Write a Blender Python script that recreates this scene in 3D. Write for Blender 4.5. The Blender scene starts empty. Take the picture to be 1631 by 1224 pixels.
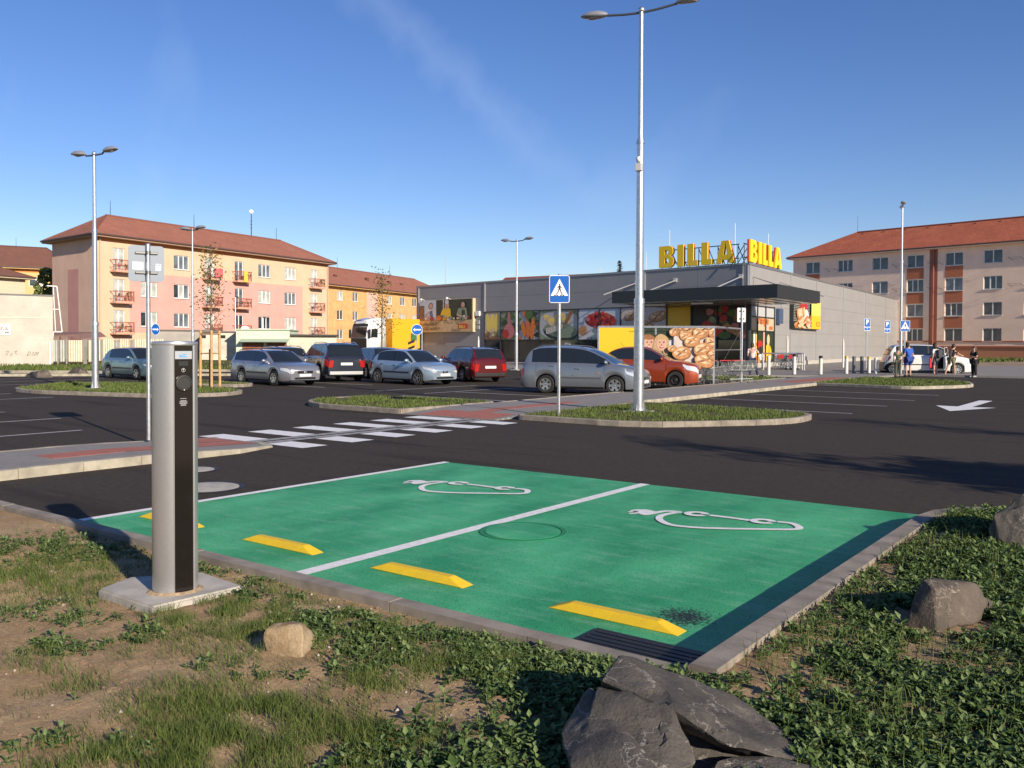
import bpy, bmesh, math, random
from mathutils import Vector, Matrix, noise
random.seed(7)
R = math.radians
SC = bpy.context.scene
COL = SC.collection

# ---------------------------------------------------------------- camera, sky, sun
# World frame: +Y runs along the parking bays away from the viewer, +X across them.
F, PIT, ROLL, EYE = 1410.0, R(1.2), R(0.25), 1.7
PX, PY = 815.5, 576.5
def rot(x, y): return (.8*x - .6*y, .6*x + .8*y)            # view-aligned metres -> world
cp, sp, cr, sr = math.cos(PIT), math.sin(PIT), math.cos(ROLL), math.sin(ROLL)
def _v(x, y, z): a, b = rot(x, y); return Vector((a, b, z))
FW, R0, U0 = _v(0, cp, -sp), _v(1, 0, 0), _v(0, sp, cp)
RT, UP = R0*cr + U0*sr, U0*cr - R0*sr
cam = bpy.data.cameras.new('camera'); camo = bpy.data.objects.new('camera', cam); COL.objects.link(camo)
SC.camera = camo
cam.sensor_fit = 'HORIZONTAL'; cam.sensor_width = 36; cam.lens = F/1631*36
cam.shift_y = (PY-612)/1631
cam.clip_start = .05; cam.clip_end = 4000
M = Matrix((RT, UP, -FW)).transposed().to_4x4(); M.translation = (0, 0, EYE); camo.matrix_world = M

SUN_EL, SUN_DIR = 21.5, Vector((.955, -.297, 0)).normalized()
w = bpy.data.worlds.new('World'); SC.world = w; w.use_nodes = True
nt = w.node_tree; bg = nt.nodes['Background']
sky = nt.nodes.new('ShaderNodeTexSky'); sky.sky_type = 'NISHITA'; sky.sun_disc = False
sky.sun_elevation = R(SUN_EL); sky.sun_rotation = math.atan2(SUN_DIR.x, SUN_DIR.y)
sky.air_density = 1.0; sky.dust_density = .1; sky.ozone_density = 3.0; sky.altitude = 200
tc = nt.nodes.new('ShaderNodeTexCoord')
# thin cirrus streaks high in the sky
mp = nt.nodes.new('ShaderNodeMapping'); mp.inputs['Rotation'].default_value = (R(12), R(-40), R(64)); mp.inputs['Scale'].default_value = (1.0, 5.5, 2.4)
nz = nt.nodes.new('ShaderNodeTexNoise'); nz.inputs['Scale'].default_value = 1.25; nz.inputs['Detail'].default_value = 5; nz.inputs['Roughness'].default_value = .5
rp = nt.nodes.new('ShaderNodeValToRGB'); rp.color_ramp.elements[0].position = .56; rp.color_ramp.elements[1].position = .86
rp.color_ramp.elements[1].color = (.16, .16, .16, 1)
mx = nt.nodes.new('ShaderNodeMixRGB'); mx.blend_type = 'MIX'; mx.inputs[2].default_value = (7.5, 8.2, 9.2, 1)
hs = nt.nodes.new('ShaderNodeHueSaturation'); hs.inputs['Saturation'].default_value = 1.2; hs.inputs['Hue'].default_value = .512; hs.inputs['Value'].default_value = 1.0
L = nt.links.new
L(tc.outputs['Generated'], mp.inputs[0]); L(mp.outputs[0], nz.inputs[0]); L(nz.outputs[0], rp.inputs[0]); L(rp.outputs[0], mx.inputs[0])
L(sky.outputs[0], hs.inputs['Color']); tn = nt.nodes.new('ShaderNodeMixRGB'); tn.blend_type = 'MULTIPLY'; tn.inputs[0].default_value = 1; tn.inputs[2].default_value = (1.0, .94, 1.0, 1)
L(hs.outputs[0], tn.inputs[1]); L(tn.outputs[0], mx.inputs[1]); L(mx.outputs[0], bg.inputs[0])
# one long wisp of cirrus running down from the upper middle of the view
def _n(op, a, b=None):
    q = nt.nodes.new('ShaderNodeMath'); q.operation = op; q.use_clamp = op == 'MULTIPLY'
    for i, v in enumerate((a, b)):
        if v is None: continue
        if isinstance(v, (int, float)): q.inputs[i].default_value = v
        else: L(v, q.inputs[i])
    return q.outputs[0]
def _dir(px, py): return (FW + RT*((px-PX)/F) - UP*((py-PY)/F)).normalized()
wa, wb2 = _dir(560, -40), _dir(800, 190); wn = wa.cross(wb2).normalized(); wm = (wa+wb2).normalized()
dn = nt.nodes.new('ShaderNodeVectorMath'); dn.operation = 'DOT_PRODUCT'; dn.inputs[1].default_value = wn; L(tc.outputs['Generated'], dn.inputs[0])
dm = nt.nodes.new('ShaderNodeVectorMath'); dm.operation = 'DOT_PRODUCT'; dm.inputs[1].default_value = wm; L(tc.outputs['Generated'], dm.inputs[0])
n3 = nt.nodes.new('ShaderNodeTexNoise'); n3.inputs['Scale'].default_value = 9; n3.inputs['Detail'].default_value = 6; L(mp.outputs[0], n3.inputs[0])
dd_ = _n('ADD', dn.outputs['Value'], _n('MULTIPLY_ADD', n3.outputs[0], .05)); dd_.node.use_clamp = False
nt.nodes[-1].use_clamp = False
for q_ in nt.nodes:
    if q_.type == 'MATH' and q_.operation == 'MULTIPLY_ADD': q_.inputs[2].default_value = -.025
wisp = _n('MULTIPLY', _n('SUBTRACT', 1.0, _n('DIVIDE', _n('ABSOLUTE', dd_), .030)), _n('MULTIPLY', _n('SUBTRACT', dm.outputs['Value'], .968), 34.0))
wisp = _n('MULTIPLY', wisp, .075); wisp = _n('ADD', wisp, rp.outputs[0]); L(wisp, mx.inputs[0])
bg.inputs['Strength'].default_value = .083
sl = bpy.data.lights.new('sun', 'SUN'); sl.energy = 4.3; sl.angle = R(.55); sl.color = (1, .88, .72)
so = bpy.data.objects.new('sun', sl); COL.objects.link(so)
sd = SUN_DIR*math.cos(R(SUN_EL)) + Vector((0, 0, math.sin(R(SUN_EL))))
so.rotation_euler = sd.to_track_quat('Z', 'Y').to_euler(); so.location = sd*50
vs = SC.view_settings; vs.view_transform = 'Standard'; vs.look = 'None'; vs.exposure = 0.66; vs.gamma = 1; vs.use_curve_mapping = False

# ---------------------------------------------------------------- surveying helpers (photo measurement -> place on the ground)
def ray(px, py): return FW + RT*((px-PX)/F) - UP*((py-PY)/F)
def at(px, py, z=0.0):
    d = ray(px, py); t = (z-EYE)/d.z; return Vector((d.x*t, d.y*t, z))
def atd(px, dep, z=0.0):
    a, b = rot((px-PX)/F*dep, dep); return Vector((a, b, z))
def depth(p): return -.6*p[0] + .8*p[1]
def zat(py, p, px=None):
    if px is None:
        q = Vector((p[0], p[1], 0)); px = PX + F*q.dot(R0)/depth(p)
    d = ray(px, py); return EYE + d.z*depth(p)/(-.6*d.x+.8*d.y)
def pos3(px, py, dep):
    d = ray(px, py); t = dep/(-.6*d.x+.8*d.y); return Vector((d.x*t, d.y*t, EYE+d.z*t))
def along(A, B, px):
    """distance from A towards B of the upright line seen at image column px"""
    A = Vector(A).to_2d(); B = Vector(B).to_2d(); d = (B-A).normalized(); k = (px-PX)/F
    ax, ay = .8*A.x+.6*A.y, -.6*A.x+.8*A.y; dx, dy = .8*d.x+.6*d.y, -.6*d.x+.8*d.y
    return (k*ay-ax)/(dx-k*dy)

# ---------------------------------------------------------------- materials
MATS = {}
def mat(name, col, rough=.7, metal=0.0, var=.0, vs_=4.0, bump=0.0, bs=40.0, col2=None, spec=.5, dist=.01, detail=4, ramp=(.35, .65), coat=0.0, trans=0.0):
    if name in MATS: return MATS[name]
    m = bpy.data.materials.new(name); m.use_nodes = True; n = m.node_tree; b = n.nodes['Principled BSDF']
    b.inputs['Roughness'].default_value = rough; b.inputs['Metallic'].default_value = metal
    b.inputs['Specular IOR Level'].default_value = spec; b.inputs['Coat Weight'].default_value = coat
    b.inputs['Coat Roughness'].default_value = .04
    b.inputs['Base Color'].default_value = (*col, 1)
    if var or col2:
        t = n.nodes.new('ShaderNodeTexCoord'); x = n.nodes.new('ShaderNodeTexNoise'); x.inputs['Scale'].default_value = vs_; x.inputs['Detail'].default_value = detail
        r = n.nodes.new('ShaderNodeValToRGB'); r.color_ramp.elements[0].position = ramp[0]; r.color_ramp.elements[1].position = ramp[1]
        c2 = col2 or tuple(min(1, c*(1+var)) for c in col); c1 = col if col2 else tuple(c*(1-var) for c in col)
        r.color_ramp.elements[0].color = (*c1, 1); r.color_ramp.elements[1].color = (*c2, 1)
        n.links.new(t.outputs['Object'], x.inputs[0]); n.links.new(x.outputs[0], r.inputs[0]); n.links.new(r.outputs[0], b.inputs['Base Color'])
    if bump:
        t = n.nodes.new('ShaderNodeTexCoord'); x = n.nodes.new('ShaderNodeTexNoise'); x.inputs['Scale'].default_value = bs; x.inputs['Detail'].default_value = 5
        q = n.nodes.new('ShaderNodeBump'); q.inputs['Strength'].default_value = bump; q.inputs['Distance'].default_value = dist
        n.links.new(t.outputs['Object'], x.inputs[0]); n.links.new(x.outputs[0], q.inputs['Height']); n.links.new(q.outputs[0], b.inputs['Normal'])
    if trans:
        b.inputs['Transmission Weight'].default_value = trans
    MATS[name] = m; return m

class NG:
    """tiny node-graph helper for the few layered ground materials"""
    def __init__(s, name, rough=.85, spec=.35):
        s.m = bpy.data.materials.new(name); s.m.use_nodes = True; s.t = s.m.node_tree; s.b = s.t.nodes['Principled BSDF']
        s.b.inputs['Roughness'].default_value = rough; s.b.inputs['Specular IOR Level'].default_value = spec
        s.tc = s.t.nodes.new('ShaderNodeTexCoord'); MATS[name] = s.m
    def noise(s, scale, detail=4, rough=.5, stretch=None, rz=0):
        x = s.t.nodes.new('ShaderNodeTexNoise'); x.inputs['Scale'].default_value = scale; x.inputs['Detail'].default_value = detail; x.inputs['Roughness'].default_value = rough
        src = s.tc.outputs['Object']
        if stretch:
            g = s.t.nodes.new('ShaderNodeMapping'); g.inputs['Scale'].default_value = stretch; g.inputs['Rotation'].default_value = (0, 0, rz); s.t.links.new(src, g.inputs[0]); src = g.outputs[0]
        s.t.links.new(src, x.inputs[0]); return x.outputs[0]
    def voro(s, scale):
        x = s.t.nodes.new('ShaderNodeTexVoronoi'); x.inputs['Scale'].default_value = scale; s.t.links.new(s.tc.outputs['Object'], x.inputs[0]); return x.outputs['Distance']
    def ramp(s, f, a, b, ca=(0, 0, 0), cb=(1, 1, 1)):
        r = s.t.nodes.new('ShaderNodeValToRGB'); e = r.color_ramp.elements; e[0].position = a; e[1].position = b; e[0].color = (*ca, 1); e[1].color = (*cb, 1)
        s.t.links.new(f, r.inputs[0]); return r.outputs[0]
    def mix(s, f, a, b, mode='MIX'):
        x = s.t.nodes.new('ShaderNodeMixRGB'); x.blend_type = mode
        for i, v in enumerate((f, a, b)):
            if isinstance(v, (int, float)): x.inputs[i].default_value = v if i == 0 else (v, v, v, 1)
            elif isinstance(v, tuple): x.inputs[i].default_value = (*v, 1)
            else: s.t.links.new(v, x.inputs[i])
        return x.outputs[0]
    def color(s, c): s.t.links.new(c, s.b.inputs['Base Color'])
    def bump(s, h, st, dist):
        q = s.t.nodes.new('ShaderNodeBump'); q.inputs['Strength'].default_value = st; q.inputs['Distance'].default_value = dist
        s.t.links.new(h, q.inputs['Height']); s.t.links.new(q.outputs[0], s.b.inputs['Normal'])

g = NG('asphalt', .92, .12)
c = g.ramp(g.noise(260, 3, .7), .3, .75, (.028, .0225, .018), (.118, .099, .082))
c = g.mix(g.ramp(g.noise(.35, 4), .3, .75), c, g.mix(.5, c, (.058, .045, .037)))
c = g.mix(g.ramp(g.noise(.9, 3, .5, (.18, 1.6, 1), R(-8)), .56, .72), c, g.mix(.6, c, (.020, .017, .015)))
c = g.mix(g.ramp(g.noise(1.6, 5, .6), .62, .78), c, g.mix(.4, c, (.12, .105, .09)))
c = g.mix(g.ramp(g.noise(11, 6, .75), .35, .68), g.mix(.45, c, (.015, .012, .01)), c)
c = g.mix(g.ramp(g.voro(9), .045, .03, (0, 0, 0), (1, 1, 1)) if False else g.ramp(g.noise(70, 2, .5), .72, .76), c, (.20, .18, .155))
g.color(c); g.bump(g.noise(170, 4, .7), .55, .006); ASPHALT = g.m

g = NG('green_paint', .62, .4)
c = g.ramp(g.noise(1.1, 5, .55, (1, .5, 1), .3), .32, .70, (.012, .25, .09), (.09, .49, .22))
c = g.mix(g.ramp(g.noise(3.6, 6, .65, (.6, 2.2, 1), .25), .50, .80), c, g.mix(.5, c, (.28, .52, .36)))
c = g.mix(g.ramp(g.noise(125, 2, .6), .59, .66), c, (.006, .03, .02))
c = g.mix(g.ramp(g.noise(.8, 3), .60, .74), c, g.mix(.22, c, (.20, .36, .16)))
vd = g.t.nodes.new('ShaderNodeVectorMath'); vd.operation = 'DISTANCE'; vd.inputs[1].default_value = (-2.42, 5.02, .004); g.t.links.new(g.tc.outputs['Object'], vd.inputs[0])
near = g.ramp(vd.outputs['Value'], .05, .62, (1, 1, 1), (0, 0, 0)); c = g.mix(g.ramp(g.mix(.38, g.noise(48, 5, .75), near), .60, .66), c, (.012, .016, .012))
g.color(c); g.bump(g.noise(110, 3, .65), .7, .006); GREEN = g.m

g = NG('soil', .95, .15)
c = g.ramp(g.noise(2.2, 6, .6), .3, .75, (.38, .255, .13), (.62, .45, .26))
c = g.mix(g.ramp(g.noise(42, 5, .7), .35, .7), g.mix(.6, c, (.21, .135, .085)), c)
c = g.mix(g.ramp(g.voro(55), .0, .16), (.36, .28, .21), c)
g.color(c); g.bump(g.noise(48, 6, .75), .9, .02); SOIL = g.m

g = NG('far_ground', .95, .1)
c = g.ramp(g.noise(.16, 6, .6), .42, .58, (.21, .150, .085), (.060, .090, .028))
g.color(c); g.bump(g.noise(3, 5), .6, .1); FAR = g.m
g = NG('turf', .95, .1)
c = g.ramp(g.noise(2.0, 6, .7), .3, .7, (.06, .07, .028), (.15, .125, .065)); g.color(c); g.bump(g.noise(30, 5), .8, .02); TURF = g.m

def brickmat(name, c1, c2, cm, sx, sy, mort=.02, rough=.85, bumpd=.004, rz=0, coords='Object', vert=False):
    g = NG(name, rough, .3); x = g.t.nodes.new('ShaderNodeTexBrick'); mpn = g.t.nodes.new('ShaderNodeMapping'); mpn.inputs['Rotation'].default_value = (R(90) if vert else 0, 0, rz)
    g.t.links.new(g.tc.outputs['Object'], mpn.inputs[0]); g.t.links.new(mpn.outputs[0], x.inputs[0])
    x.inputs['Color1'].default_value = (*c1, 1); x.inputs['Color2'].default_value = (*c2, 1); x.inputs['Mortar'].default_value = (*cm, 1)
    x.inputs['Scale'].default_value = 1; x.inputs['Brick Width'].default_value = sx; x.inputs['Row Height'].default_value = sy; x.inputs['Mortar Size'].default_value = mort
    c = g.mix(g.ramp(g.noise(1.7, 5, .6), .3, .7), x.outputs[0], g.mix(.22, x.outputs[0], (.20, .17, .15)))
    c = g.mix(g.ramp(g.noise(60, 3, .6), .3, .75), g.mix(.2, c, (.08, .07, .06)), c)
    g.color(c); g.bump(x.outputs['Fac'], -.4, bumpd); return g.m
PAVING = brickmat('grey_paving', (.25, .235, .22), (.29, .27, .25), (.17, .16, .15), .2, .1, .004)
REDPAV = brickmat('red_paving', (.42, .125, .085), (.47, .16, .11), (.25, .09, .07), .2, .1, .005)
def linemat(name, base, wear, amt):
    g = NG(name, .6, .4); c = g.mix(g.ramp(g.noise(14, 6, .7), .42, .72), base, g.mix(amt, base, wear)); c = g.mix(g.ramp(g.noise(220, 2), .62, .7), c, g.mix(.5, c, (.15, .14, .13))); g.color(c); g.bump(g.noise(150, 3), .5, .004); return g.m
WHITE = linemat('white_marking', (.84, .82, .79), (.42, .40, .38), .5)
WHITE2 = linemat('worn_marking', (.52, .49, .46), (.20, .18, .17), .75)
YEL = linemat('yellow_rubber', (.78, .50, .018), (.50, .32, .03), .35)
KERB = mat('kerb_concrete', (.245, .21, .17), .9, var=.22, vs_=5, bump=.5, bs=90, dist=.004)
KERBL = mat('kerb_pale', (.33, .295, .225), .9, var=.25, vs_=4, bump=.5, bs=90, dist=.004)
CONC = mat('concrete', (.40, .37, .32), .9, var=.15, vs_=7, bump=.4, bs=110, dist=.003)
GALV = mat('galvanised', (.62, .62, .63), .34, .9, var=.12, vs_=14)
ALU = mat('brushed_aluminium', (.52, .51, .50), .33, .75, var=.03, vs_=60)
BLK = mat('black_plastic', (.014, .013, .012), .35, var=.2, vs_=8)
BLKG = mat('black_gloss', (.012, .010, .009), .12, coat=.3)
DARK = mat('dark_metal', (.025, .024, .024), .5, .5)
RUB = mat('tyre_rubber', (.018, .017, .017), .85, var=.2, vs_=20)
CHR = mat('alloy', (.66, .66, .66), .22, .9)
WHT = mat('white_plastic', (.78, .77, .74), .45)
GLASS = mat('car_glass', (.014, .018, .021), .05, spec=.6, coat=.15)
WGL = [mat('window_glass_dark', (.035, .045, .055), .06, spec=.9, var=.5, vs_=1.2), mat('window_glass_grey', (.12, .14, .16), .08, spec=.8, var=.4, vs_=1.0), mat('window_curtain', (.42, .43, .40), .15, spec=.6, var=.22, vs_=1.6)]

# ---------------------------------------------------------------- mesh builder
class MB:
    def __init__(s): s.v = []; s.f = []; s.mi = []; s.m = 0
    def add(s, vs_, fs, m=None):
        o = len(s.v); s.v += [tuple(x) for x in vs_]; s.f += [tuple(i+o for i in f) for f in fs]; s.mi += [s.m if m is None else m]*len(fs); return s
    def box(s, a, b, m=None, T=None):
        x0, y0, z0 = a; x1, y1, z1 = b
        v = [Vector(p) for p in ((x0, y0, z0), (x1, y0, z0), (x1, y1, z0), (x0, y1, z0), (x0, y0, z1), (x1, y0, z1), (x1, y1, z1), (x0, y1, z1))]
        if T is not None: v = [T@p for p in v]
        return s.add(v, [(0, 3, 2, 1), (4, 5, 6, 7), (0, 1, 5, 4), (1, 2, 6, 5), (2, 3, 7, 6), (3, 0, 4, 7)], m)
    def bev(s, a, b, e=.01, m=None, T=None):
        bm = bmesh.new(); bmesh.ops.create_cube(bm, size=1)
        for v in bm.verts: v.co = Vector([(a[i]+b[i])/2 + v.co[i]*(b[i]-a[i]) for i in range(3)])
        bmesh.ops.bevel(bm, geom=bm.edges[:], offset=e, segments=2, affect='EDGES', profile=.5)
        return s.bm(bm, m, T)
    def bm(s, bm, m=None, T=None):
        bm.verts.ensure_lookup_table(); bm.verts.index_update()
        s.add([(T@v.co if T is not None else v.co) for v in bm.verts], [[v.index for v in f.verts] for f in bm.faces], m); bm.free(); return s
    def prism(s, poly, z0, z1, m=None, bottom=False):
        n = len(poly); z0f = z0 if callable(z0) else (lambda p: z0); z1f = z1 if callable(z1) else (lambda p: z1)
        v = [(p[0], p[1], z0f(p)) for p in poly] + [(p[0], p[1], z1f(p)) for p in poly]
        fs = [tuple(range(n, 2*n))] + [(i, (i+1) % n, n+(i+1) % n, n+i) for i in range(n)]
        if bottom: fs.append(tuple(range(n-1, -1, -1)))
        return s.add(v, fs, m)
    def tube(s, p0, p1, r0, r1=None, n=10, m=None, caps=True):
        r1 = r0 if r1 is None else r1; p0 = Vector(p0); p1 = Vector(p1); d = (p1-p0).normalized()
        a = d.orthogonal().normalized(); b = d.cross(a); v = []
        for p, r in ((p0, r0), (p1, r1)):
            for i in range(n):
                t = 2*math.pi*i/n; v.append(p + (a*math.cos(t)+b*math.sin(t))*r)
        fs = [(i, (i+1) % n, n+(i+1) % n, n+i) for i in range(n)]
        if caps: fs += [tuple(range(n-1, -1, -1)), tuple(range(n, 2*n))]
        return s.add(v, fs, m)
    def path(s, pts, r, n=8, m=None):
        for i in range(len(pts)-1): s.tube(pts[i], pts[i+1], r if not isinstance(r, list) else r[i], r if not isinstance(r, list) else r[i+1], n, m)
        return s
    def lathe(s, prof, n=24, T=None, m=None, cap=True):
        v = []; k = len(prof)
        for r, z in prof:
            for i in range(n):
                t = 2*math.pi*i/n; p = Vector((r*math.cos(t), r*math.sin(t), z)); v.append(T@p if T is not None else p)
        fs = [(j*n+i, j*n+(i+1) % n, (j+1)*n+(i+1) % n, (j+1)*n+i) for j in range(k-1) for i in range(n)]
        if cap: fs += [tuple(range(n-1, -1, -1)), tuple(range((k-1)*n, k*n))]
        return s.add(v, fs, m)
    def ell(s, c, r, T=None, m=None, nu=10, nv=7):
        v = []; c = Vector(c)
        for j in range(nv+1):
            th = math.pi*j/nv
            for i in range(nu):
                ph = 2*math.pi*i/nu; p = c+Vector((r[0]*math.sin(th)*math.cos(ph), r[1]*math.sin(th)*math.sin(ph), r[2]*math.cos(th))); v.append(T@p if T is not None else p)
        return s.add(v, [(j*nu+i, (j+1)*nu+i, (j+1)*nu+(i+1) % nu, j*nu+(i+1) % nu) for j in range(nv) for i in range(nu)], m)
    def mesh(s, name, mats, smooth=False):
        me = bpy.data.meshes.new(name); me.from_pydata(s.v, [], s.f)
        for m in (mats if isinstance(mats, (list, tuple)) else [mats]): me.materials.append(m)
        if any(s.mi): me.polygons.foreach_set('material_index', s.mi)
        if smooth:
            me.polygons.foreach_set('use_smooth', [True]*len(me.polygons))
            try: me.set_sharp_from_angle(angle=R(smooth if smooth > 1 else 40))
            except Exception: pass
        me.update(); return me
    def build(s, name, mats, parent=None, smooth=False, loc=None, rz=0):
        return obj(name, s.mesh(name, mats, smooth), parent, loc, rz)
def obj(name, me, parent=None, loc=None, rz=0):
    o = bpy.data.objects.new(name, me); COL.objects.link(o)
    if parent is not None: o.parent = parent
    if loc is not None: o.location = loc
    if rz: o.rotation_euler = (0, 0, rz)
    return o
def tag(o, label=None, cat=None, group=None, kind=None):
    if label: o['label'] = label
    if cat: o['category'] = cat
    if group: o['group'] = group
    if kind: o['kind'] = kind
    return o
def thing(name, label, cat, loc=(0, 0, 0), rz=0, group=None):
    return tag(obj(name, None, None, loc, rz), label, cat, group)
def copy_tree(o, parent=None):
    c = o.copy(); COL.objects.link(c)
    if parent is not None: c.parent = parent
    for ch in list(o.children): copy_tree(ch, c)
    return c
def text_mesh(s, size, m, name='lettering', align='LEFT', ext=.0, parent=None, M4=None, bold=0):
    cu = bpy.data.curves.new('t', 'FONT'); cu.body = s; cu.size = size; cu.align_x = align; cu.extrude = ext; cu.offset = bold; cu.resolution_u = 2
    o = bpy.data.objects.new('t', cu); me = bpy.data.meshes.new_from_object(o); bpy.data.objects.remove(o); me.materials.clear(); me.materials.append(m)
    if M4 is not None: me.transform(M4)
    return obj(name, me, parent)
# ---------------------------------------------------------------- ground, asphalt, bed
gr = MB().box((-1500, -1500, -.5), (1500, 1500, -.04)).build('ground', FAR); tag(gr, kind='structure')
asp = MB().prism([(-58, 3.9), (-11.3, 3.9), (-1.7, 3.9), (-1.7, 9.4), (40, 9.4), (40, 120), (-16, 120), (-16, 62), (-58, 62)], -.3, 0.0).build('asphalt', ASPHALT); tag(asp, kind='structure')

def stones(path, parent, width=.12, z0=-.15, z1=.12, length=1.0, m=KERB, closed=False, gap=.008, ch=.015):
    """a run of kerb stones along a path; the path is the outer (road side) edge, the stones lie to its left"""
    pts = [Vector((p[0], p[1])) for p in path]
    if closed: pts.append(pts[0])
    n = len(pts)
    def nrm(a, b): d = (b-a).normalized(); return Vector((-d.y, d.x))
    off = []
    for i in range(n):
        a = nrm(pts[i-1], pts[i]) if i else (nrm(pts[-2], pts[-1]) if closed else nrm(pts[0], pts[1]))
        b = nrm(pts[i], pts[i+1]) if i < n-1 else (nrm(pts[0], pts[1]) if closed else a)
        k = (a+b).normalized(); off.append(pts[i] + k*width/max(.5, k.dot(a)))
    for i in range(n-1):
        a, b, c, d = pts[i], pts[i+1], off[i+1], off[i]; l = (b-a).length; q = max(1, round(l/length))
        for j in range(q):
            t0, t1 = j/q + gap/2/l, (j+1)/q - gap/2/l; dz = random.uniform(-.003, .003)
            P = [a.lerp(b, t0), a.lerp(b, t1), d.lerp(c, t1), d.lerp(c, t0)]
            e = [P[0].lerp(P[3], ch/width), P[1].lerp(P[2], ch/width)]
            mb = MB(); h0, h1 = (z1(P[0])+dz, z1(P[1])+dz) if callable(z1) else (z1+dz, z1+dz); v = [(*P[0], z0), (*P[1], z0), (*P[2], z0), (*P[3], z0), (*P[0], h0-ch), (*P[1], h1-ch), (*P[2], h1), (*P[3], h0), (*e[0], h0), (*e[1], h1)]
            mb.add(v, [(0, 1, 5, 4), (4, 5, 9, 8), (8, 9, 6, 7), (1, 2, 6, 9, 5), (2, 3, 7, 6), (3, 0, 4, 8, 7)])
            o = mb.build('kerb_stone', m, parent)
    return off
def smooth_poly(pts, r=1.0, k=4):
    out = []; n = len(pts)
    for i in range(n):
        p, a, b = Vector(pts[i][:2]), Vector(pts[i-1][:2]), Vector(pts[(i+1) % n][:2]); rr = r if len(pts[i]) < 3 else pts[i][2]
        if rr <= 0: out.append(p); continue
        rr = min(rr, (a-p).length*.48, (b-p).length*.48); s, e = p+(a-p).normalized()*rr, p+(b-p).normalized()*rr
        for j in range(k+1):
            t = j/k; out.append(s*(1-t)**2 + p*2*t*(1-t) + e*t*t)
    return out
def area(p): return sum(p[i-1].x*p[i].y-p[i].x*p[i-1].y for i in range(len(p)))/2
def inside(x, y, poly):
    c = False; j = len(poly)-1
    for i in range(len(poly)):
        if (poly[i].y > y) != (poly[j].y > y) and x < (poly[j].x-poly[i].x)*(y-poly[i].y)/(poly[j].y-poly[i].y)+poly[i].x: c = not c
        j = i
    return c
BLADE = mat('grass_blade', (.045, .076, .013), .7, spec=.25, col2=(.115, .155, .032), vs_=9, ramp=(.3, .7))
BLADE2 = mat('dry_blade', (.09, .11, .03), .8, spec=.2, col2=(.20, .19, .08), vs_=9)
def blades(spots, h, wd, name, parent=None, zf=None, mats=None, lean=.45):
    mb = MB(); V = mb.v; Fa = mb.f; MI = mb.mi
    for x, y in spots:
        z = zf(x, y) if zf else 0; a = random.uniform(0, 6.283); hh = h*random.uniform(.45, 1.25); c, s = math.cos(a), math.sin(a)
        l = random.uniform(0, lean)*hh; b = random.uniform(0, 6.283); lx, ly = math.cos(b)*l, math.sin(b)*l; o = len(V); k = .72
        V += [(x-c*wd, y-s*wd, z-.01), (x+c*wd, y+s*wd, z-.01), (x+c*wd*k+lx*.4, y+s*wd*k+ly*.4, z+hh*.55), (x-c*wd*k+lx*.4, y-s*wd*k+ly*.4, z+hh*.55), (x+lx, y+ly, z+hh)]
        Fa += [(o, o+1, o+2, o+3), (o+3, o+2, o+4)]; q = 1 if random.random() < .16 else 0; MI += [q, q]
    o = mb.build(name, mats or [BLADE, BLADE2], parent); return o
def island(pts, name, r=.8, top=.12, grass=300, gh=.07, m=KERB, dens_w=.006):
    P = smooth_poly(pts, r)
    if area(P) < 0: P.reverse()
    isl = MB().prism([(p.x, p.y) for p in P], -.15, .005).build(name, KERB); tag(isl, kind='structure')
    off = stones(P, isl, m=m, closed=True, z1=top, length=.95)
    inner = off[:-1]
    cx = sum(p.x for p in inner)/len(inner); cy = sum(p.y for p in inner)/len(inner)
    MB().prism([(p.x, p.y) for p in inner], .0, top-.02).build('island_soil', TURF, isl)
    x0, x1 = min(p.x for p in inner), max(p.x for p in inner); y0, y1 = min(p.y for p in inner), max(p.y for p in inner)
    sp = []
    for i in range(int(grass*(x1-x0)*(y1-y0))):
        x, y = random.uniform(x0, x1), random.uniform(y0, y1)
        if inside(x, y, inner) and noise.noise((x*1.4, y*1.4, 3)) > -.32+.3*random.random(): sp.append((x, y))
    b = blades(sp, gh, dens_w, 'island_grass', None, lambda x, y: top-.02 + .02*noise.noise((x, y, 0)))
    tag(b, 'short green lawn grass inside a kerbed island', 'grass', kind='stuff'); return isl, b

# kerbed islands with lawn, each outline measured on the ground
i4, b4 = island([(-11.75, 15.75, .25), (-8.6, 15.75, 1.0), (-6.4, 18.6, 1.2), (-6.6, 20.6, .8), (-8.6, 21.2, 1.0), (-11.75, 21.4, .3)], 'traffic_island', grass=620, dens_w=.007)
b4['label'] = 'lawn grass around the tall lamp post right of the crossing sign'
i3, b3 = island([(-19.6, 16.6, 1.2), (-18.2, 15.3, .9), (-14.75, 15.25, .15), (-14.75, 19.0, .3), (-17.0, 19.3, .8), (-19.4, 18.6, .6)], 'traffic_island', grass=540, dens_w=.008)
b3['label'] = 'lawn grass island left of the red paving behind the crosswalk'
i1, b1 = island([(-31.5, 13.7, .9), (-29.2, 13.6, .5), (-24.8, 14.8, .3), (-23.6, 16.6, .8), (-24.6, 18.2, .8), (-31.0, 19.2, .6), (-34.5, 16.9, .6)], 'traffic_island', grass=260, dens_w=.014, gh=.09)
b1['label'] = 'lawn grass island around the lamp post at the far left'
i5, b5 = island([(-12.3, 37.0, .5), (-8.0, 36.0, .8), (-6.3, 39.2, 1.6), (-7.4, 43.6, 1.4), (-12.3, 45.5, .5)], 'traffic_island', grass=300, dens_w=.014, gh=.065, m=KERBL)
b5['label'] = 'lawn grass island in front of the white van at the right'
i2, b2 = island([(-33.0, 20.1, .5), (-29.6, 19.5, .6), (-27.9, 20.3, .7), (-28.4, 21.4, .5), (-33.0, 21.9, .5)], 'traffic_island', grass=120, dens_w=.015, gh=.06)
b2['label'] = 'thin grass round the staked young tree'
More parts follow.
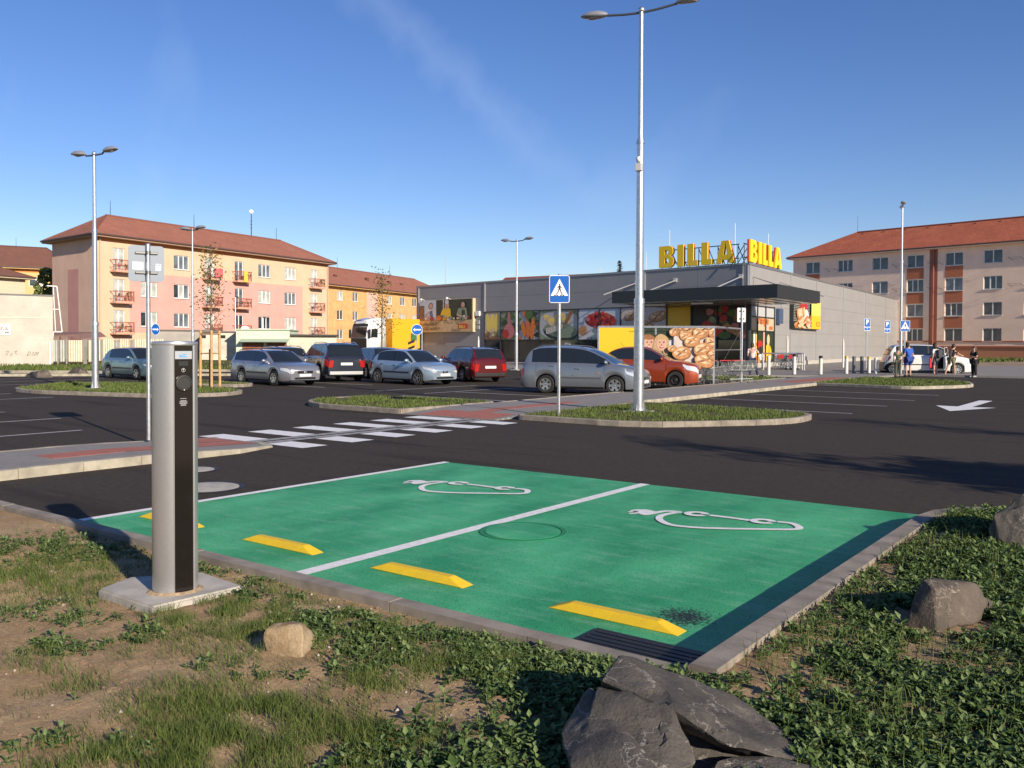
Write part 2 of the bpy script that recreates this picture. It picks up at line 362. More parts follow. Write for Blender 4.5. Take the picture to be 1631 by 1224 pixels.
i6, b6 = island([(-21.5, 32.5, .4), (-19.0, 32.0, .8), (-17.9, 33.2, .8), (-19.6, 35.2, .6), (-22.5, 35.2, .5)], 'traffic_island', grass=160, dens_w=.02, gh=.09)
b6['label'] = 'small lawn patch right of the dark red car'
i7, b7 = island([(-18.5, 36.4, .2), (-14.75, 36.4, .2), (-14.75, 41.5, .3), (-18.0, 42.0, .8)], 'traffic_island', grass=130, dens_w=.02, gh=.09)
b7['label'] = 'lawn grass beside the trolley shelter'

i8, b8 = island([(8.4, 13.6, .8), (12.2, 13.4, .8), (12.4, 16.4, .8), (8.6, 16.6, .8)], 'traffic_island', grass=120, dens_w=.012)
b8['label'] = 'lawn grass island under the slim tree beyond the right edge'
# walkways
wk = MB().prism([(-14.7, 17.0), (-11.9, 17.0), (-11.9, 21.4), (-12.0, 45.5), (-12.0, 52.0), (-14.7, 52.0)], -.2, .10).prism([(-14.7, 15.25), (-11.9, 15.25), (-11.9, 17.0), (-14.7, 17.0)], -.2, lambda p: .10 if p[1] > 16 else .018)
wk = wk.build('pavement', PAVING); tag(wk, kind='structure')
stones([(-11.88, 21.45), (-11.88, 36.9)], wk, m=KERBL, z1=.115)
stones([(-14.72, 36.3), (-14.72, 19.05)], wk, m=KERB, z1=.115)
MB().add([(-14.3, 15.3, .0225), (-12.1, 15.3, .0225), (-12.1, 16.3, .070), (-14.3, 16.3, .070)], [(0, 1, 2, 3)]).add([(-13.4, 16.3, .070), (-12.9, 16.3, .070), (-12.9, 17.0, .104), (-13.4, 17.0, .104)], [(0, 1, 2, 3)]).box((-13.4, 17.0, .1), (-12.9, 20.4, .104)).box((-13.6, 36.8, .1), (-12.6, 44.0, .104)).build('tactile_strip', REDPAV, wk)
st_ = MB().prism([(-60, 46.5), (-30, 44.5), (-19.5, 43.5), (-14.72, 46.2), (-14.72, 52.02), (-6, 52.02), (-6, 100), (-24, 100), (-60, 70)], -.2, .095).build('pavement', PAVING); tag(st_, kind='structure')
stones([(-19.5, 43.5), (-30, 44.5), (-60, 46.5)][::-1], st_, m=KERBL, z1=.11, length=1.6)
w2 = MB().prism([(-13.6, -12), (-11.5, -12), (-11.5, 6.9), (-13.6, 6.9)], -.2, .10).prism([(-13.6, 6.9), (-11.5, 6.9), (-11.5, 8.4), (-11.8, 9.1), (-12.3, 9.3), (-13.6, 9.3)], -.2, lambda p: .10-.084*max(0, (p[1]-6.9)/2.4)).build('pavement', PAVING); tag(w2, kind='structure')
w2path = [(-11.38, -12), (-11.38, 8.3), (-11.65, 9.1), (-12.3, 9.42)]
w2z = lambda p: .125-.10*max(0, min(1, (p.y-6.9)/2.4))
stones(w2path, w2, m=KERBL, z1=w2z, width=.14, length=.8)
stones([(-13.62, 9.42), (-13.62, -12)], w2, m=KERB, z1=lambda p: w2z(p)-.015, width=.1)
MB().box((-12.72, 5.86, .1), (-12.18, 6.9, .104)).add([(-12.72, 6.9, .104), (-12.18, 6.9, .104), (-12.18, 9.2, .0235), (-12.72, 9.2, .0235)], [(0, 1, 2, 3)]).add([(-13.5, 8.3, .055), (-12.8, 8.3, .055), (-12.8, 9.2, .0235), (-13.5, 9.2, .0235)], [(0, 1, 2, 3)]).build('tactile_strip', REDPAV, w2)

# painted bays and lines
gb = MB().add([(-8.28, 3.95, .004), (-1.84, 3.95, .004), (-1.84, 9.50, .004), (-8.28, 9.50, .004)], [(0, 1, 2, 3)]).build('green_charging_bay', GREEN); tag(gb, kind='structure')
def strip(mb, x0, y0, x1, y1, z=.008): mb.add([(x0, y0, z), (x1, y0, z), (x1, y1, z), (x0, y1, z)], [(0, 1, 2, 3)])
bl = MB(); strip(bl, -8.33, 3.97, -8.22, 9.5); strip(bl, -5.17, 4.0, -5.04, 9.5)
tag(bl.build('bay_line', WHITE), kind='structure')
cw = MB()
for i in range(6):
    y = 9.30+i*1.055; strip(cw, -14.0, y, -12.68, y+.52); strip(cw, -12.08, y, -11.15, y+.52)
for x in (-12.62, -12.50, -12.30, -12.18): strip(cw, x-.022, 9.25, x+.022, 15.2)
tag(cw.build('crosswalk', WHITE), kind='structure')
pl = MB()
for y in (22.4, 25.7, 28.9, 32.4): strip(pl, -11.55, y-.055, -6.34, y+.055)
for x in (-16.67, -19.6, -22.3): strip(pl, x-.055, -4, x+.055, 8.56 if x > -17 else 9.6)
for x in (-27.2, -30.0, -33.0): strip(pl, x-.055, 0, x+.055, 13.1)
for y in (22.4, 24.9, 27.6, 30.3): strip(pl, -30.6, y-.055, -25.6, y+.055, .006)
for y in (20.6, 23.3, 26.1, 29.0): strip(pl, -19.9, y-.055, -15.0, y+.055)
for x in (-22.3, -20.0): strip(pl, x-.055, 21.8, x+.055, 27.4, .012)
for x in (-36, -38.8, -41.6): strip(pl, x-.055, 14, x+.055, 21)
tag(pl.build('parking_lines', WHITE2), kind='structure')
ar = MB(); ax, ay = -4.62, 24.9
ar.add([(ax, ay, .008), (ax+.75, ay+2.1, .008), (ax+.18, ay+2.0, .008), (ax+.18, ay+5.4, .008), (ax-.18, ay+5.4, .008), (ax-.18, ay+2.0, .008), (ax-.75, ay+2.1, .008)], [(0, 1, 2, 3, 4, 5, 6)])
tag(ar.build('road_arrow', WHITE), kind='structure')

# charging symbols: cable with plug, painted as ribbons
def ribbon(mb, pts, wd, z):
    P = [Vector(p).to_2d() for p in pts]; n = len(P); Lf = []; Rt = []
    for i in range(n):
        d = (P[min(i+1, n-1)]-P[max(i-1, 0)]).normalized(); k = Vector((-d.y, d.x)); q = wd if not isinstance(wd, list) else wd[i]
        Lf.append(P[i]+k*q/2); Rt.append(P[i]-k*q/2)
    mb.add([(*p, z) for p in Lf+Rt], [(i, i+1, n+i+1, n+i) for i in range(n-1)])
def spl(pts, k=6):
    out = []; P = [Vector(p).to_2d() for p in pts]; n = len(P)
    for i in range(n-1):
        p0, p1, p2, p3 = P[max(i-1, 0)], P[i], P[i+1], P[min(i+2, n-1)]
        for j in range(k):
            t = j/k; out.append(.5*((2*p1)+(p2-p0)*t+(2*p0-5*p1+4*p2-p3)*t*t+(3*p1-p0-3*p2+p3)*t**3))
    out.append(P[-1]); return out
def zz(a, b): return at(860+.4727*a, 560+.4727*b)
for sx in (0, -3.1):
    s_ = MB(); O = Vector((sx, 0))
    def T2(pts): return [p.to_2d()+O for p in pts]
    for q in (((298, 544), (330, 542)), ((300, 550), (330, 548))): ribbon(s_, T2([zz(*q[0]), zz(*q[1])]), .05, .010)
    ribbon(s_, T2([zz(322, 546), zz(335, 545), zz(360, 545), zz(385, 546), zz(398, 546)]), [.24, .30, .30, .16, .08], .010)
    ribbon(s_, spl(T2([zz(392, 547), zz(425, 542), zz(468, 545), zz(440, 550), zz(408, 558), zz(404, 571), zz(440, 588), zz(520, 597), zz(620, 601), zz(740, 603), zz(850, 604), zz(874, 598), zz(850, 584), zz(800, 578)])), .07, .0125)
    ribbon(s_, T2([zz(572, 556), zz(640, 564), zz(712, 574)]), .07, .0125)
    for cx, cy in ((528, 552), (752, 577)):
        c_ = zz(cx, cy).to_2d()+O; n = 20; rr = .088
        ribbon(s_, [c_+Vector((math.cos(t), math.sin(t)))*rr for t in [R(20)+i*R(322)/n for i in range(n+1)]], .075, .015)
    tag(s_.build('charging_symbol', WHITE), kind='structure')

# front and right kerb of the bays
kb = obj('kerb', None); tag(kb, kind='structure')
stones([(-11.2, 4.02), (-1.76, 4.02)][::-1], kb, z1=.10, width=.13)
ck = [(-1.86, 3.9), (-1.86, 8.55), (-1.80, 8.95), (-1.62, 9.28), (-1.30, 9.5), (-.9, 9.62), (.2, 9.66), (24, 9.9)]
stones([(p[0], p[1]) for p in ck][::-1], kb, z1=.165, width=.15) if False else None
def rev_stones(path, **k):
    # stones to the right of the path direction
    P = [(p[0], p[1]) for p in path][::-1]; w = k.get('width', .12); stones(P, kb, **k)
rev_stones(ck, z1=.165, width=.15)
stones([(-11.24, 4.02), (-11.24, -8)], kb, z1=.10, width=.12) if False else None

# planting bed: real relief, soil clods, left out under the kerbs
def bedz(x, y):
    r = min(1, max(0, (x+2.6)/1.0)); base = .075*(1-r)+.135*r
    base -= .035*max(0, 1-abs(y-3.9)/.35)*(1-r)
    big = noise.noise((x*.55, y*.55, 1.3))*.045
    mid = noise.noise((x*2.3, y*2.3, 4.1))*.018 + noise.noise((x*6, y*6, 7.7))*.009
    cl = noise.noise((x*17, y*17, 2.2)); fine = ((.016*max(0, cl)*(noise.noise((x*1.7, y*1.7, 3.3)) > -.1)) + .006*noise.noise((x*38, y*38, 5)))
    e = min(1, max(0, (3.9-y)/.6)) if x < -1.9 else min(1, max(0, min(x+1.7, 9.6-y)/.5))
    return base + big*e + mid*(.4+.6*e) + fine
def bedmask(x, y):
    if x < -1.75 and y > 3.92: return False
    if x > -1.75 and y > 9.75: return False
    if x < -1.75+.35*0 and y > 3.92: return False
    if y > 8.4 and x < -.6:
        d = Vector((x+.95, y-8.65)).length
        if x < -.95 and y > 8.65 and d > .93: return False
    return x > -11.3
def grid(x0, x1, y0, y1, st, nm, skip=None):
    nx, ny = round((x1-x0)/st), round((y1-y0)/st); idx = {}; mb = MB()
    for j in range(ny+1):
        for i in range(nx+1):
            x, y = x0+i*st, y0+j*st
            idx[i, j] = len(mb.v); mb.v.append((x, y, bedz(x, y)))
    for j in range(ny):
        for i in range(nx):
            x, y = x0+(i+.5)*st, y0+(j+.5)*st
            if bedmask(x, y) and not (skip and skip(x, y)): mb.f.append((idx[i, j], idx[i+1, j], idx[i+1, j+1], idx[i, j+1])); mb.mi.append(0)
    o = mb.build(nm, SOIL, smooth=180); return tag(o, kind='structure')
grid(-7.0, 1.4, .6, 9.8, .03, 'planting_bed')
def outer(x, y): return -7.0 < x < 1.4 and .6 < y < 9.8
grid(-11.4, 24.2, -4.6, 9.8, .2, 'planting_bed', outer)
# ---------------------------------------------------------------- wheel stops, drain, covers
def wheel_stop(loc, label):
    t = thing('wheel_stop', label, 'wheel stop', loc, 0, 'yellow wheel stops in the green bays')
    h, a, b = .052, .46, .15
    v = [(-a, -.065, 0), (a, -.065, 0), (a, .065, 0), (-a, .065, 0), (-a+.15, -.028, h), (a-.15, -.028, h), (a-.15, .035, h), (-a+.15, .035, h)]
    bm = bmesh.new(); vs_ = [bm.verts.new(p) for p in v]
    for f in ((0, 1, 5, 4), (1, 2, 6, 5), (2, 3, 7, 6), (3, 0, 4, 7), (4, 5, 6, 7), (3, 2, 1, 0)): bm.faces.new([vs_[i] for i in f])
    bmesh.ops.bevel(bm, geom=bm.edges[:], offset=.006, segments=1, affect='EDGES')
    MB().bm(bm).build('stop_body', YEL, t)
for x, lb in ((-7.55, 'yellow wheel stop half hidden behind the charging post'), (-5.93, 'yellow wheel stop just right of the charging post'), (-4.37, 'yellow wheel stop just right of the middle white line'), (-2.74, 'yellow wheel stop beside the black drain grate')):
    wheel_stop((x, 4.72, .005), lb)

dg = thing('drain_grate', 'black slotted drain grate in the near corner of the green bay', 'drain grate', (-2.32, 4.27, .004))
MB().box((-.40, -.21, -.02), (.40, -.185, .012)).box((-.40, .185, -.02), (.40, .21, .012)).box((-.40, -.185, -.02), (-.375, .185, .012)).box((.375, -.185, -.02), (.40, .185, .012)).build('grate_frame', DARK, dg)
MB().box((-.375, -.185, -.02), (.375, .185, .002)).build('drain_pit', BLK, dg)
bar = MB().box((-.375, -.02, .003), (.375, .02, .014)).mesh('grate_bar', DARK)
for i in range(7): obj('grate_bar', bar, dg, (0, -.165+i*.055, 0))

def cover(loc, r, m1, ringm, label):
    t = thing('manhole_cover', label, 'manhole cover', loc)
    MB().lathe([(r+.06, 0), (r+.055, .006), (r+.012, .007), (r+.012, .001)], 36).build('cover_ring', ringm, t, smooth=40)
    bm = MB().lathe([(r, 0), (r, .006), (r-.02, .008), (0.001, .009)], 36)
    bm.build('cover_plate', m1, t, smooth=30)
p = at(330, 777); cover((p.x, p.y, .002), .36, CONC, DARK, 'pale concrete manhole cover nearest the green bay')
p = at(309, 749); cover((p.x, p.y, .002), .26, CONC, DARK, 'small pale manhole cover farther off behind the charging post')
p = at(833, 848); cover((p.x, p.y, .005), .34, GREEN, mat('green_worn', (.009, .19, .075), .8), 'manhole cover painted green beside the middle line')

# ---------------------------------------------------------------- charging post on its pad
pb = at(279.5, 943, .10); pz = .10
pad = thing('concrete_pad', 'pale concrete slab under the charging post', 'slab', (pb.x, pb.y, 0))
c4 = [at(157, 941, pz), at(208, 922, pz), at(322, 914, pz), at(388, 936, pz), at(243, 970, pz)]
pp = [(q.x-pb.x, q.y-pb.y) for q in c4]
if sum(pp[i-1][0]*pp[i][1]-pp[i][0]*pp[i-1][1] for i in range(5)) < 0: pp.reverse()
bm = bmesh.new(); lo = [bm.verts.new((x, y, -.05)) for x, y in pp]; hi = [bm.verts.new((x, y, pz+.012)) for x, y in pp]
bm.faces.new(hi); n5 = 5
for i in range(5): bm.faces.new((lo[i], lo[(i+1) % 5], hi[(i+1) % 5], hi[i]))
bmesh.ops.bevel(bm, geom=[e for e in bm.edges if e.verts[0].co.z > 0 and e.verts[1].co.z > 0], offset=.012, segments=2, affect='EDGES')
MB().bm(bm).build('slab', CONC, pad)
ph = zat(543.5, pb) - pz - .012                                                                       # its lid stands at eye level
post = thing('charging_post', 'silver electric car charging post with a black control strip', 'charging post', (pb.x, pb.y, pz+.012), math.atan2(-pb.y, -pb.x)+R(90))
# local frame: -y looks at the viewer, +x to the viewer's right
rx, ry = .138, .112; ca, cb = R(-90-4), R(-90+56)
def rim_(a, k=1.0): return Vector((rx*k*math.cos(a), ry*k*math.sin(a)))
n = 56; arc = [cb + (2*math.pi-(cb-ca))*i/n for i in range(n+1)]
shell = [rim_(a) for a in arc]
z0_, z1_ = 0.0, ph-.028
mb = MB(); k = len(shell)
mb.add([(q.x, q.y, z) for z in (z0_, z1_) for q in shell], [(i, i+1, k+i+1, k+i) for i in range(k-1)])
mb.build('shell', ALU, post, smooth=60)
A_, B_ = rim_(ca), rim_(cb); xd = (B_-A_).normalized(); nd = Vector((xd.y, -xd.x)); wdt = (B_-A_).length
PM = Matrix(((xd.x, 0, nd.x, A_.x), (xd.y, 0, nd.y, A_.y), (0, 1, 0, 0), (0, 0, 0, 1)))      # (across, up, out)
def pbox(x0, x1, y0, y1, d0, d1, nm, m, par=post, bv=0):
    b_ = MB(); (b_.bev((x0, y0, d0), (x1, y1, d1), bv, T=PM) if bv else b_.box((x0, y0, d0), (x1, y1, d1), T=PM)); return b_.build(nm, m, par)
W_ = wdt; e_ = .005
pbox(.0, e_, z0_, z1_, -.02, .006, 'edge_rail', ALU); pbox(W_-e_*2.2, W_, z0_, z1_, -.02, .008, 'edge_rail', ALU)
strip_ = pbox(e_, W_-e_*2.2, z0_, z1_, -.02, .0035, 'control_strip', BLKG)
cx_ = (e_+W_-e_*2.2)/2; wp = W_-e_*3.2-.006
pbox(cx_-wp/2+.002, cx_+wp/2-.002, z1_-.085, z1_-.035, .004, .0065, 'brand_plate', mat('plate_grey', (.42, .44, .47), .35, .3))
LB = mat('plate_blue', (.08, .30, .60), .4)
bp = MB()
for i, (a, b_, y) in enumerate(((-.028, -.012, 0), (-.010, .002, .004), (.004, .016, .006), (-.024, .022, -.008))):
    bp.box((cx_+a, z1_-.062+y-.004, .0068), (cx_+b_, z1_-.062+y+.003, .0075), T=PM)
bp.build('plate_emblem', LB, post)
pbox(cx_-.030, cx_+.030, z1_-.128, z1_-.100, .004, .005, 'display', mat('display_dark', (.03, .034, .034), .15), bv=.0)
mb = MB()
for i in range(24):
    t0 = 2*math.pi*i/24; t1 = 2*math.pi*(i+1)/24
    q = [PM@Vector((cx_+math.cos(t)*r, z1_-.155+math.sin(t)*r, .0052)) for t, r in ((t0, .0125), (t1, .0125), (t1, .0105), (t0, .0105))]; mb.add(q, [(0, 1, 2, 3)])
for bx in ((-.004, .004, .001, .006), (-.001, .001, -.007, .001), (-.004, -.001, .006, .008), (.001, .004, .006, .008)): mb.box((cx_+bx[0], z1_-.155+bx[2], .005), (cx_+bx[1], z1_-.155+bx[3], .0056), T=PM)
mb.build('plug_emblem', mat('print_grey', (.45, .45, .44), .5), post)
TT = PM@Matrix.Translation((cx_, z1_-.235, .0))
MB().lathe([(.052, .004), (.052, .012), (.048, .016), (.040, .017), (.036, .014), (.001, .014)], 40, T=TT).build('socket_cover', mat('cover_black', (.030, .028, .026), .38), post, smooth=35)
MB().ell((0, -.044, .018), (.004, .004, .003), T=TT).build('indicator', mat('led', (.7, .7, .7), .2), post)
PG = mat('print_grey', (.45, .45, .44), .5)
tl = MB()
random.seed(3)
for j, wl in enumerate((.040, 0, .036, .050, .044, .052, .030, .036)):
    y = z1_-.335-j*.0062; x = cx_-wl/2
    while x < cx_+wl/2 and wl:
        q = random.uniform(.002, .006); tl.box((x, y, .0037), (min(x+q, cx_+wl/2), y+.0028, .0042), T=PM); x += q+.0012
tl.build('small_print', PG, post)
lid = MB(); prof = [(1.0, z1_), (1.015, z1_+.004), (1.015, z1_+.016), (.985, z1_+.024), (.6, z1_+.028), (.01, z1_+.028)]
v = []; nn = 48
for q, z in prof: v += [(rx*q*math.cos(2*math.pi*i/nn), ry*q*math.sin(2*math.pi*i/nn), z) for i in range(nn)]
lid.add(v, [(j*nn+i, j*nn+(i+1) % nn, (j+1)*nn+(i+1) % nn, (j+1)*nn+i) for j in range(len(prof)-1) for i in range(nn)]); lid.build('lid', ALU, post, smooth=30)
bs_ = MB(); random.seed(5); N_ = 40; ring = []
for k_, (q, z) in enumerate(((1.02, .012), (1.10, .010), (1.22, .002), (1.34, -.004))):
    ring += [(rx*(q+(.05*noise.noise((i*.7, k_, 0)) if k_ else 0))*math.cos(2*math.pi*i/N_), ry*(q+(.07*noise.noise((i*.7, k_, 3)) if k_ else 0))*math.sin(2*math.pi*i/N_), z) for i in range(N_)]
bs_.add(ring, [(j*N_+i, (j+1)*N_+i, (j+1)*N_+(i+1) % N_, j*N_+(i+1) % N_) for j in range(3) for i in range(N_)]); bs_.build('foot_sealant', mat('sealant_sand', (.38, .27, .16), .95, var=.3, vs_=30), post, smooth=60)

# ---------------------------------------------------------------- rocks
def rockmat(name, a, b, vein, bumpn=.8, vs1=5, vamt=.8):
    g = NG(name, .85, .3); c = g.ramp(g.noise(vs1, 6, .6), .3, .7, a, b)
    vv = g.noise(4.5, 5, .6); ln = g.ramp(vv, .490, .5); ln2 = g.ramp(vv, .5, .510, (1, 1, 1), (0, 0, 0))
    msk = g.mix(1.0, g.mix(1.0, ln, ln2, 'MULTIPLY'), g.ramp(g.noise(3.2, 4), .44, .54), 'MULTIPLY')
    c = g.mix(msk, c, g.mix(vamt, c, vein)); c = g.mix(g.ramp(g.noise(5.0, 7, .7), .64, .70), c, g.mix(.35*vamt, c, vein))
    ge = g.t.nodes.new('ShaderNodeNewGeometry'); c = g.mix(g.mix(1.0, g.ramp(ge.outputs['Pointiness'], .54, .60), g.ramp(g.noise(6, 5, .7), .47, .60), 'MULTIPLY'), c, g.mix(.6, c, vein))
    c = g.mix(g.ramp(g.noise(90, 3), .3, .7), g.mix(.25, c, (.02, .02, .02)), c)
    g.color(c); h = g.mix(.5, g.noise(14, 8, .7), g.noise(70, 4, .7)); g.bump(h, bumpn, .02); return g.m
BASALT = rockmat('basalt', (.055, .050, .044), (.135, .118, .10), (.42, .38, .32))
SANDST = rockmat('sandstone', (.26, .17, .08), (.56, .43, .27), (.55, .45, .30), .8, 7, .5)
GREYST = rockmat('grey_stone', (.062, .052, .043), (.165, .132, .102), (.45, .40, .33), .9, 5, .7)
def hull(mb, pts, cuts=3, amp=.012, sc=7, seed=0, m=0):
    bm = bmesh.new()
    for p in pts: bm.verts.new(p)
    r = bmesh.ops.convex_hull(bm, input=bm.verts[:])
    bmesh.ops.delete(bm, geom=[v for v in bm.verts if not v.link_faces], context='VERTS')
    bmesh.ops.bevel(bm, geom=bm.edges[:], offset=.006, segments=1, affect='EDGES')
    bmesh.ops.triangulate(bm, faces=bm.faces[:])
    for i in range(cuts):
        bmesh.ops.subdivide_edges(bm, edges=[e for e in bm.edges if e.calc_length() > .03], cuts=1, use_grid_fill=False); bmesh.ops.triangulate(bm, faces=[f for f in bm.faces if len(f.verts) > 3])
    for v in bm.verts:
        q = v.co*sc; d = noise.noise_vector((q.x+seed, q.y, q.z))*amp + noise.noise_vector((q.x*3.1+seed, q.y*3.1, q.z*3.1))*amp*.45
        s = noise.noise((q.x*.8, q.y*.8, q.z*.8+seed)); d += Vector((0, 0, 1))*(-amp*.9 if s > .32 else 0)
        v.co += d
    mb.bm(bm, m)
def rock(name, label, m, hulls, org, smooth=28, cuts=4, amp=.010):
    O = Vector(org); t = MB()
    for i, h in enumerate(hulls): hull(t, [Vector(p)-O for p in h], cuts, amp, seed=i*13.7)
    o = t.build(name, m, None, smooth=smooth, loc=O); tag(o, label, 'rock'); return o
P3 = pos3
def gz(px, py): q = at(px, py, .10); return depth(q)
# the big dark slab in front: an upper leaning slab over a broken lower block
h1 = [P3(986, 1040, 3.62), P3(1012, 1050, 3.70), P3(1110, 1082, 3.75), P3(1182, 1114, 3.66), P3(1250, 1168, 3.5), P3(1292, 1210, 3.35), P3(956, 1084, 3.42), P3(1040, 1112, 3.30), P3(1080, 1134, 3.24), P3(1160, 1190, 3.16), P3(1280, 1214, 3.22), P3(1180, 1196, 3.5), P3(960, 1130, 3.75), P3(1180, 1216, 3.85)]
h2 = [P3(953, 1086, 3.44), P3(1012, 1110, 3.31), P3(1076, 1130, 3.26), P3(1090, 1180, 3.16), P3(1108, 1212, 3.06), P3(1050, 1240, 2.95), P3(935, 1158, 3.22), P3(942, 1150, 3.30), P3(1040, 1250, 3.5), P3(950, 1200, 3.6), P3(1080, 1260, 3.2)]
h3 = [P3(892, 1166, 3.28), P3(905, 1140, 3.42), P3(940, 1092, 3.52), P3(938, 1158, 3.20), P3(1000, 1190, 3.02), P3(1052, 1228, 2.90), P3(1100, 1290, 2.80), P3(905, 1215, 3.06), P3(925, 1290, 2.92), P3(960, 1240, 3.6), P3(1050, 1280, 3.4)]
h4 = [P3(1140, 1216, 3.12), P3(1180, 1200, 3.22), P3(1240, 1208, 3.20), P3(1304, 1222, 3.16), P3(1325, 1262, 3.05), P3(1120, 1250, 2.98), P3(1110, 1300, 2.90), P3(1330, 1310, 3.0), P3(1200, 1290, 3.4)]
h5 = [P3(1092, 1150, 3.40), P3(1120, 1180, 3.34), P3(1280, 1212, 3.34), P3(1090, 1230, 3.20), P3(1280, 1270, 3.25), P3(1100, 1200, 3.8), P3(1260, 1230, 3.8), P3(1150, 1290, 3.2)]
org = at(1080, 1230, .05)
rock('boulder', 'large dark broken boulder at the bottom of the frame', BASALT, [h1, h2, h3, h4, h5], org, 24, 5, .010)
d0 = 4.55
r2 = [P3(421, 1003, d0), P3(432, 994, d0+.05), P3(447, 998, d0), P3(470, 990, d0+.07), P3(480, 991, d0+.05), P3(498, 1002, d0+.15), P3(506, 1022, d0+.18), P3(503, 1042, d0+.12), P3(482, 992, d0-.02), P3(482, 1056, d0-.10), P3(424, 1045, d0-.02), P3(419, 1020, d0), P3(440, 1062, d0-.06), P3(430, 1045, d0+.25), P3(495, 1050, d0+.25), P3(445, 996, d0+.22), P3(490, 1004, d0+.22)]
rock('rock', 'small ochre block of stone lying on the bare soil', SANDST, [r2], at(462, 1055, .08), 26, 5, .011)
d0 = 4.95
r3 = [P3(1470, 924, d0), P3(1486, 922, d0+.1), P3(1530, 926, d0+.12), P3(1558, 930, d0+.1), P3(1572, 958, d0+.15), P3(1560, 990, d0), P3(1528, 1000, d0-.02), P3(1492, 1008, d0-.12), P3(1488, 940, d0-.08), P3(1436, 1008, d0), P3(1450, 968, d0), P3(1460, 940, d0+.02), P3(1440, 1012, d0+.3), P3(1560, 1000, d0+.35), P3(1500, 930, d0+.35)]
r3b = [P3(1560, 948, d0+.2), P3(1583, 958, d0+.25), P3(1582, 975, d0+.2), P3(1560, 990, d0+.15), P3(1555, 985, d0+.4), P3(1550, 950, d0+.4)]
rock('rock', 'grey flat-topped rock among leafy weeds at right', GREYST, [r3, r3b], at(1500, 1008, .12), 26, 4, .010)
d0 = 6.9
r4 = [P3(1582, 822, d0), P3(1604, 806, d0+.05), P3(1625, 799, d0+.05), P3(1656, 768, d0+.12), P3(1672, 775, d0+.1), P3(1700, 830, d0+.1), P3(1700, 882, d0), P3(1576, 850, d0), P3(1574, 842, d0+.1), P3(1600, 872, d0-.12), P3(1622, 884, d0-.15), P3(1640, 850, d0-.15), P3(1630, 808, d0-.05), P3(1590, 868, d0+.5), P3(1690, 870, d0+.6), P3(1650, 800, d0+.5)]
rock('rock', 'dark pointed rock cut by the right edge of the frame', BASALT, [r4], at(1640, 880, .12), 26, 4, .02)
for (px, py, s, lb) in ((60, 601, .55, 'low brown rock on the verge at the far left'), (125, 596, .5, 'low brown rock between white wall and lamp post')):
    q = at(px, py); random.seed(px); hp = [q+Vector((random.uniform(-1, 1)*s*1.3, random.uniform(-.7, .7)*s, random.uniform(0, .75)*s)) for i in range(16)]+[q+Vector((a*s*1.4, b*s, -.1)) for a in (-1, 1) for b in (-.7, .7)]
    rock('rock', lb, GREYST, [hp], q, 30, 2, .04)

# ---------------------------------------------------------------- weeds and grass on the bed
LEAF = [mat('weed_leaf', (.038, .072, .016), .75, spec=.15, col2=(.095, .145, .042), vs_=5, ramp=(.3, .7)), mat('weed_leaf_pale', (.14, .19, .07), .75, spec=.15), mat('weed_stem', (.10, .13, .05), .8)]
def leaf(mb, base, dr, ln, wd, up, m):
    side = dr.cross(up).normalized(); nrm_ = side.cross(dr).normalized()
    p1 = base+dr*ln*.40+nrm_*ln*.06; tip = base+dr*ln - nrm_*ln*.10
    o = len(mb.v); mb.v += [tuple(base), tuple(p1+side*wd*.5+nrm_*wd*.16), tuple(p1), tuple(p1-side*wd*.5+nrm_*wd*.16), tuple(tip), tuple(base+dr*ln*.72+side*wd*.30), tuple(base+dr*ln*.72-side*wd*.30)]
    mb.f += [(o, o+1, o+2), (o, o+2, o+3), (o+2, o+1, o+5, o+4), (o+2, o+4, o+6, o+3)]; mb.mi += [m]*4
def weed(mb, x, y, s, n=None):
    z = bedz(x, y)-.004; h = s*random.uniform(.35, .85); n = n or random.randint(7, 11); a = random.uniform(0, 6.28)
    lean = Vector((random.uniform(-.3, .3), random.uniform(-.3, .3), 1)).normalized()
    for i in range(n):
        t = i/n; a += 2.4+random.uniform(-.35, .35); el = R(2+48*t+random.uniform(-16, 18))
        dr = Vector((math.cos(a)*math.cos(el), math.sin(a)*math.cos(el), math.sin(el))); b = Vector((x, y, z)) + lean*h*t + Vector((dr.x, dr.y, 0))*s*.10
        ln = s*random.uniform(.55, .85)*(1-.35*t); leaf(mb, b, dr, ln, ln*random.uniform(.5, .68), Vector((0, 0, 1)), 1 if (t > .82 or random.random() < .07) else 0)
    q = Vector((x, y, z)); mb.tube(q, q+lean*h, .0025, .0015, 3, 2, caps=False)
def visible(x, y, mg=40):
    d = depth((x, y));
    if d < 1.2: return False
    q = Vector((x, y, .1-EYE)); wv = q.dot(FW); u = PX+F*q.dot(RT)/wv; v = PY-F*q.dot(UP)/wv
    return -mg-260 < u < 1631+mg+460 and v < 1224+170
rockspots = [(at(462, 1040, .1), .13), (at(1500, 995, .12), .27), (at(1630, 870, .12), .30)]
def clear(x, y):
    d = (Vector((x, y))-Vector((pb.x, pb.y))).length
    if d < .14: return False
    if inside(x, y, [Vector((q.x, q.y)) for q in c4]) and d < .5: return False
    for q, r in rockspots:
        if (Vector((x, y))-q.to_2d()).length < r: return False
    q = Vector((x, y)) - at(1085, 1200, .1).to_2d(); return q.length > .38
random.seed(11)
wr = MB(); cnt = 0
def ok(x, y): return bedmask(x, y) and visible(x, y) and clear(x, y)
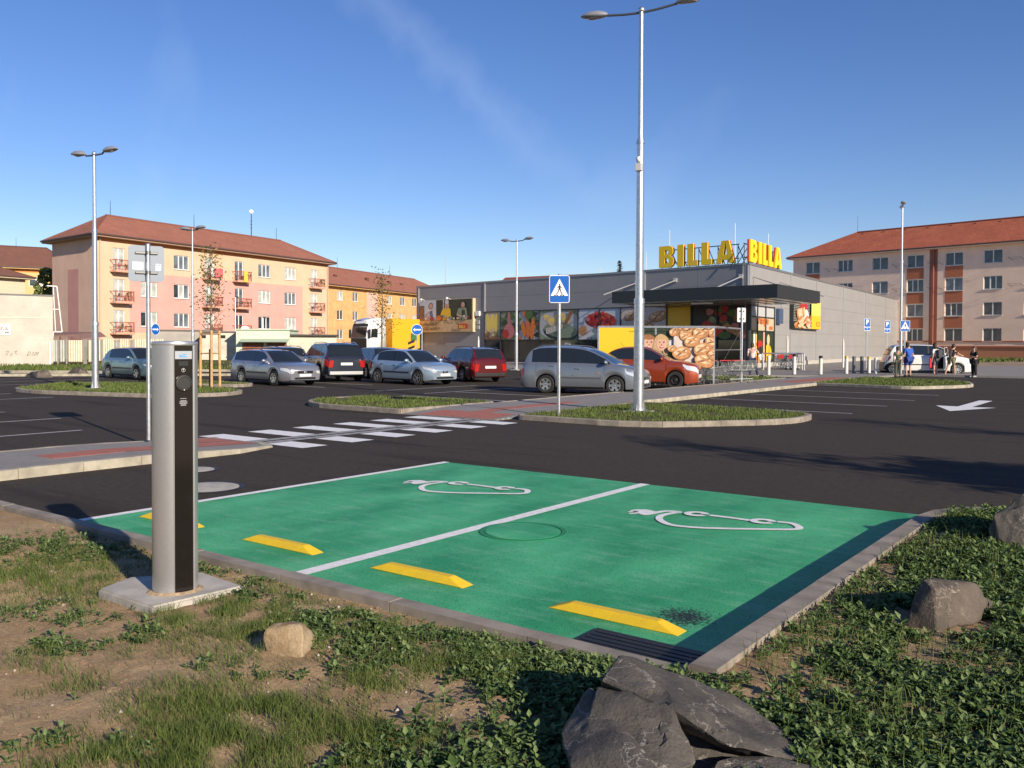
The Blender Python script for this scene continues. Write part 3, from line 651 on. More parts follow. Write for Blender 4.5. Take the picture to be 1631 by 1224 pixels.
# right: nearly closed leaf cover
for i in range(88000):
    x, y = random.uniform(-3.1, 5.7), random.uniform(1.1, 9.6)
    if x > 0 and y < 2: continue
    if x < -1.66:
        if y > 3.78 or x < -2.6: continue
        if random.random() > (x+2.6)/.7+.2: continue
    dens = .80 + .75*noise.noise((x*1.1, y*1.1, 9))
    bare = (Vector((x, y))-at(1530, 1060, .1).to_2d()).length
    if bare < .30: dens -= .55
    if x > -1.66 and x < -1.45: dens -= .35
    if y > 9.3: dens -= .3
    if random.random() > dens or not ok(x, y): continue
    weed(wr, x, y, random.uniform(.038, .075)*(1.3 if random.random() < .12 else 1)); cnt += 1
o = wr.build('weeds', LEAF); tag(o, 'dense leafy green weeds covering the bed right of the green bays', 'weeds', kind='stuff')
wl_ = MB(); random.seed(21)
def blobs(L_): return [(at(px, py, .09).to_2d(), r, wt) for px, py, r, wt in L_]
WB = blobs([(545, 1000, .26, 1), (600, 1005, .24, 1), (660, 1020, .25, .9), (730, 1025, .26, 1), (800, 1040, .28, 1.1), (870, 1045, .28, 1.2), (930, 1040, .22, 1.2), (960, 1060, .2, 1.2), (860, 1085, .22, .9), (780, 1075, .2, .7), (560, 1055, .18, .8), (610, 1060, .14, .6), (100, 865, .40, .7), (40, 880, .4, .6), (170, 880, .25, .6), (50, 965, .22, .6), (150, 975, .2, .7), (235, 1005, .16, .6), (110, 1035, .14, .6), (60, 1020, .15, .5), (350, 900, .2, .6), (420, 915, .2, .6), (470, 950, .18, .7), (500, 985, .18, .8), (340, 1065, .12, .5), (400, 1085, .12, .6), (150, 1105, .1, .4), (70, 1190, .12, .6), (190, 1195, .12, .5), (240, 1000, .14, .6), (390, 945, .16, .5), (280, 905, .2, .5), (1010, 1085, .3, 1.2), (1060, 1090, .3, 1.2)])
GB = blobs([(300, 1150, .32, 1.2), (400, 1165, .32, 1.2), (210, 1195, .28, 1.2), (480, 1190, .26, 1), (560, 1175, .24, .9), (620, 1200, .22, .9), (330, 1110, .22, .8), (440, 1120, .2, .6), (100, 900, .5, .7), (30, 920, .5, .6), (160, 940, .3, .6), (250, 890, .3, .3), (300, 975, .25, .8), (350, 985, .3, .8), (400, 990, .25, .7), (440, 965, .25, .6), (370, 1030, .25, .6), (480, 930, .25, .35), (570, 1010, .35, .6), (640, 1060, .25, .7), (600, 1085, .2, .7), (720, 1060, .25, .6), (790, 1090, .2, .4), (30, 1050, .25, .5), (120, 1085, .15, .5), (90, 1210, .16, .6), (230, 1040, .2, .3), (820, 1060, .3, .6), (350, 1200, .3, 1.2)])
def field(x, y, B):
    v = Vector((x, y)); return sum(wt*math.exp(-((v-c).length/r)**2) for c, r, wt in B)
for i in range(60000):
    x, y = random.uniform(-9.5, -1.6), random.uniform(.8, 3.86)
    if not visible(x, y, 0): continue
    d = (field(x, y, WB)*.28 + .012)*(1+1.7*noise.noise((x*4.5, y*4.5, 12))) - .03
    if random.random() > d or not ok(x, y): continue
    weed(wl_, x, y, random.uniform(.032, .068), random.randint(5, 9))
o = wl_.build('weeds', LEAF); tag(o, 'scattered leafy weeds on the bare soil round the charging post', 'weeds', kind='stuff')
random.seed(5)
sp = []
for i in range(520000):
    x, y = random.uniform(-9.5, -.6), random.uniform(.7, 3.84)
    if not visible(x, y, 0): continue
    d = (field(x, y, GB)*.30 + .035)*(1+2.2*noise.noise((x*5, y*5, 3))) - .05
    if random.random() > d or not ok(x, y): continue
    sp.append((x, y))
o = blades(sp, .055, .0015, 'bed_grass', None, bedz, lean=1.1); tag(o, 'thin grass tufts growing on the soil bed', 'grass', kind='stuff')
sp = []
for i in range(50000):
    x, y = random.uniform(-1.7, 4), random.uniform(1.5, 9.5)
    if random.random() > .22+.9*noise.noise((x*1.6, y*1.6, 55)) or not ok(x, y): continue
    sp.append((x, y))
o = blades(sp, .11, .002, 'bed_grass', None, bedz, lean=.7); tag(o, 'grass blades among the dense weeds at right', 'grass', kind='stuff')
# dry stems and straw lying about
dm_ = mat('dry_stem', (.40, .31, .18), .9, var=.3, vs_=6); ds = MB(); random.seed(44)
for i in range(900):
    x, y = random.uniform(-7, 3.2), random.uniform(.9, 9)
    if not ok(x, y): continue
    a = random.uniform(0, 6.28); l = random.uniform(.02, .08); z = bedz(x, y)+.004; k = random.uniform(-.2, .7)
    ds.tube((x, y, z), (x+math.cos(a)*l, y+math.sin(a)*l, z+l*k), .0014, .0008, 3)
o = ds.build('dry_stems', dm_); tag(o, 'dry straw and dead stems lying on the bed', 'straw', kind='stuff')
# clods and pebbles
peb = MB(); random.seed(9)
for i in range(9000):
    x, y = random.uniform(-8, 1.5), random.uniform(.8, 9)
    if not ok(x, y) or (x > -1.7 and random.random() < .7): continue
    s = random.choice((.004, .005, .006, .008, .012)); z = bedz(x, y)
    v = [Vector((x, y, z+s*.3))+Vector((random.uniform(-1, 1), random.uniform(-1, 1), random.uniform(-.5, .7)))*s for k in range(6)]
    c_ = sum(v, Vector())/6; v = [c_+Vector(d)*s*random.uniform(.7, 1.3) for d in ((1, 0, 0), (0, 1, 0), (-1, 0, 0), (0, -1, 0), (0, 0, .8), (0, 0, -.8))]
    peb.add(v, [(0, 1, 4), (1, 2, 4), (2, 3, 4), (3, 0, 4), (1, 0, 5), (2, 1, 5), (3, 2, 5), (0, 3, 5)], 1 if random.random() < .14 else 0)
o = peb.build('pebbles', [mat('clod', (.21, .135, .085), .95), mat('pebble', (.42, .37, .31), .8)]); tag(o, 'soil clods and small pebbles scattered over the bed', 'pebbles', kind='stuff')
# ---------------------------------------------------------------- lamp posts
def lamp_post(base, H, label, arms=1.25, rz=0, r=.085, band=True, plate=True, lean=0, detail=True):
    t = thing('lamp_post', label, 'lamp post', base, 0, 'street lamps of the car park')
    t.rotation_euler = (0, 0, rz)
    k = H*.46
    MB().tube((0, 0, 0), (0, 0, H*.27), r*1.08, r*1.02, 16).tube((0, 0, H*.27), (0, 0, H*.27+.12), r*1.12, r*1.06, 16).tube((0, 0, H*.27+.12), (0, 0, H*.67), r*.82, r*.74, 16).tube((0, 0, H*.67), (0, 0, H*.67+.1), r*.86, r*.74, 16).tube((0, 0, H*.67+.1), (0, 0, H), r*.58, r*.46, 16).ell((0, 0, H+.02), (r*.7, r*.7, r*.7)).build('pole', GALV, t, smooth=40)
    fl = MB().box((-.19, -.19, .0), (.19, .19, .02))
    for a in range(4):
        c, s = math.cos(a*math.pi/2), math.sin(a*math.pi/2)
        Tm = Matrix(((c, -s, 0, 0), (s, c, 0, 0), (0, 0, 1, 0), (0, 0, 0, 1)))
        fl.add([Tm@Vector(q) for q in ((r*.9, -.006, .02), (.18, -.006, .02), (r*.9, -.006, .34), (r*.9, .006, .02), (.18, .006, .02), (r*.9, .006, .34))], [(0, 1, 2), (3, 5, 4), (1, 4, 5, 2), (0, 2, 5, 3)])
    fl.build('base_flange', GALV, t)
    MB().bev((-.30, -.30, -.1), (.30, .30, .0), .02).build('footing', CONC, t)
    ar_ = MB()
    for s in (-1, 1): ar_.path([(0, 0, H-.04), (s*.4, 0, H-.02), (s*arms, 0, H+.03)], .030, 8)
    ar_.build('arm', mat('galv_dark', (.16, .17, .19), .4, .6), t, smooth=40)
    for s in (-1, 1):
        hb = MB(); x0 = s*arms; prof = [(0, .05, .05), (.08, .09, .09), (.22, .14, .12), (.45, .145, .11), (.60, .10, .06), (.66, .05, .02)]; v = []
        for x, wy, hz in prof:
            for a in range(12):
                th = 2*math.pi*a/12; zz_ = math.sin(th); v.append((x0+s*x, math.cos(th)*wy, H+.05+x*.06+(zz_*hz if zz_ > 0 else zz_*hz*.55)))
        hb.add(v, [(j*12+i, j*12+(i+1) % 12, (j+1)*12+(i+1) % 12, (j+1)*12+i) for j in range(5) for i in range(12)]+[tuple(range(12)), tuple(range(60, 72))])
        ho = hb.build('lamp_head', mat('lamp_housing', (.42, .42, .43), .35, .5), t, smooth=50)
        if detail: MB().ell((x0+s*.33, 0, H+.03), (.18, .09, .045)).build('lamp_glass', mat('lamp_lens', (.45, .38, .36), .12, spec=.8), ho, smooth=60)
    if band:
        MB().bev((-.075, -r*.6-.10, H*.60), (.075, -r*.6+.02, H*.60+.17), .01).build('junction_box', mat('box_grey', (.50, .50, .49), .5), t)
        MB().ell((0, -.09, H*.60+.27), (.075, .085, .075)).build('camera_dome', WHT, t, smooth=60)
    return t
q = at(1017, 656, .1); lamp_post((q.x, q.y, .12), zat(26, q), 'tall galvanised lamp post with two lamp heads near the crossing sign', .85, R(10), .115)
q = at(152, 620, .1); lamp_post((q.x, q.y, .12), zat(247, q)-.1, 'galvanised lamp post on the far left lawn island', .45, R(10), .105, band=False)
q = atd(307, 46); lamp_post((q.x, q.y, 0), zat(366, q), 'lamp post rising behind the charging post and staked tree', .25, R(10), .075, band=False)
q = at(822.5, 590); lamp_post((q.x, q.y, .05), zat(385, q), 'lamp post in front of the vegetable posters', .62, R(-2), .095, band=False)
q = at(1434, 598, .0); lamp_post((q.x, q.y, .0), zat(328, q)-.05, 'lamp post beside the white van and the people', .45, R(-75), .09, band=False)
for (px, py, lb) in ((369, 474, 'small lamp post behind the mint green garage'), (413, 507, 'small lamp post farthest right above the garages')):
    q = atd(px+6, 78, 0); h = zat(py, q); t = thing('street_light', lb, 'street light', q, R(130))
    MB().tube((0, 0, 0), (0, 0, h), .06, .045, 8).tube((0, 0, h-.03), (.5, 0, h+.05), .035, .03, 6).build('pole', GALV, t)
    MB().bev((.35, -.09, h), (.85, .09, h+.11), .03).build('lamp_head', DARK, t)

# ---------------------------------------------------------------- signs
BLUE = mat('sign_blue', (.010, .11, .42), .35); SGREY = mat('sign_back', (.17, .20, .24), .5, .2); SWH = mat('sign_white', (.82, .82, .82), .4); SBK = mat('sign_black', (.02, .02, .02), .5)
def rrect(w_, h_, r, k=5):
    out = []
    for cx, cy, a0 in ((w_/2-r, h_/2-r, 0), (-w_/2+r, h_/2-r, 90), (-w_/2+r, -h_/2+r, 180), (w_/2-r, -h_/2+r, 270)):
        for i in range(k+1): a = R(a0+90*i/k); out.append((cx+r*math.cos(a), cy+r*math.sin(a)))
    return out
def plate(mb, outline, y0, y1, m=0, cz=0, cx=0):
    n = len(outline); mb.add([(x+cx, y0, z+cz) for x, z in outline]+[(x+cx, y1, z+cz) for x, z in outline], [tuple(range(n)), tuple(range(2*n-1, n-1, -1))]+[(i, n+i, n+(i+1) % n, (i+1) % n) for i in range(n)], m)
def face_to(base, off=0): return math.atan2(-base[1], -base[0])+R(90)+R(off)
def disc(mb, r, y0, y1, m, cz=0, n=32): plate(mb, [(r*math.cos(2*math.pi*i/n), r*math.sin(2*math.pi*i/n)) for i in range(n)], y0, y1, m, cz)
def walker_face(par, w_, h_, cz, y=-.034):
    f = MB(); plate(f, rrect(w_-.03, h_-.03, .03), y, y+.004, 0, cz); f.build('sign_face', BLUE, par)
    s = w_*.43; f = MB(); plate(f, [(-s, -s*.92), (s, -s*.92), (0, s*1.02)], y-.003, y, 0, cz+h_*.05); f.build('sign_triangle', SWH, par)
    g_ = MB(); c = cz+h_*.05-s*.16; u = s/.2*1.35
    plate(g_, [(.012*math.cos(a*.63)*u, .014*math.sin(a*.63)*u) for a in range(10)], y-.006, y-.003, 0, c+.075*u)
    for q in ([(-.013, .058), (.014, .060), (.018, .0), (-.014, 0)], [(-.013, .055), (-.045, .012), (-.038, .006), (-.010, .038)], [(.012, .058), (.048, .020), (.042, .012), (.010, .038)],
              [(-.014, .004), (.004, .002), (-.022, -.062), (-.056, -.098), (-.064, -.088), (-.034, -.055)], [(.0, .002), (.018, .004), (.034, -.05), (.058, -.092), (.048, -.1), (.020, -.056)]):
        plate(g_, [(a*u, b*u) for a, b in q][::-1], y-.006, y-.003, 0, c)
    for x in (-.085, -.045, .02, .06): plate(g_, [(x*u, -.095*u), ((x+.022)*u, -.095*u), ((x+.017)*u, -.118*u), ((x-.006)*u, -.118*u)][::-1], y-.006, y-.003, 0, c)
    g_.build('walking_figure', SBK, par)
def pole_sign(base, hc, htop, label, r=.03, off=0, cat='road sign', group=None):
    t = thing('road_sign', label, cat, base, face_to(base, off), group); MB().tube((0, 0, 0), (0, 0, htop), r, r, 14).tube((0, 0, htop), (0, 0, htop+.015), r*1.15, r*.9, 14).build('pole', GALV, t, smooth=40); return t
q = at(890, 662, .1); h = zat(461, q)-.1; t = pole_sign((q.x, q.y, .1), h, h+.32, 'blue pedestrian crossing sign on a pole on the lawn island', .036, 0)
f = MB(); plate(f, rrect(.45, .61, .05), -.05, -.034, 0, h); f.build('sign_plate', SWH, t); walker_face(t, .45, .61, h, -.054)
f = MB(); plate(f, rrect(.43, .59, .05), -.034, -.030, 0, h); f.build('sign_back', SGREY, t)
# sign seen from behind
q = at(237, 701, .1); h = zat(420, q)-.1; t = pole_sign((q.x, q.y, .1), h, h+.31, 'grey back of a two-panel sign on a pole left of the charging post', .034, 6)
f = MB(); plate(f, rrect(.54, .58, .055), .042, .062, 0, h, -.02); f.build('sign_plate', SGREY, t)
f = MB(); f.box((.02, .036, h-.285), (.032, .044, h+.285)); plate(f, rrect(.54, .58, .055), .062, .066, 0, h, -.02); f.build('sign_rim', SWH, t)
for z in (-.15, .17):
    f = MB().bev((-.19, .008, h+z-.018), (.15, .044, h+z+.018), .006).tube((0, .0, h+z-.03), (0, 0, h+z+.03), .041, n=12); f.build('bracket', mat('bracket_dark', (.13, .13, .13), .4, .7), t)
f = MB().box((-.23, .034, h-.10), (-.07, .041, h+.02)); f.build('sticker', SWH, t)
f = MB().box((.12, .034, h-.11), (.20, .041, h+.0)); f.build('sticker', SWH, t); f = MB()
for i, (a, b) in enumerate(((.125, .02), (.145, .028), (.165, .018), (.18, .03))): f.box((a, .030, h-.03), (a+.012, .034, h-.03+b))
f.build('sticker_print', BLUE, t)
f = MB().box((.125, .030, h-.085), (.195, .034, h-.078)); f.build('sticker_print', mat('sign_red', (.5, .03, .03), .5), t)
def arrow_sign(px, py, dep, rad, label, left=True, poles=1, off=0, sq=1.0, gx=0):
    q = atd(px, dep, 0); h = zat(py, q); t = pole_sign((q.x, q.y, 0), h, h+rad*.8, label, .035, off)
    if poles > 1: MB().tube((.34, 0, 0), (.34, 0, h-.1), .035, n=10).build('pole', GALV, t)
    f = MB(); disc(f, rad, -.05, -.036, 0, h); f.build('sign_plate', SWH, t); f = MB(); disc(f, rad*.93, -.054, -.05, 0, h); f.build('sign_face', BLUE, t)
    s = -1 if left else 1; a = rad*.72; f = MB()
    ar__ = [(s*a, 0), (s*a*.45, a*.42), (s*a*.52, a*.16), (-s*a, a*.16), (-s*a, -a*.16), (s*a*.52, -a*.16), (s*a*.45, -a*.42)]
    plate(f, ar__ if s > 0 else ar__[::-1], -.058, -.054, 0, h); f.build('arrow', SWH, t); return t
arrow_sign(664, 525.5, 60, .37, 'round blue arrow sign at the left corner of the supermarket', True, 2, 0)
arrow_sign(246.5, 525, 45, .30, 'round blue arrow sign just above the charging post', False, 1, 48)
# far blue signs at right
for px, y0, y1, dep, kind, lb in ((1380, 508, 527, 60, 'P', 'blue parking sign leftmost on the long grey side wall'), (1412, 511, 530, 66, 'P', 'blue parking sign second on the long grey side wall'), (1440.5, 511, 528, 47.5, 'W', 'blue pedestrian crossing sign beside the lamp post at right')):
    q = atd(px, dep, 0); h = zat((y0+y1)/2, q); hh = (y1-y0)*dep/F; t = pole_sign((q.x, q.y, 0), h, h+hh/2, lb, .035, 42 if kind == 'P' else 20)
    w_ = .50; f = MB(); plate(f, rrect(w_, hh, .04), -.05, -.036, 0, h); f.build('sign_plate', SWH, t)
    if kind == 'P':
        f = MB(); plate(f, rrect(w_-.04, hh*.66, .03), -.054, -.05, 0, h+hh*.15); f.build('sign_face', BLUE, t)
        f = MB(); plate(f, rrect(w_-.04, hh*.24, .02), -.054, -.05, 0, h-hh*.35); f.build('sign_face', BLUE, t)
        text_mesh('P', .46, SWH, 'letter', 'CENTER', 0, t, Matrix.Translation((0, -.056, h+.02))@Matrix.Rotation(R(90), 4, 'X'), .01)
        text_mesh('+', .22, SWH, 'letter', 'CENTER', 0, t, Matrix.Translation((0, -.056, h-hh*.42))@Matrix.Rotation(R(90), 4, 'X'))
    else: walker_face(t, w_, hh, h, -.054)
# sign back near the shelter
q = at(1181, 611, .05); h = zat(502, q); t = pole_sign((q.x, q.y, .0), h, h+.3, 'pale sign seen from behind beside the man on the phone', .04, 35)
f = MB(); plate(f, rrect(.42, .60, .04), .042, .056, 0, h); f.build('sign_plate', mat('sign_back_pale', (.5, .5, .5), .5, .3), t)
f = MB()
for z in (-.16, .16): f.bev((-.12, .006, h+z-.02), (.12, .044, h+z+.02), .005)
f.build('bracket', DARK, t)

# ---------------------------------------------------------------- bollards
BW = mat('bollard_white', (.62, .60, .55), .5); BY = mat('bollard_yellow', (.55, .45, .12), .5); BD = mat('bollard_dark', (.13, .14, .15), .45, .5)
def bollard(px, py, top, style, label):
    q = at(px, py, .1); h = zat(top, q)-.1; t = thing('bollard', label, 'bollard', (q.x, q.y, .1), 0, 'bollards along the pavement')
    m = BD if style == 'd' else BW
    MB().tube((0, 0, 0), (0, 0, h-.14), .095, .09, 14).build('shaft', m, t, smooth=40)
    MB().lathe([(.10, h-.14), (.10, h-.02), (.075, h), (.005, h+.004)], 14).build('cap', {'w': BW, 'd': BD, 'k': BLK, 'y': BY}[style], t, smooth=40)
    MB().lathe([(.13, 0), (.13, .012), (.10, .016)], 14).build('foot_ring', DARK, t)
for a in ((1224, 598, 567, 'w', 'pale bollard leftmost in front of the parked trolleys'), (1265, 597, 564, 'k', 'pale bollard with a black cap in front of the trolley row'), (1307, 597, 567, 'k', 'pale bollard with black cap standing alone right of the trolleys'),
          (1348, 596, 567, 'y', 'pale bollard with a yellowish cap left of the dark pair'), (1360, 595, 568, 'd', 'dark grey bollard, left one of the dark pair'), (1372.5, 595, 568, 'd', 'dark grey bollard, right one of the dark pair'),
          (1384, 595, 568, 'y', 'pale bollard with a yellowish cap next to the white van'), (1395, 596, 570, 'w', 'short pale bollard half behind the tail of the white van'),
          (794, 590, 566, 'w', 'pale bollard right of the dark red car by the shop window'), (692, 592, 567, 'w', 'pale bollard between light blue and dark red car'), (850, 590, 565, 'w', 'pale bollard left of the silver minivan tail')):
    bollard(*a)
for px, top, bot, lb in ((1254, 541, 585, 'thin white post against the side wall behind the trolleys'), (1343, 546, 586, 'thin white post against the long side wall'), (762, 542, 586, 'thin white post at the left end of the shop window')):
    q = atd(px, 62 if px > 800 else 66, 0); h = zat(top, q); t = thing('marker_post', lb, 'post', q); MB().tube((0, 0, 0), (0, 0, h), .07, .07, 10).ell((0, 0, h), (.05, .05, .3)).build('post_shaft', BW, t, smooth=40)
# ---------------------------------------------------------------- walls with real openings, windows as parts
def wallmesh(Lw, Hw, ops, colf, mats, rev=.16, z0=0, extra_x=(), extra_z=(), skip=None):
    xs = sorted(set([0, Lw]+[round(v, 4) for o in ops for v in (o[0], o[1])]+list(extra_x))); zs = sorted(set([z0, Hw]+[round(v, 4) for o in ops for v in (o[2], o[3])]+list(extra_z)))
    mb = MB()
    for i in range(len(xs)-1):
        for j in range(len(zs)-1):
            cx, cz = (xs[i]+xs[i+1])/2, (zs[j]+zs[j+1])/2
            if any(o[0] < cx < o[1] and o[2] < cz < o[3] for o in ops): continue
            mb.add([(xs[i], 0, zs[j]), (xs[i+1], 0, zs[j]), (xs[i+1], 0, zs[j+1]), (xs[i], 0, zs[j+1])], [(0, 1, 2, 3)], colf(cx, cz))
    for a, b, c, d in ops:
        m = colf((a+b)/2, (c+d)/2)
        mb.add([(a, 0, c), (b, 0, c), (b, 0, d), (a, 0, d), (a, rev, c), (b, rev, c), (b, rev, d), (a, rev, d)], [(0, 4, 5, 1), (1, 5, 6, 2), (2, 6, 7, 3), (3, 7, 4, 0)], m)
    return mb
FRM = mat('window_frame', (.74, .74, .72), .4); SILL = mat('window_sill', (.62, .60, .56), .5)
_wc = {}
def window(parent, x, z, w_, h, n, y=.09, lights=None, door=False, sillm=None, key='', cross=False):
    k = (round(w_, 2), round(h, 2), n, cross)
    if k not in _wc:
        f = MB(); b = .07; f.box((0, 0, 0), (w_, .06, b)).box((0, 0, h-b), (w_, .06, h)).box((0, 0, b), (b, .06, h-b)).box((w_-b, 0, b), (w_, .06, h-b))
        cols = []
        for i in range(n):
            x0, x1 = b+(w_-2*b)*i/n, b+(w_-2*b)*(i+1)/n; cols.append((x0, x1))
            if i: f.box((x0-.055, -.01, b), (x0+.055, .06, h-b))
        if cross: f.box((b, .005, h*.62), (w_-b, .055, h*.62+.05))
        _wc[k] = (f.mesh('window', FRM), [[MB().add([(x0, .035, b), (x1, .035, b), (x1, .035, h-b), (x0, .035, h-b)], [(0, 1, 2, 3)]).mesh('pane', g_) for g_ in WGL] for x0, x1 in cols], MB().box((-.05, -.17, -.05), (w_+.05, .02, 0)).mesh('sill', sillm or SILL))
    fm, pn, sm = _wc[k]; wo = obj('window', fm, parent, (x, y, z))
    for i in range(n):
        q = random.random(); li = (lights if lights is not None else (0 if q < .45 else 1 if q < .72 else 2)); obj('pane', pn[i][li], wo)
    if not door: obj('sill', sm, wo, (0, -.02, 0))
    return wo
def frame_of(A, B):
    """rotation so that local +x runs A->B and local -y is outside (to the right of A->B)"""
    d = (Vector(B).to_2d()-Vector(A).to_2d()); return math.atan2(d.y, d.x), d.length
def tilemat(name, a, b, dark):
    g = NG(name, .85, .25); br = g.t.nodes.new('ShaderNodeTexBrick'); uvn = g.t.nodes.new('ShaderNodeTexCoord')
    g.t.links.new(uvn.outputs['UV'], br.inputs[0]); br.inputs['Scale'].default_value = 1; br.inputs['Brick Width'].default_value = .30; br.inputs['Row Height'].default_value = .36; br.inputs['Mortar Size'].default_value = .022; br.inputs['Mortar Smooth'].default_value = .6
    br.inputs['Color1'].default_value = (*a, 1); br.inputs['Color2'].default_value = (*b, 1); br.inputs['Mortar'].default_value = (*dark, 1)
    c = g.mix(g.ramp(g.noise(.5, 6, .65), .35, .7), br.outputs[0], g.mix(.45, br.outputs[0], dark)); g.color(c)
    g.bump(br.outputs['Fac'], -.9, .05); return g.m
TILE_B = tilemat('roof_tile_brown', (.33, .13, .085), (.39, .16, .105), (.21, .088, .06)); TILE_R = tilemat('roof_tile_red', (.42, .115, .058), (.50, .15, .075), (.20, .055, .035))
TILE_D = tilemat('roof_tile_dark', (.20, .09, .065), (.24, .11, .075), (.12, .06, .045))
def hip_roof(par, c, ze, zr, i0, i1, over, m, soff):
    """c: 4 ground corners A,B,C,D (A->B front eave); ridge parallel to AB, inset i0 at A side and i1 at B side"""
    A, B, C, D = [Vector(p).to_2d() for p in c]; u = (B-A).normalized(); v = (D-A).normalized()
    A2, B2, C2, D2 = A-u*over-v*over, B+u*over-v*over, C+u*over+v*over, D-u*over+v*over
    m0, m1 = (A2+D2)/2, (B2+C2)/2; r0, r1 = m0+u*i0, m1-u*i1
    v3 = [(*A2, ze), (*B2, ze), (*C2, ze), (*D2, ze), (*r0, zr), (*r1, zr)]
    fs = [(0, 1, 5, 4), (1, 2, 5), (2, 3, 4, 5), (3, 0, 4)]
    me = MB().add(v3, fs).mesh('roof', m); uvl = me.uv_layers.new(name='UVMap')
    for p in me.polygons:
        a, b = [Vector(v3[fs[p.index][k]]) for k in (0, 1)]; e = (b-a).normalized(); n_ = p.normal; h = n_.cross(e)
        for li in p.loop_indices:
            q = me.vertices[me.loops[li].vertex_index].co - a; uvl.data[li].uv = (q.dot(e), q.dot(h))
    ro = obj('roof', me, par)
    V4 = [A2, B2, C2, D2]
    MB().prism([tuple(p) for p in V4], ze-.22, ze-.02, bottom=True).build('eaves', soff, ro)
    gt = MB()
    for i in range(4):
        a, b = V4[i], V4[(i+1) % 4]; o_ = (Vector(((b-a).y, -(b-a).x))).normalized()*.08; gt.tube((*(a+o_), ze-.02), (*(b+o_), ze-.02), .085, n=8)
    gt.build('gutter', mat('gutter_brown', (.10, .06, .05), .5), ro)
    rc = MB(); rc.tube((*r0, zr+.02), (*r1, zr+.02), .13, n=8)
    for a, b in ((0, 4), (3, 4), (1, 5), (2, 5)): rc.tube(v3[a], v3[b], .10, n=6)
    rc.build('ridge_tiles', m, ro)
    return ro, r0, r1
def rod(par, p, h, r=.03, nm='lightning_rod'): MB().tube(p, (p[0], p[1], p[2]+h), r, r*.6, 6).build(nm, DARK, par)
def quad(A, B, D): A, B, D = Vector(A), Vector(B), Vector(D); return [A, B, B+D-A, D]

# --- pink and peach apartment block with balconies
PEACH = mat('render_peach', (.60, .43, .29), .9, var=.05, vs_=.8); PINK = mat('render_pink', (.58, .32, .27), .9, var=.05, vs_=.8); ROSE = mat('render_rose', (.56, .27, .24), .9, var=.05, vs_=.8)
GABLE = mat('render_gable', (.70, .46, .34), .9, var=.06, vs_=.6); ORNG = mat('render_orange', (.68, .25, .08), .9)
def wall_part(par, org, A, B, H_, ops, colf, mats, **k):
    ang, Lw = frame_of(A, B); a = Vector(A).to_2d()-Vector(org).to_2d()
    o = wallmesh(Lw, H_, ops, colf, mats, **k).build('wall', mats, par, loc=(a.x, a.y, 0), rz=ang); return o, Lw
Bq = quad(atd(155, 80), atd(523, 107.6), atd(84, 86)); A_, B_, C_, D_ = Bq
bb = thing('apartment_block', 'peach and pink four-storey block with balconies and brown hipped roof', 'building', A_)
ZE = zat(371, A_)-.15; rows = [zat(y, A_+(B_-A_)*.33) for y in ()]
ang, LB_ = frame_of(A_, B_)
def sx(px): return along(A_, B_, px)
cen = [(190, 'b'), (238, 'w'), (289.5, 'w'), (334, 'b'), (381, 'b'), (421.5, 'w'), (462.5, 'w'), (500.5, 'b')]
q290 = A_.to_2d()+(B_-A_).to_2d().normalized()*sx(289)
zr_ = [zat(y, q290) for y in (393+8.5, 440+8.5, 485+8.5, 530+8.5)]     # window centre heights
zr_ = [ZE-1.80-2.86*i for i in range(4)]
ops = []; wins = []; bals = []
for px, kd in cen:
    c = sx(px); hw_ = .95 if kd == 'w' else .62
    for i, zc in enumerate(zr_):
        if kd == 'w' or i == 3: o = (c-hw_, c+hw_, zc-.68, zc+.72)
        else: o = (c-hw_, c+hw_, zc-1.35, zc+.78)
        ops.append(o); wins.append((o, 3 if kd == 'w' else 2, kd == 'b' and i < 3))
        if kd == 'b' and i < 3: bals.append((c, zc-1.35, px, i))
xa, xb = sx(207), sx(482); zb1, zb0 = zr_[0]-1.35, zr_[2]-1.28
def colB(x, z): return 2 if z > ZE-.5 else (1 if xa < x < xb and zb0 < z < zb1 else 0)
wB, _ = wall_part(bb, A_, A_, B_, ZE, ops, colB, [PEACH, PINK, ORNG], extra_x=(xa, xb), extra_z=(zb0, zb1, ZE-.5))
for o, n_, dr in wins: window(wB, o[0], o[2], o[1]-o[0], o[3]-o[2], n_, door=dr, lights=random.choice((0, 1, 2, 2, 2, None)))
ga, LG = frame_of(D_, A_)
def colG(x, z): return 1 if LG*.36 < x < LG*.60 and z < ZE-2.9 else 0
wall_part(bb, A_, D_, A_, ZE, [], colG, [GABLE, ROSE], extra_x=(LG*.36, LG*.60), extra_z=(ZE-2.9,))
wall_part(bb, A_, B_, C_, ZE, [], lambda x, z: 0, [PEACH]); wall_part(bb, A_, C_, D_, ZE, [], lambda x, z: 0, [PEACH])
loc = [p-A_ for p in Bq]; ro, r0, r1 = hip_roof(bb, loc, ZE, zat(334, D_*.35+A_*.65), 4.2, 5.0, .75, TILE_B, mat('soffit', (.35, .22, .15), .8))
zrB = zat(334, D_*.35+A_*.65)
for t_ in (.02, .45, .97): p = r0.lerp(r1, t_); rod(ro, (p.x, p.y, zrB), 1.5)
vt = MB()
for i in range(14):
    p = r0.lerp(r1, .05+i*.07)+Vector(((B_-A_).y, -(B_-A_).x)).normalized()*.55; vt.bev((p.x-.12, p.y-.12, zrB-.62), (p.x+.12, p.y+.12, zrB-.30), .03)
vt.build('roof_vent', TILE_D, ro)
am = r0.lerp(r1, .80); mbm = MB().tube((am.x, am.y, zrB), (am.x, am.y, zrB+3.0), .05, .04, 6); [mbm.tube((am.x-.25, am.y, zrB+z), (am.x+.25, am.y, zrB+z), .02, n=4) for z in (1.0, 1.4, 1.8)]
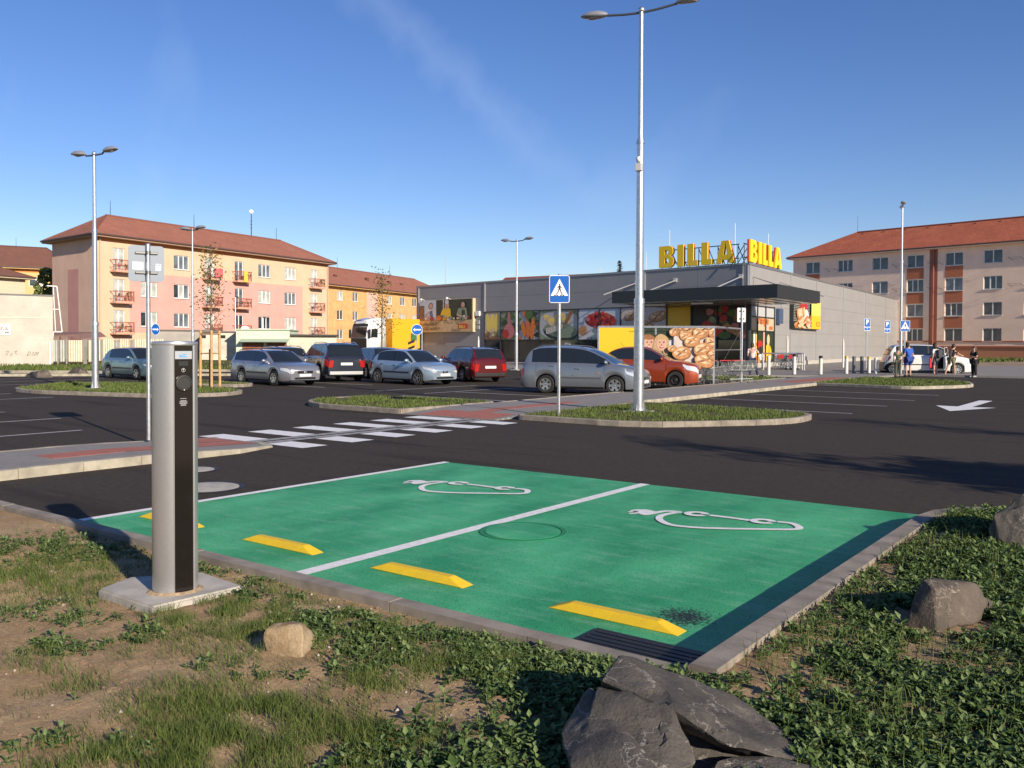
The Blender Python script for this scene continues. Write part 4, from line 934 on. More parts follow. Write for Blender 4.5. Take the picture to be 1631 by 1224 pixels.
an = mbm.build('antenna_mast', DARK, ro); MB().lathe([(.24, 0), (.22, .05), (.01, .10)], 16, T=Matrix.Translation((am.x, am.y, zrB+2.9))@Matrix.Rotation(R(80), 4, 'Y')@Matrix.Rotation(R(35), 4, 'X')).build('dish', WHT, an)
BALC = mat('balcony_rail', (.33, .085, .05), .6); SLABM = mat('balcony_slab', (.60, .32, .22), .85); PLANTM = mat('balcony_plant', (.12, .07, .035), .8, var=.5, vs_=9)
random.seed(4)
for c, z, px, i in bals:
    bo = obj('balcony', MB().bev((-1.0, -.85, -.14), (1.0, 0, 0), .02).box((-.98, -.83, .0), (.98, -.80, .08)).mesh('balcony', SLABM), wB, (c, 0, z))
    rl = MB()
    for x in (-.97, .97): rl.box((x-.03, -.84, 0), (x+.03, -.78, 1.0)); rl.box((x-.02, -.80, .94), (x+.02, 0, 1.0)); rl.box((x-.02, -.80, .30), (x+.02, 0, .34))
    rl.box((-1, -.86, .95), (1, -.80, 1.02)).box((-1, -.84, .12), (1, -.81, .17))
    for k in range(13): x = -.86+k*.143; rl.box((x-.012, -.835, .17), (x+.012, -.815, .95))
    for k in range(5):
        x = -.7+k*.35
        if random.random() < .75: rl.add([(x-.16, -.845, .30), (x, -.845, .14+.3), (x+.16, -.845, .30), (x, -.845, .80)], [(0, 1, 2, 3)])
    rl.build('railing', BALC, bo)
    fl_ = MB(); nfl = random.randint(2, 8)
    for k in range(nfl): fl_.ell((random.uniform(-.8, .8), -.9, random.uniform(.25, .95)), (.13, .09, .12), nu=6, nv=4)
    fl_.build('balcony_flowers', PLANTM, bo)
    if px == 334 and i == 0:
        for a, b, mm in ((-.15, .95, mat('cloth_pink', (.75, .13, .14), .8)), (-.62, -.2, mat('cloth_pale', (.6, .58, .55), .8))): MB().box((a, -.93, .18), (b, -.90, 1.05)).build('hanging_laundry', mm, bo)
    if px == 381 and i == 0: MB().box((-.2, -.93, -.1), (.38, -.90, 1.05)).build('hanging_laundry', mat('cloth_yellow', (.80, .48, .05), .8), bo)
    if px == 381 and i == 2: MB().ell((-.05, -.92, .62), (.62, .12, .34)).build('hanging_laundry', mat('cloth_white', (.72, .72, .70), .8), bo)
[MB().tube((q_, -.10, .2), (q_, -.10, ZE-.2), .06, n=8).build('downpipe', mat('pipe_beige', (.5, .38, .26), .5), wB) for q_ in (.25, LB_-.25)]

# --- orange block behind it
A_, B_ = atd(523, 128), atd(661, 152); u_ = (B_-A_).normalized(); B_ = A_+u_*40; D_ = A_+Vector((-u_.y, u_.x, 0))*11
Cq = quad(A_-u_*3, B_, D_-u_*3); A_, B_, C_, D_ = Cq
cb_ = thing('apartment_block', 'orange three-storey block with weathered brown roof behind the truck', 'building', A_)
ZE = zat(453.5, atd(523, 128)); ORB = mat('render_old_orange', (.62, .36, .15), .92, var=.12, vs_=1.2)
ops = []; wn = []
for px, n_ in ((541.5, 2), (566, 2), (593, 2), (620.5, 2), (641, 2), (660, 2), (682, 2)):
    c = along(A_, B_, px)
    for i in range(3):
        zc = ZE-1.45-2.85*i; o = (c-.8, c+.8, zc-.7, zc+.7); ops.append(o); wn.append((o, n_))
wC, _ = wall_part(cb_, A_, A_, B_, ZE, ops, lambda x, z: 0, [ORB], rev=.2)
for o, n_ in wn: window(wC, o[0], o[2], 1.6, 1.4, n_, lights=random.choice((0, 2, 1)))
xs_ = along(A_, B_, 592); MB().box((xs_-1.5, -.06, 1), (xs_+1.5, .0, ZE-.5)).build('stair_bay', mat('render_faded_pink', (.62, .40, .32), .9, var=.1), wC)
wall_part(cb_, A_, D_, A_, ZE, [], lambda x, z: 0, [ORB]); wall_part(cb_, A_, B_, C_, ZE, [], lambda x, z: 0, [ORB]); wall_part(cb_, A_, C_, D_, ZE, [], lambda x, z: 0, [ORB])
ro, r0, r1 = hip_roof(cb_, [p-A_ for p in Cq], ZE, ZE+3.3, 3.5, 5, .8, TILE_B, ORB)
for t_ in (.3, .75): p = r0.lerp(r1, t_); rod(ro, (p.x, p.y, ZE+3.3), 1.8)
sv = MB()
for s, hgt in ((8, .35), (17, .5), (24, .45), (28, .3)): p = (A_+u_*s-A_)+Vector((-u_.y, u_.x, 0))*2.2; sv.bev((p.x-.25, p.y-.25, ZE+.9), (p.x+.25, p.y+.25, ZE+1.5+hgt), .03)
sv.build('roof_vent', TILE_D, ro)

# --- houses at the far left behind the white wall
def leftblock(pa, da, pb_, db_, ze_y, zr_add, wid, label, wallm, tile, wins_, band=None, i0=4, i1=4):
    A_, B_ = atd(pa, da), atd(pb_, db_); u_ = (B_-A_).normalized(); v_ = Vector((-u_.y, u_.x, 0)); D_ = A_+v_*wid; Q = quad(A_, B_, D_)
    t = thing('apartment_block', label, 'building', A_); ze = zat(ze_y, A_, pa)
    ops = []; ww = []
    for px in wins_:
        c = along(A_, B_, px)
        for i in range(4): zc = ze-2.0-2.9*i; ops.append((c-.9, c+.9, zc-.7, zc+.7))
    ex = (ze-.7,) if band else ()
    w_, _ = wall_part(t, A_, A_, B_, ze, ops, (lambda x, z: 1 if z > ze-.7 else 0) if band else (lambda x, z: 0), [wallm, band or wallm], extra_z=ex)
    for o in ops: window(w_, o[0], o[2], 1.8, 1.4, 2)
    for a, b in ((Q[3], Q[0]), (Q[1], Q[2]), (Q[2], Q[3])): wall_part(t, A_, a, b, ze, [], lambda x, z: 0, [wallm])
    ro, r0, r1 = hip_roof(t, [p-A_ for p in Q], ze, ze+zr_add, i0, i1, .8, tile, wallm); return t, ro, r0, r1, ze
YW = mat('render_yellow', (.60, .42, .18), .9, var=.06); CRW = mat('render_cream', (.60, .50, .36), .9, var=.06)
t, ro, r0, r1, ze = leftblock(-240, 120, 118, 134, 415, 3.6, 13, 'yellow block with orange band under a dark brown roof at far left', YW, TILE_D, (-20, 58, 20), ORNG)
p = r0.lerp(r1, .8); rod(ro, (p.x, p.y, ze+3.6), 1.4)
leftblock(-220, 92, 41, 108, 424, 2.9, 12, 'cream block with salmon gutter cut by the left edge', CRW, TILE_D, (), None, 4, 7)

# --- long salmon block at right
A_, B_ = atd(1262, 116), atd(1578, 98); u_ = (B_-A_).normalized(); B_ = A_+u_*62; v_ = Vector((-u_.y, u_.x, 0)); D_ = A_+v_*12; Eq = quad(A_, B_, D_); C_ = Eq[2]
eb = thing('apartment_block', 'long salmon block with red tiled roof behind the supermarket', 'building', A_)
SAL = mat('render_salmon', (.84, .62, .47), .92, var=.05, vs_=1.0); RUST = mat('render_rust', (.42, .14, .07), .9, var=.05); BASE_ = mat('render_base', (.50, .21, .11), .9)
q = A_+u_*along(A_, B_, 1578); ZE = zat(387.5, q)
zc_ = [zat(y, q) for y in (408.5, 449.5, 491.5, 533.5)]; pit = (zc_[0]-zc_[3])/3; zc_ = [zc_[0]-pit*i for i in range(4)]
ops = []; wn = []; pan = []
cols = [(1293, 0), (1344.5, 1), (1400, 1), (1456, 0), (1517.5, 0), (1579.5, 1)]
sp_ = along(A_, B_, 1579.5)-along(A_, B_, 1517.5)
pos = [along(A_, B_, px) for px, _ in cols]+[pos_ for pos_ in ()]; x_ = pos[-1]
kinds = [k for _, k in cols]
for k in (1, 0, 0, 1, 1, 0): x_ += sp_; pos.append(x_); kinds.append(k)
for c, kd in zip(pos, kinds):
    for i, zc in enumerate(zc_):
        hw_ = .98; o = (c-hw_, c+hw_, zc-.74, zc+.74); ops.append(o); wn.append((o, 2))
        if kd == 0 and i < 3: pan.append((c-hw_, c+hw_, zc-pit+.80, zc-.82))
def colE(x, z): return 1 if z < 1.5 else 0
wE, _ = wall_part(eb, A_, A_, B_, ZE, ops, colE, [SAL, BASE_], extra_z=(1.5,), rev=.18)
for o, n_ in wn:
    w3 = random.random() < .3; window(wE, o[0], o[2], o[1]-o[0], o[3]-o[2], 3 if w3 else 2, lights=random.choice((0, 0, 0, 1)), cross=False)
for a, b, c, d in pan: MB().box((a, -.02, c), (b, .0, d)).build('wall_panel', RUST, wE)
MB().box((0, -.10, 1.45), (60, -.002, 1.62)).box((0, -.06, 2.05), (60, -.002, 2.2)).build('plinth_moulding', RUST, wE)
for px in (1485.5,):
    s = along(A_, B_, px); MB().tube((s, -.12, .1), (s, -.12, ZE), .08, n=8).box((s-.5, -.006, .1), (s+.42, 0, ZE)).build('downpipe', mat('pipe_rust', (.30, .10, .06), .5), wE)
lr = MB()
for px in (1335, 1443, 1500, 1630):   # washing line brackets under the windows
    s = along(A_, B_, px)
    for z in (zc_[0]-.6, zc_[1]-.6, zc_[2]-.6)[:2]:
        lr.tube((s, 0, z), (s-.1, -1.1, z+.3), .02, n=4).tube((s-1.2, 0, z), (s-1.3, -1.1, z+.3), .02, n=4).tube((s-.05, -.6, z+.15), (s-1.3, -.6, z+.15), .012, n=4).tube((s-.1, -1.1, z+.3), (s-1.4, -1.1, z+.3), .012, n=4)
lr.build('drying_rack', DARK, wE)
wall_part(eb, A_, D_, A_, ZE, [], lambda x, z: 0, [SAL]); wall_part(eb, A_, B_, C_, ZE, [], lambda x, z: 0, [SAL]); wall_part(eb, A_, C_, D_, ZE, [], lambda x, z: 0, [SAL])
zrE = zat(371.5, A_+u_*5+v_*6, 1333)
ro, r0, r1 = hip_roof(eb, [p-A_ for p in Eq], ZE, zrE, 6.3, 6, .6, TILE_R, SAL)
rod(ro, (r0.x, r0.y, zrE), 2.2); vt = MB()
for i in range(18):
    p = r0.lerp(r1, .02+i*.054)-v_.to_2d()*.6; vt.bev((p.x-.13, p.y-.13, zrE-.55), (p.x+.13, p.y+.13, zrE-.22), .03)
vt.build('roof_vent', TILE_D, ro)

# --- white walled building at the left edge
wm = NG('old_white_wall', .95, .2); c = wm.ramp(wm.noise(.7, 6, .6), .35, .7, (.44, .41, .35), (.56, .52, .44)); c = wm.mix(wm.ramp(wm.noise(2.2, 5, .6, (1, 1, 2.5)), .55, .7), c, wm.mix(.5, c, (.36, .35, .32))); wm.color(c); wm.bump(wm.noise(12, 5), .3, .02)
A_, B_ = atd(-230, 52), atd(84.5, 58.5); u_ = (B_-A_).normalized(); v_ = Vector((-u_.y, u_.x, 0)); D_ = A_+v_*14; Q = quad(A_, B_, D_)
wb = thing('storage_building', 'low white plastered building with flat roof at the left edge', 'building', A_); ZW = zat(472, B_); ang, Lw = frame_of(A_, B_)
w_, _ = wall_part(wb, A_, A_, B_, ZW, [], lambda x, z: 0, [wm.m])
for a, b in ((Q[1], Q[2]), (Q[3], Q[0]), (Q[2], Q[3])): wall_part(wb, A_, a, b, ZW, [], lambda x, z: 0, [wm.m])
MB().prism([tuple((p-A_).to_2d()) for p in Q], ZW-.01, ZW+.02).box((0, 0, 0), (0, 0, 0)).build('roof', mat('felt', (.2, .19, .18), .9), wb)
MB().box((0, -.06, ZW-.02), (Lw+.05, .2, ZW+.07)).build('roof_edge', mat('zinc_edge', (.12, .12, .12), .5, .5), w_)
MB().box((0, -.03, zat(508, B_)), (Lw, 0, zat(508, B_)+.05)).build('wall_band', mat('band_white', (.62, .58, .47), .9), w_)
s0 = along(A_, B_, -30); s1 = along(A_, B_, 16.5); za, zb_ = zat(534, B_), zat(518, B_)
sg = MB().box((s0, -.06, za), (s1, -.02, zb_)).build('wall_sign', WHT, w_)
text_mesh('NDA', .30, mat('sign_wine', (.30, .06, .06), .5), 'lettering', 'RIGHT', 0, sg, Matrix.Translation((s1-.12, -.065, za+.27))@Matrix.Rotation(R(90), 4, 'X'), .008)
MB().box((s0, -.066, za+.17), (s1-.1, -.061, za+.20)).box((s1-.32, -.067, za+.12), (s1-.08, -.062, za+.18)).build('sign_line', SBK, sg)
# sprayed scribbles on the wall
GRAF = mat('spray_grey', (.24, .22, .19), .9); gf = MB(); random.seed(8)
def wq(px, py, y=-.012): s = along(A_, B_, px); return (s, y, zat(py, A_+u_*s))
for seq in (((9, 561), (12, 559), (14, 560), (12, 563), (9, 565), (12, 566)), ((15, 565), (18, 567), (20, 564), (17, 563)), ((22, 561), (27, 559), (24, 563), (28, 565)), ((43, 566), (46, 560), (49, 562), (47, 566), (43, 567), (46, 561)), ((50, 566), (53, 561), (55, 566), (51, 566)), ((55, 562), (59, 561), (56, 566), (62, 561), (59, 567))):
    gf.path([wq(*p) for p in seq], .018, 4)
gf.build('graffiti', GRAF, w_)
for px, tp in ((80, 500), (79, 552)): pass
s = along(A_, B_, 79); MB().tube((s, -.07, .15), (s, -.07, zat(545, B_)), .05, n=6).build('downpipe', WHT, w_)
# white tubular ladder cage on its end
q = atd(88, 60); lt = thing('roof_ladder', 'white tubular ladder frame beside the white wall', 'ladder', (q.x, q.y, 0), face_to(q)+R(8)); z0_, z1_ = zat(529, q), zat(456, q); f = MB()
f.path([(-.45, 0, z1_), (.12, 0, z1_-.02), (.42, 0, z0_)], .04, 6).path([(-.1, 0, z1_-.1), (.02, 0, z0_)], .035, 6).tube((-.1, 0, z0_), (.42, 0, z0_), .04, n=6).tube((-.28, 0, zat(493, q)), (.27, 0, zat(493, q)), .03, n=6).tube((-.45, 0, z1_), (-.45, .6, z1_), .03, n=6).tube((-.3, .3, 0), (-.1, 0, z0_), .035, n=6)
f.build('ladder_frame', WHT, lt)

# --- corrugated fence of pale panels
A_, B_ = atd(83, 66), atd(262, 66.5); ang, Lf = frame_of(A_, B_)
fn = thing('corrugated_fence', 'pale corrugated panel fence behind the teal car', 'fence', (A_.x, A_.y, 0), ang); zt = zat(542, A_)
FP = [mat('fence_panel', (.50, .50, .42), .6, .1, var=.08, vs_=2), mat('fence_panel_cream', (.58, .52, .38), .6, var=.08, vs_=2), mat('fence_panel_grey', (.40, .41, .38), .6, var=.08, vs_=2)]
def corr(x0, x1, z0, z1, m, par, nm='fence_panel', pitch=.16, d=.03):
    n_ = max(2, int((x1-x0)/pitch*2)); v = []
    for i in range(n_+1): x = x0+(x1-x0)*i/n_; v += [(x, -d if i % 2 else d, z0), (x, -d if i % 2 else d, z1)]
    return MB().add(v, [(2*i, 2*i+2, 2*i+3, 2*i+1) for i in range(n_)]).build(nm, m, par)
def fx(px): return along(A_, B_, px)
for a, b, m in ((83, 91, 2), (94.5, 104, 2), (108, 132, 1), (140, 152, 1), (156, 160, 0), (163, 181, 1), (190, 206, 1), (213, 232, 1), (238, 262, 1)): corr(fx(a), fx(b), .18, zt+(.12 if a > 160 else 0), FP[m], fn)
ps = MB()
for px in (92, 106, 134, 137, 153, 161, 162, 183, 188, 208, 211, 235): s = fx(px); ps.box((s-.05, -.02, 0), (s+.05, .06, zt+.05))
for z in (.5, 1.1, 1.7): ps.box((0, .05, z), (Lf, .09, z+.05))
ps.build('fence_post', mat('fence_frame', (.30, .29, .26), .6), fn)
gt = MB()
for px0, px1 in ((133, 139), (154, 157), (181, 190), (206, 213)):
    for k in range(4): s = fx(px0)+(fx(px1)-fx(px0))*(k+.5)/4; gt.tube((s, 0, .2), (s, 0, 1.3), .02, n=4)
gt.build('fence_bar', DARK, fn)
A2, B2 = atd(82, 72), atd(150, 72); ang, Lf = frame_of(A2, B2); cp_ = thing('carport', 'low carport with a brownish sheet roof behind the fence', 'carport', (A2.x, A2.y, 0), ang); zc2 = zat(535, A2)
MB().add([(-1, -1.5, zc2-.12), (Lf*.75, -1.5, zc2-.05), (Lf*.9, -1.5, zc2-.35), (-1, -1.5, zc2+.0), (Lf*.75, -1.5, zc2+.1), (Lf*.9, -1.5, zc2-.25), (-1, 3, zc2+.35), (Lf*.75, 3, zc2+.35), (Lf*.9, 3, zc2-.05)], [(0, 1, 4, 3), (1, 2, 5, 4), (3, 4, 7, 6), (4, 5, 8, 7)]).build('carport_roof', mat('sheet_brown', (.22, .13, .11), .6), cp_)
f = MB(); [f.box((x-.05, -1.4, 0), (x+.05, -1.3, zc2-.1)) for x in (.2, 1.4, 2.3, 3.0)]; f.build('carport_post', mat('rust', (.18, .09, .06), .8), cp_)

# --- garages
def garage(p0, p1, dep0, dep1, top, m, label, over=None, doors=(), dm=None, back=6, cap=(.16, .15, .14)):
    A_, B_ = atd(p0, dep0), atd(p1, dep1); ang, Lg = frame_of(A_, B_); t = thing('garage', label, 'garage', (A_.x, A_.y, 0), ang); h = zat(top, A_, p0)
    f = MB().box((0, 0, 0), (Lg, back, h)); f.build('wall', m, t)
    MB().box((-.1, -.12, h), (Lg+.1, back+.1, h+.10)).build('roof', mat('garage_roof_%02d' % int(cap[0]*100), cap, .85), t)
    for a, b, tp, bt in doors:
        q0, q1 = along(A_, B_, a), along(A_, B_, b); z1 = zat(tp, A_, p0); d = MB().box((q0, -.03, .02), (q1, -.001, z1)); do = d.build('garage_door', dm, t)
        s = MB(); n_ = 9
        for k in range(1, n_): x = q0+(q1-q0)*k/n_; s.box((x-.015, -.045, .05), (x+.015, -.0305, z1-.05))
        s.build('door_batten', dm, do)
    return t, h, Lg, A_, B_
RUSTD = mat('rusty_door', (.20, .075, .04), .7, var=.3, vs_=2)
garage(236, 336, 74, 75, 527, mat('garage_grey', (.36, .33, .29), .9, var=.1, vs_=1), 'long grey flat-roofed garage behind the charging post', dm=RUSTD)
t, h, Lg, A_, B_ = garage(318, 379, 71.5, 72, 529.5, mat('garage_plaster', (.55, .50, .41), .9, var=.15, vs_=1.2), 'weathered cream garage with small dark windows behind the staked tree')
f = MB(); [f.box((along(A_, B_, a), -.02, zat(539, A_)), (along(A_, B_, b), .0, zat(534, A_))) for a, b in ((321, 328), (350, 359))]; f.build('window', DARK, t)
t, h, Lg, A_, B_ = garage(376, 461, 70, 70.5, 526, mat('garage_mint', (.55, .62, .46), .85, var=.05), 'mint green garage with two rusty brown doors', None, ((386, 420, 546, 580), (424.5, 457, 546, 580)), RUSTD, cap=(.45, .52, .40))
z = zat(544, A_); f = MB().add([(along(A_, B_, 384), -.9, z-.05), (Lg, -.9, z-.05), (Lg, 0, z+.22), (along(A_, B_, 384), 0, z+.22)], [(0, 1, 2, 3)]); corr_ = f.build('awning', mat('awning_mint', (.36, .44, .33), .7), t)
t, h, Lg, A_, B_ = garage(461, 536, 71, 72.5, 536, mat('garage_cream', (.60, .54, .41), .88, var=.12, vs_=1), 'cream garage with patched plaster left of the truck', None, ((473, 492, 545, 580), (496, 520, 545, 580)), mat('pale_door', (.50, .48, .38), .7, var=.08))
MB().box((-.05, -.3, h+.02), (Lg+.1, 0, h+.16)).build('eaves', DARK, t)
# verge in front of the left buildings
def bank(px0, px1, d0, d1, h, mt, nm='verge', jit=.1):
    A, B = atd(px0, d0), atd(px1, d0); C, D = atd(px1, d1), atd(px0, d1); n_ = 40; mb = MB(); m_ = 8; v = []
    for j in range(m_+1):
        for i in range(n_+1):
            a = A.lerp(B, i/n_); b = D.lerp(C, i/n_); p = a.lerp(b, j/m_); hh = h*min(1, j/2.5)*(1 if j < m_ else 1); p.z = -.02+hh+jit*noise.noise((p.x*.4, p.y*.4, 0))*(j > 0); v.append(p)
    mb.add(v, [(j*(n_+1)+i, j*(n_+1)+i+1, (j+1)*(n_+1)+i+1, (j+1)*(n_+1)+i) for j in range(m_) for i in range(n_)]); o = mb.build(nm, mt, smooth=60); return tag(o, kind='structure')
bank(-300, 170, 47, 60, .12, TURF); bank(150, 640, 50.5, 72, .25, TURF)
bank(1540, 2500, 66, 92, .25, mat('sandy_soil', (.30, .21, .13), .95, col2=(.20, .15, .09), vs_=.6), jit=.25)
vk = obj('verge_kerb', None); tag(vk, kind='structure')
a0, a1 = atd(-300, 46.4), atd(182, 46.4); b0, b1 = atd(-300, 40.5), atd(190, 43.5)
stones([a1.to_2d(), a0.to_2d()][::-1], vk, m=KERBL, z1=.16, length=2.0, width=.15); stones([b0.to_2d(), b1.to_2d()], vk, m=KERBL, z1=.12, length=2.0, width=.15)
c0, c1 = atd(300, 50.3), atd(640, 50.3); stones([c0.to_2d(), c1.to_2d()], vk, m=KERBL, z1=.14, length=2.0, width=.15)
c0, c1 = atd(300, 44.0), atd(420, 44.5); stones([c0.to_2d(), c1.to_2d()], vk, m=KERBL, z1=.12, length=2.0, width=.15)
random.seed(33); sp = []
for i in range(9000):
    px = random.uniform(-60, 640); dd = random.uniform(51, 66) if px > 150 else random.uniform(47.5, 57)
    q = atd(px, dd); sp.append((q.x, q.y)) if noise.noise((q.x*.5, q.y*.5, 0)) > -.15 else None
o = blades(sp, .20, .035, 'verge_grass', None, lambda x, y: .1); tag(o, 'rough grass along the garages and white wall', 'grass', kind='stuff')
sp = []
for i in range(2500):
    q = atd(random.uniform(1545, 1700), random.uniform(80, 92)); sp.append((q.x, q.y))
o = blades(sp, .32, .06, 'verge_grass', None, lambda x, y: .15); tag(o, 'rough grass strip before the salmon block', 'grass', kind='stuff')
bank(1180, 1560, 57, 62.5, .04, TURF)
# ---------------------------------------------------------------- supermarket
S0, S1, S2 = atd(1192, 59.5), atd(663, 86), atd(1480, 127)
st = thing('supermarket', 'grey panelled supermarket with poster windows and a dark entrance canopy', 'building', S0)
ZT = zat(418.5, S0); cor = Vector((S0.x, S0.y))
CLAD = mat('grey_cladding', (.26, .26, .268), .5, .1, var=.035, vs_=.6); CLADL = mat('grey_cladding_side', (.31, .30, .29), .5, .1, var=.035, vs_=.6); PIL = mat('pilaster_trim', (.44, .44, .44), .4, .4); ANTH = mat('anthracite', (.030, .036, .040), .4, .3)
STEEL = mat('steel_cap', (.30, .30, .31), .4, .6)
angF, LF = frame_of(S1, S0); angS, LS = frame_of(S0, S2)
def fs_(px): return along(S1, S0, px)
def ss_(px): return along(S0, S2, px)
front = obj('wall', MB().box((0, .06, 0), (LF, .3, ZT-.02)).mesh('wall', CLAD), st, (S1-S0), angF)
side = obj('wall', MB().box((0.02, .06, 0), (LS, .3, ZT-.02)).mesh('wall', CLADL), st, (0, 0, 0), angS)
S3 = S1+(S2-S0); back_ = MB(); q = [(p-S0).to_2d() for p in (S0, S2, S3, S1)]
MB().prism([tuple(a*.996+Vector((-.05, .2))) for a in q], .0, ZT-.35).build('roof_deck', mat('roof_grey', (.25, .25, .25), .8), st)
def clad(par, x0, x1, z0, z1, m, h=1.12):
    n_ = max(1, round((z1-z0)/h)); 
    for i in range(n_):
        a, b = z0+(z1-z0)*i/n_, z0+(z1-z0)*(i+1)/n_; MB().box((x0+.01, 0, a+.006), (x1-.01, .06, b-.006)).build('cladding_panel', m, par)
# glazing zone of the front wall
gx0, gx1 = fs_(772), LF-.02
zP1, zP0 = zat(497.5, S0.lerp(S1, .8).copy() if False else S1+(S0-S1).normalized()*fs_(800)), zat(541, S1+(S0-S1).normalized()*fs_(800))
bays = [0.02, fs_(708), fs_(767), fs_(900), fs_(1026), fs_(1110), LF-.15]
for i in range(2): clad(front, bays[i], bays[i+1], 0.25, ZT-.15, CLAD)
clad(front, bays[2]+.02, gx0-.02, .25, zP1, CLAD) if gx0-bays[2] > .3 else None
for i in range(2, 6): clad(front, bays[i], bays[i+1], zP1+.08, ZT-.15, CLAD, 1.1)
MB().box((0, -.05, ZT-.15), (LF+.05, .45, ZT)).build('parapet_cap', STEEL, front); MB().box((0.0, -.05, ZT-.15), (LS, .45, ZT)).build('parapet_cap', STEEL, side)
MB().box((0, -.06, .0), (gx0, .0, .25)).build('plinth', CONC, front)
for px in (667, 772, 1026, 1183): s = fs_(px); z0 = 0.2 if px < 772 else zP1+.1; MB().box((s-.06, -.07, z0), (s+.06, 0, ZT-.16)).build('pilaster', PIL, front)
MB().box((LF-.14, -.06, zP1), (LF-.02, .02, ZT-.16)).build('corner_post', PIL, front)
# side wall bays
sb = [0.02]+[ss_(px) for px in (1258, 1299, 1341.5, 1377.5, 1409, 1461)]+[LS-.02]
gs1 = ss_(1232)
clad(side, sb[0]+.1, sb[1], zP1, ZT-.15, CLADL); clad(side, gs1+.1, sb[1], .4, zP1, CLADL)
for i in range(1, 7): clad(side, sb[i], sb[i+1], .4, ZT-.15, CLADL)
for s in sb[1:-1]+[ss_(1476)]: MB().box((s-.09, -.07, .3), (s+.09, 0, ZT-.16)).build('pilaster', PIL, side)
MB().box((0, -.08, 0), (LS, .02, .4)).build('plinth', CONC, side)
MB().box((gs1+.02, -.09, .1), (gs1+.14, .0, zP1)).build('pilaster', PIL, side)

# ---- flat prints
def col(n_, c, r=.45, v=.12, vsx=6): return mat('print_'+n_, c, r, var=v, vs_=vsx)
pc = dict(white=col('white', (.62, .60, .57), v=.05), cream=col('cream', (.52, .42, .27), v=.08), yellow=col('yellow', (.78, .47, .015), v=.02), lemon=col('lemon', (.80, .60, .12), v=.04), orange=col('orange', (.62, .16, .03)), red=col('red', (.42, .02, .02)), redb=col('redb', (.60, .05, .02), v=.03),
          green=col('green', (.07, .14, .03), v=.4, vsx=14), dgreen=col('dgreen', (.02, .035, .015), v=.4, vsx=9), brown=col('brown', (.26, .11, .045), v=.35, vsx=5), bread=col('bread', (.47, .22, .085), v=.25, vsx=7), crust=col('crust', (.66, .46, .27), v=.2, vsx=8), dark=col('dark', (.025, .022, .02), v=.4, vsx=5),
          skin=col('skin', (.58, .34, .24), v=.05), hair=col('hair', (.46, .30, .14), v=.3, vsx=30), hairb=col('hairb', (.05, .03, .02), v=.3), pink=col('pink', (.48, .16, .16)), wood=col('wood', (.56, .38, .20), v=.12, vsx=3), grey=col('grey', (.30, .30, .30)), blue=col('blue', (.10, .16, .30)), text=mat('print_text', (.035, .025, .02), .6), sky=col('sky', (.5, .55, .6), v=.1), linen=col('linen', (.56, .48, .42), v=.12, vsx=4), sage=col('sage', (.22, .27, .17), v=.2, vsx=6))
class Print:
    def __init__(s, par, x0, x1, z0, z1, y=-.07, back='white', th=.0, z=0):
        s.x0, s.x1, s.z0, s.z1, s.y = x0, x1, z0, z1, y; s.mats = []; s.mb = MB(); s.k = 0; s.par = par
        s.rect(0, 0, 1, 1, back)
    def mi(s, c):
        m = pc[c] if isinstance(c, str) else c
        if m not in s.mats: s.mats.append(m)
        return s.mats.index(m)
    def w(s, u, v): return (s.x0+(s.x1-s.x0)*u, s.y-.0025*s.k, s.z0+(s.z1-s.z0)*v)
    def poly(s, pts, c):
        P = [s.w(min(1, max(0, u)), min(1, max(0, v))) for u, v in pts]; s.k += 1; P = [(a, s.y-.0025*s.k, b) for a, _, b in P]
        A = sum(P[i-1][0]*P[i][2]-P[i][0]*P[i-1][2] for i in range(len(P)))
        if A < 0: P.reverse()
        s.mb.add(P, [tuple(range(len(P)))], s.mi(c)); return s
    def rect(s, u0, v0, u1, v1, c): return s.poly([(u0, v0), (u1, v0), (u1, v1), (u0, v1)], c)
    def ell(s, u, v, ru, rv, c, a=0, n=18, wob=.0):
        ar = (s.z1-s.z0)/(s.x1-s.x0); pts = []
        for i in range(n):
            t = 2*math.pi*i/n; q = 1+wob*math.sin(3*t+u*40)+wob*.6*math.sin(5*t+v*30); x, y = ru*math.cos(t)*q, rv*math.sin(t)*q; X, Y = x/1, y*ar
            pts.append((u+(X*math.cos(a)-Y*math.sin(a)), v+(X*math.sin(a)+Y*math.cos(a))/ar))
        return s.poly(pts, c)
    def done(s, name='print'): return s.mb.build(name, s.mats, s.par)
def loaf(p, u, v, r, a=0, asp=1.0):
    p.ell(u+r*.06, v-r*.10*asp, r*1.03, r*.80*asp, 'brown', a, wob=.03); p.ell(u, v, r, r*.76*asp, 'bread', a, wob=.03); p.ell(u-r*.1, v+r*.10*asp, r*.74, r*.46*asp, 'crust', a, wob=.06)
    p.ell(u-r*.05, v+r*.02*asp, r*.70, r*.13*asp, 'brown', a+.5); p.ell(u+r*.05, v+r*.12*asp, r*.62, r*.12*asp, 'bread', a-.3)
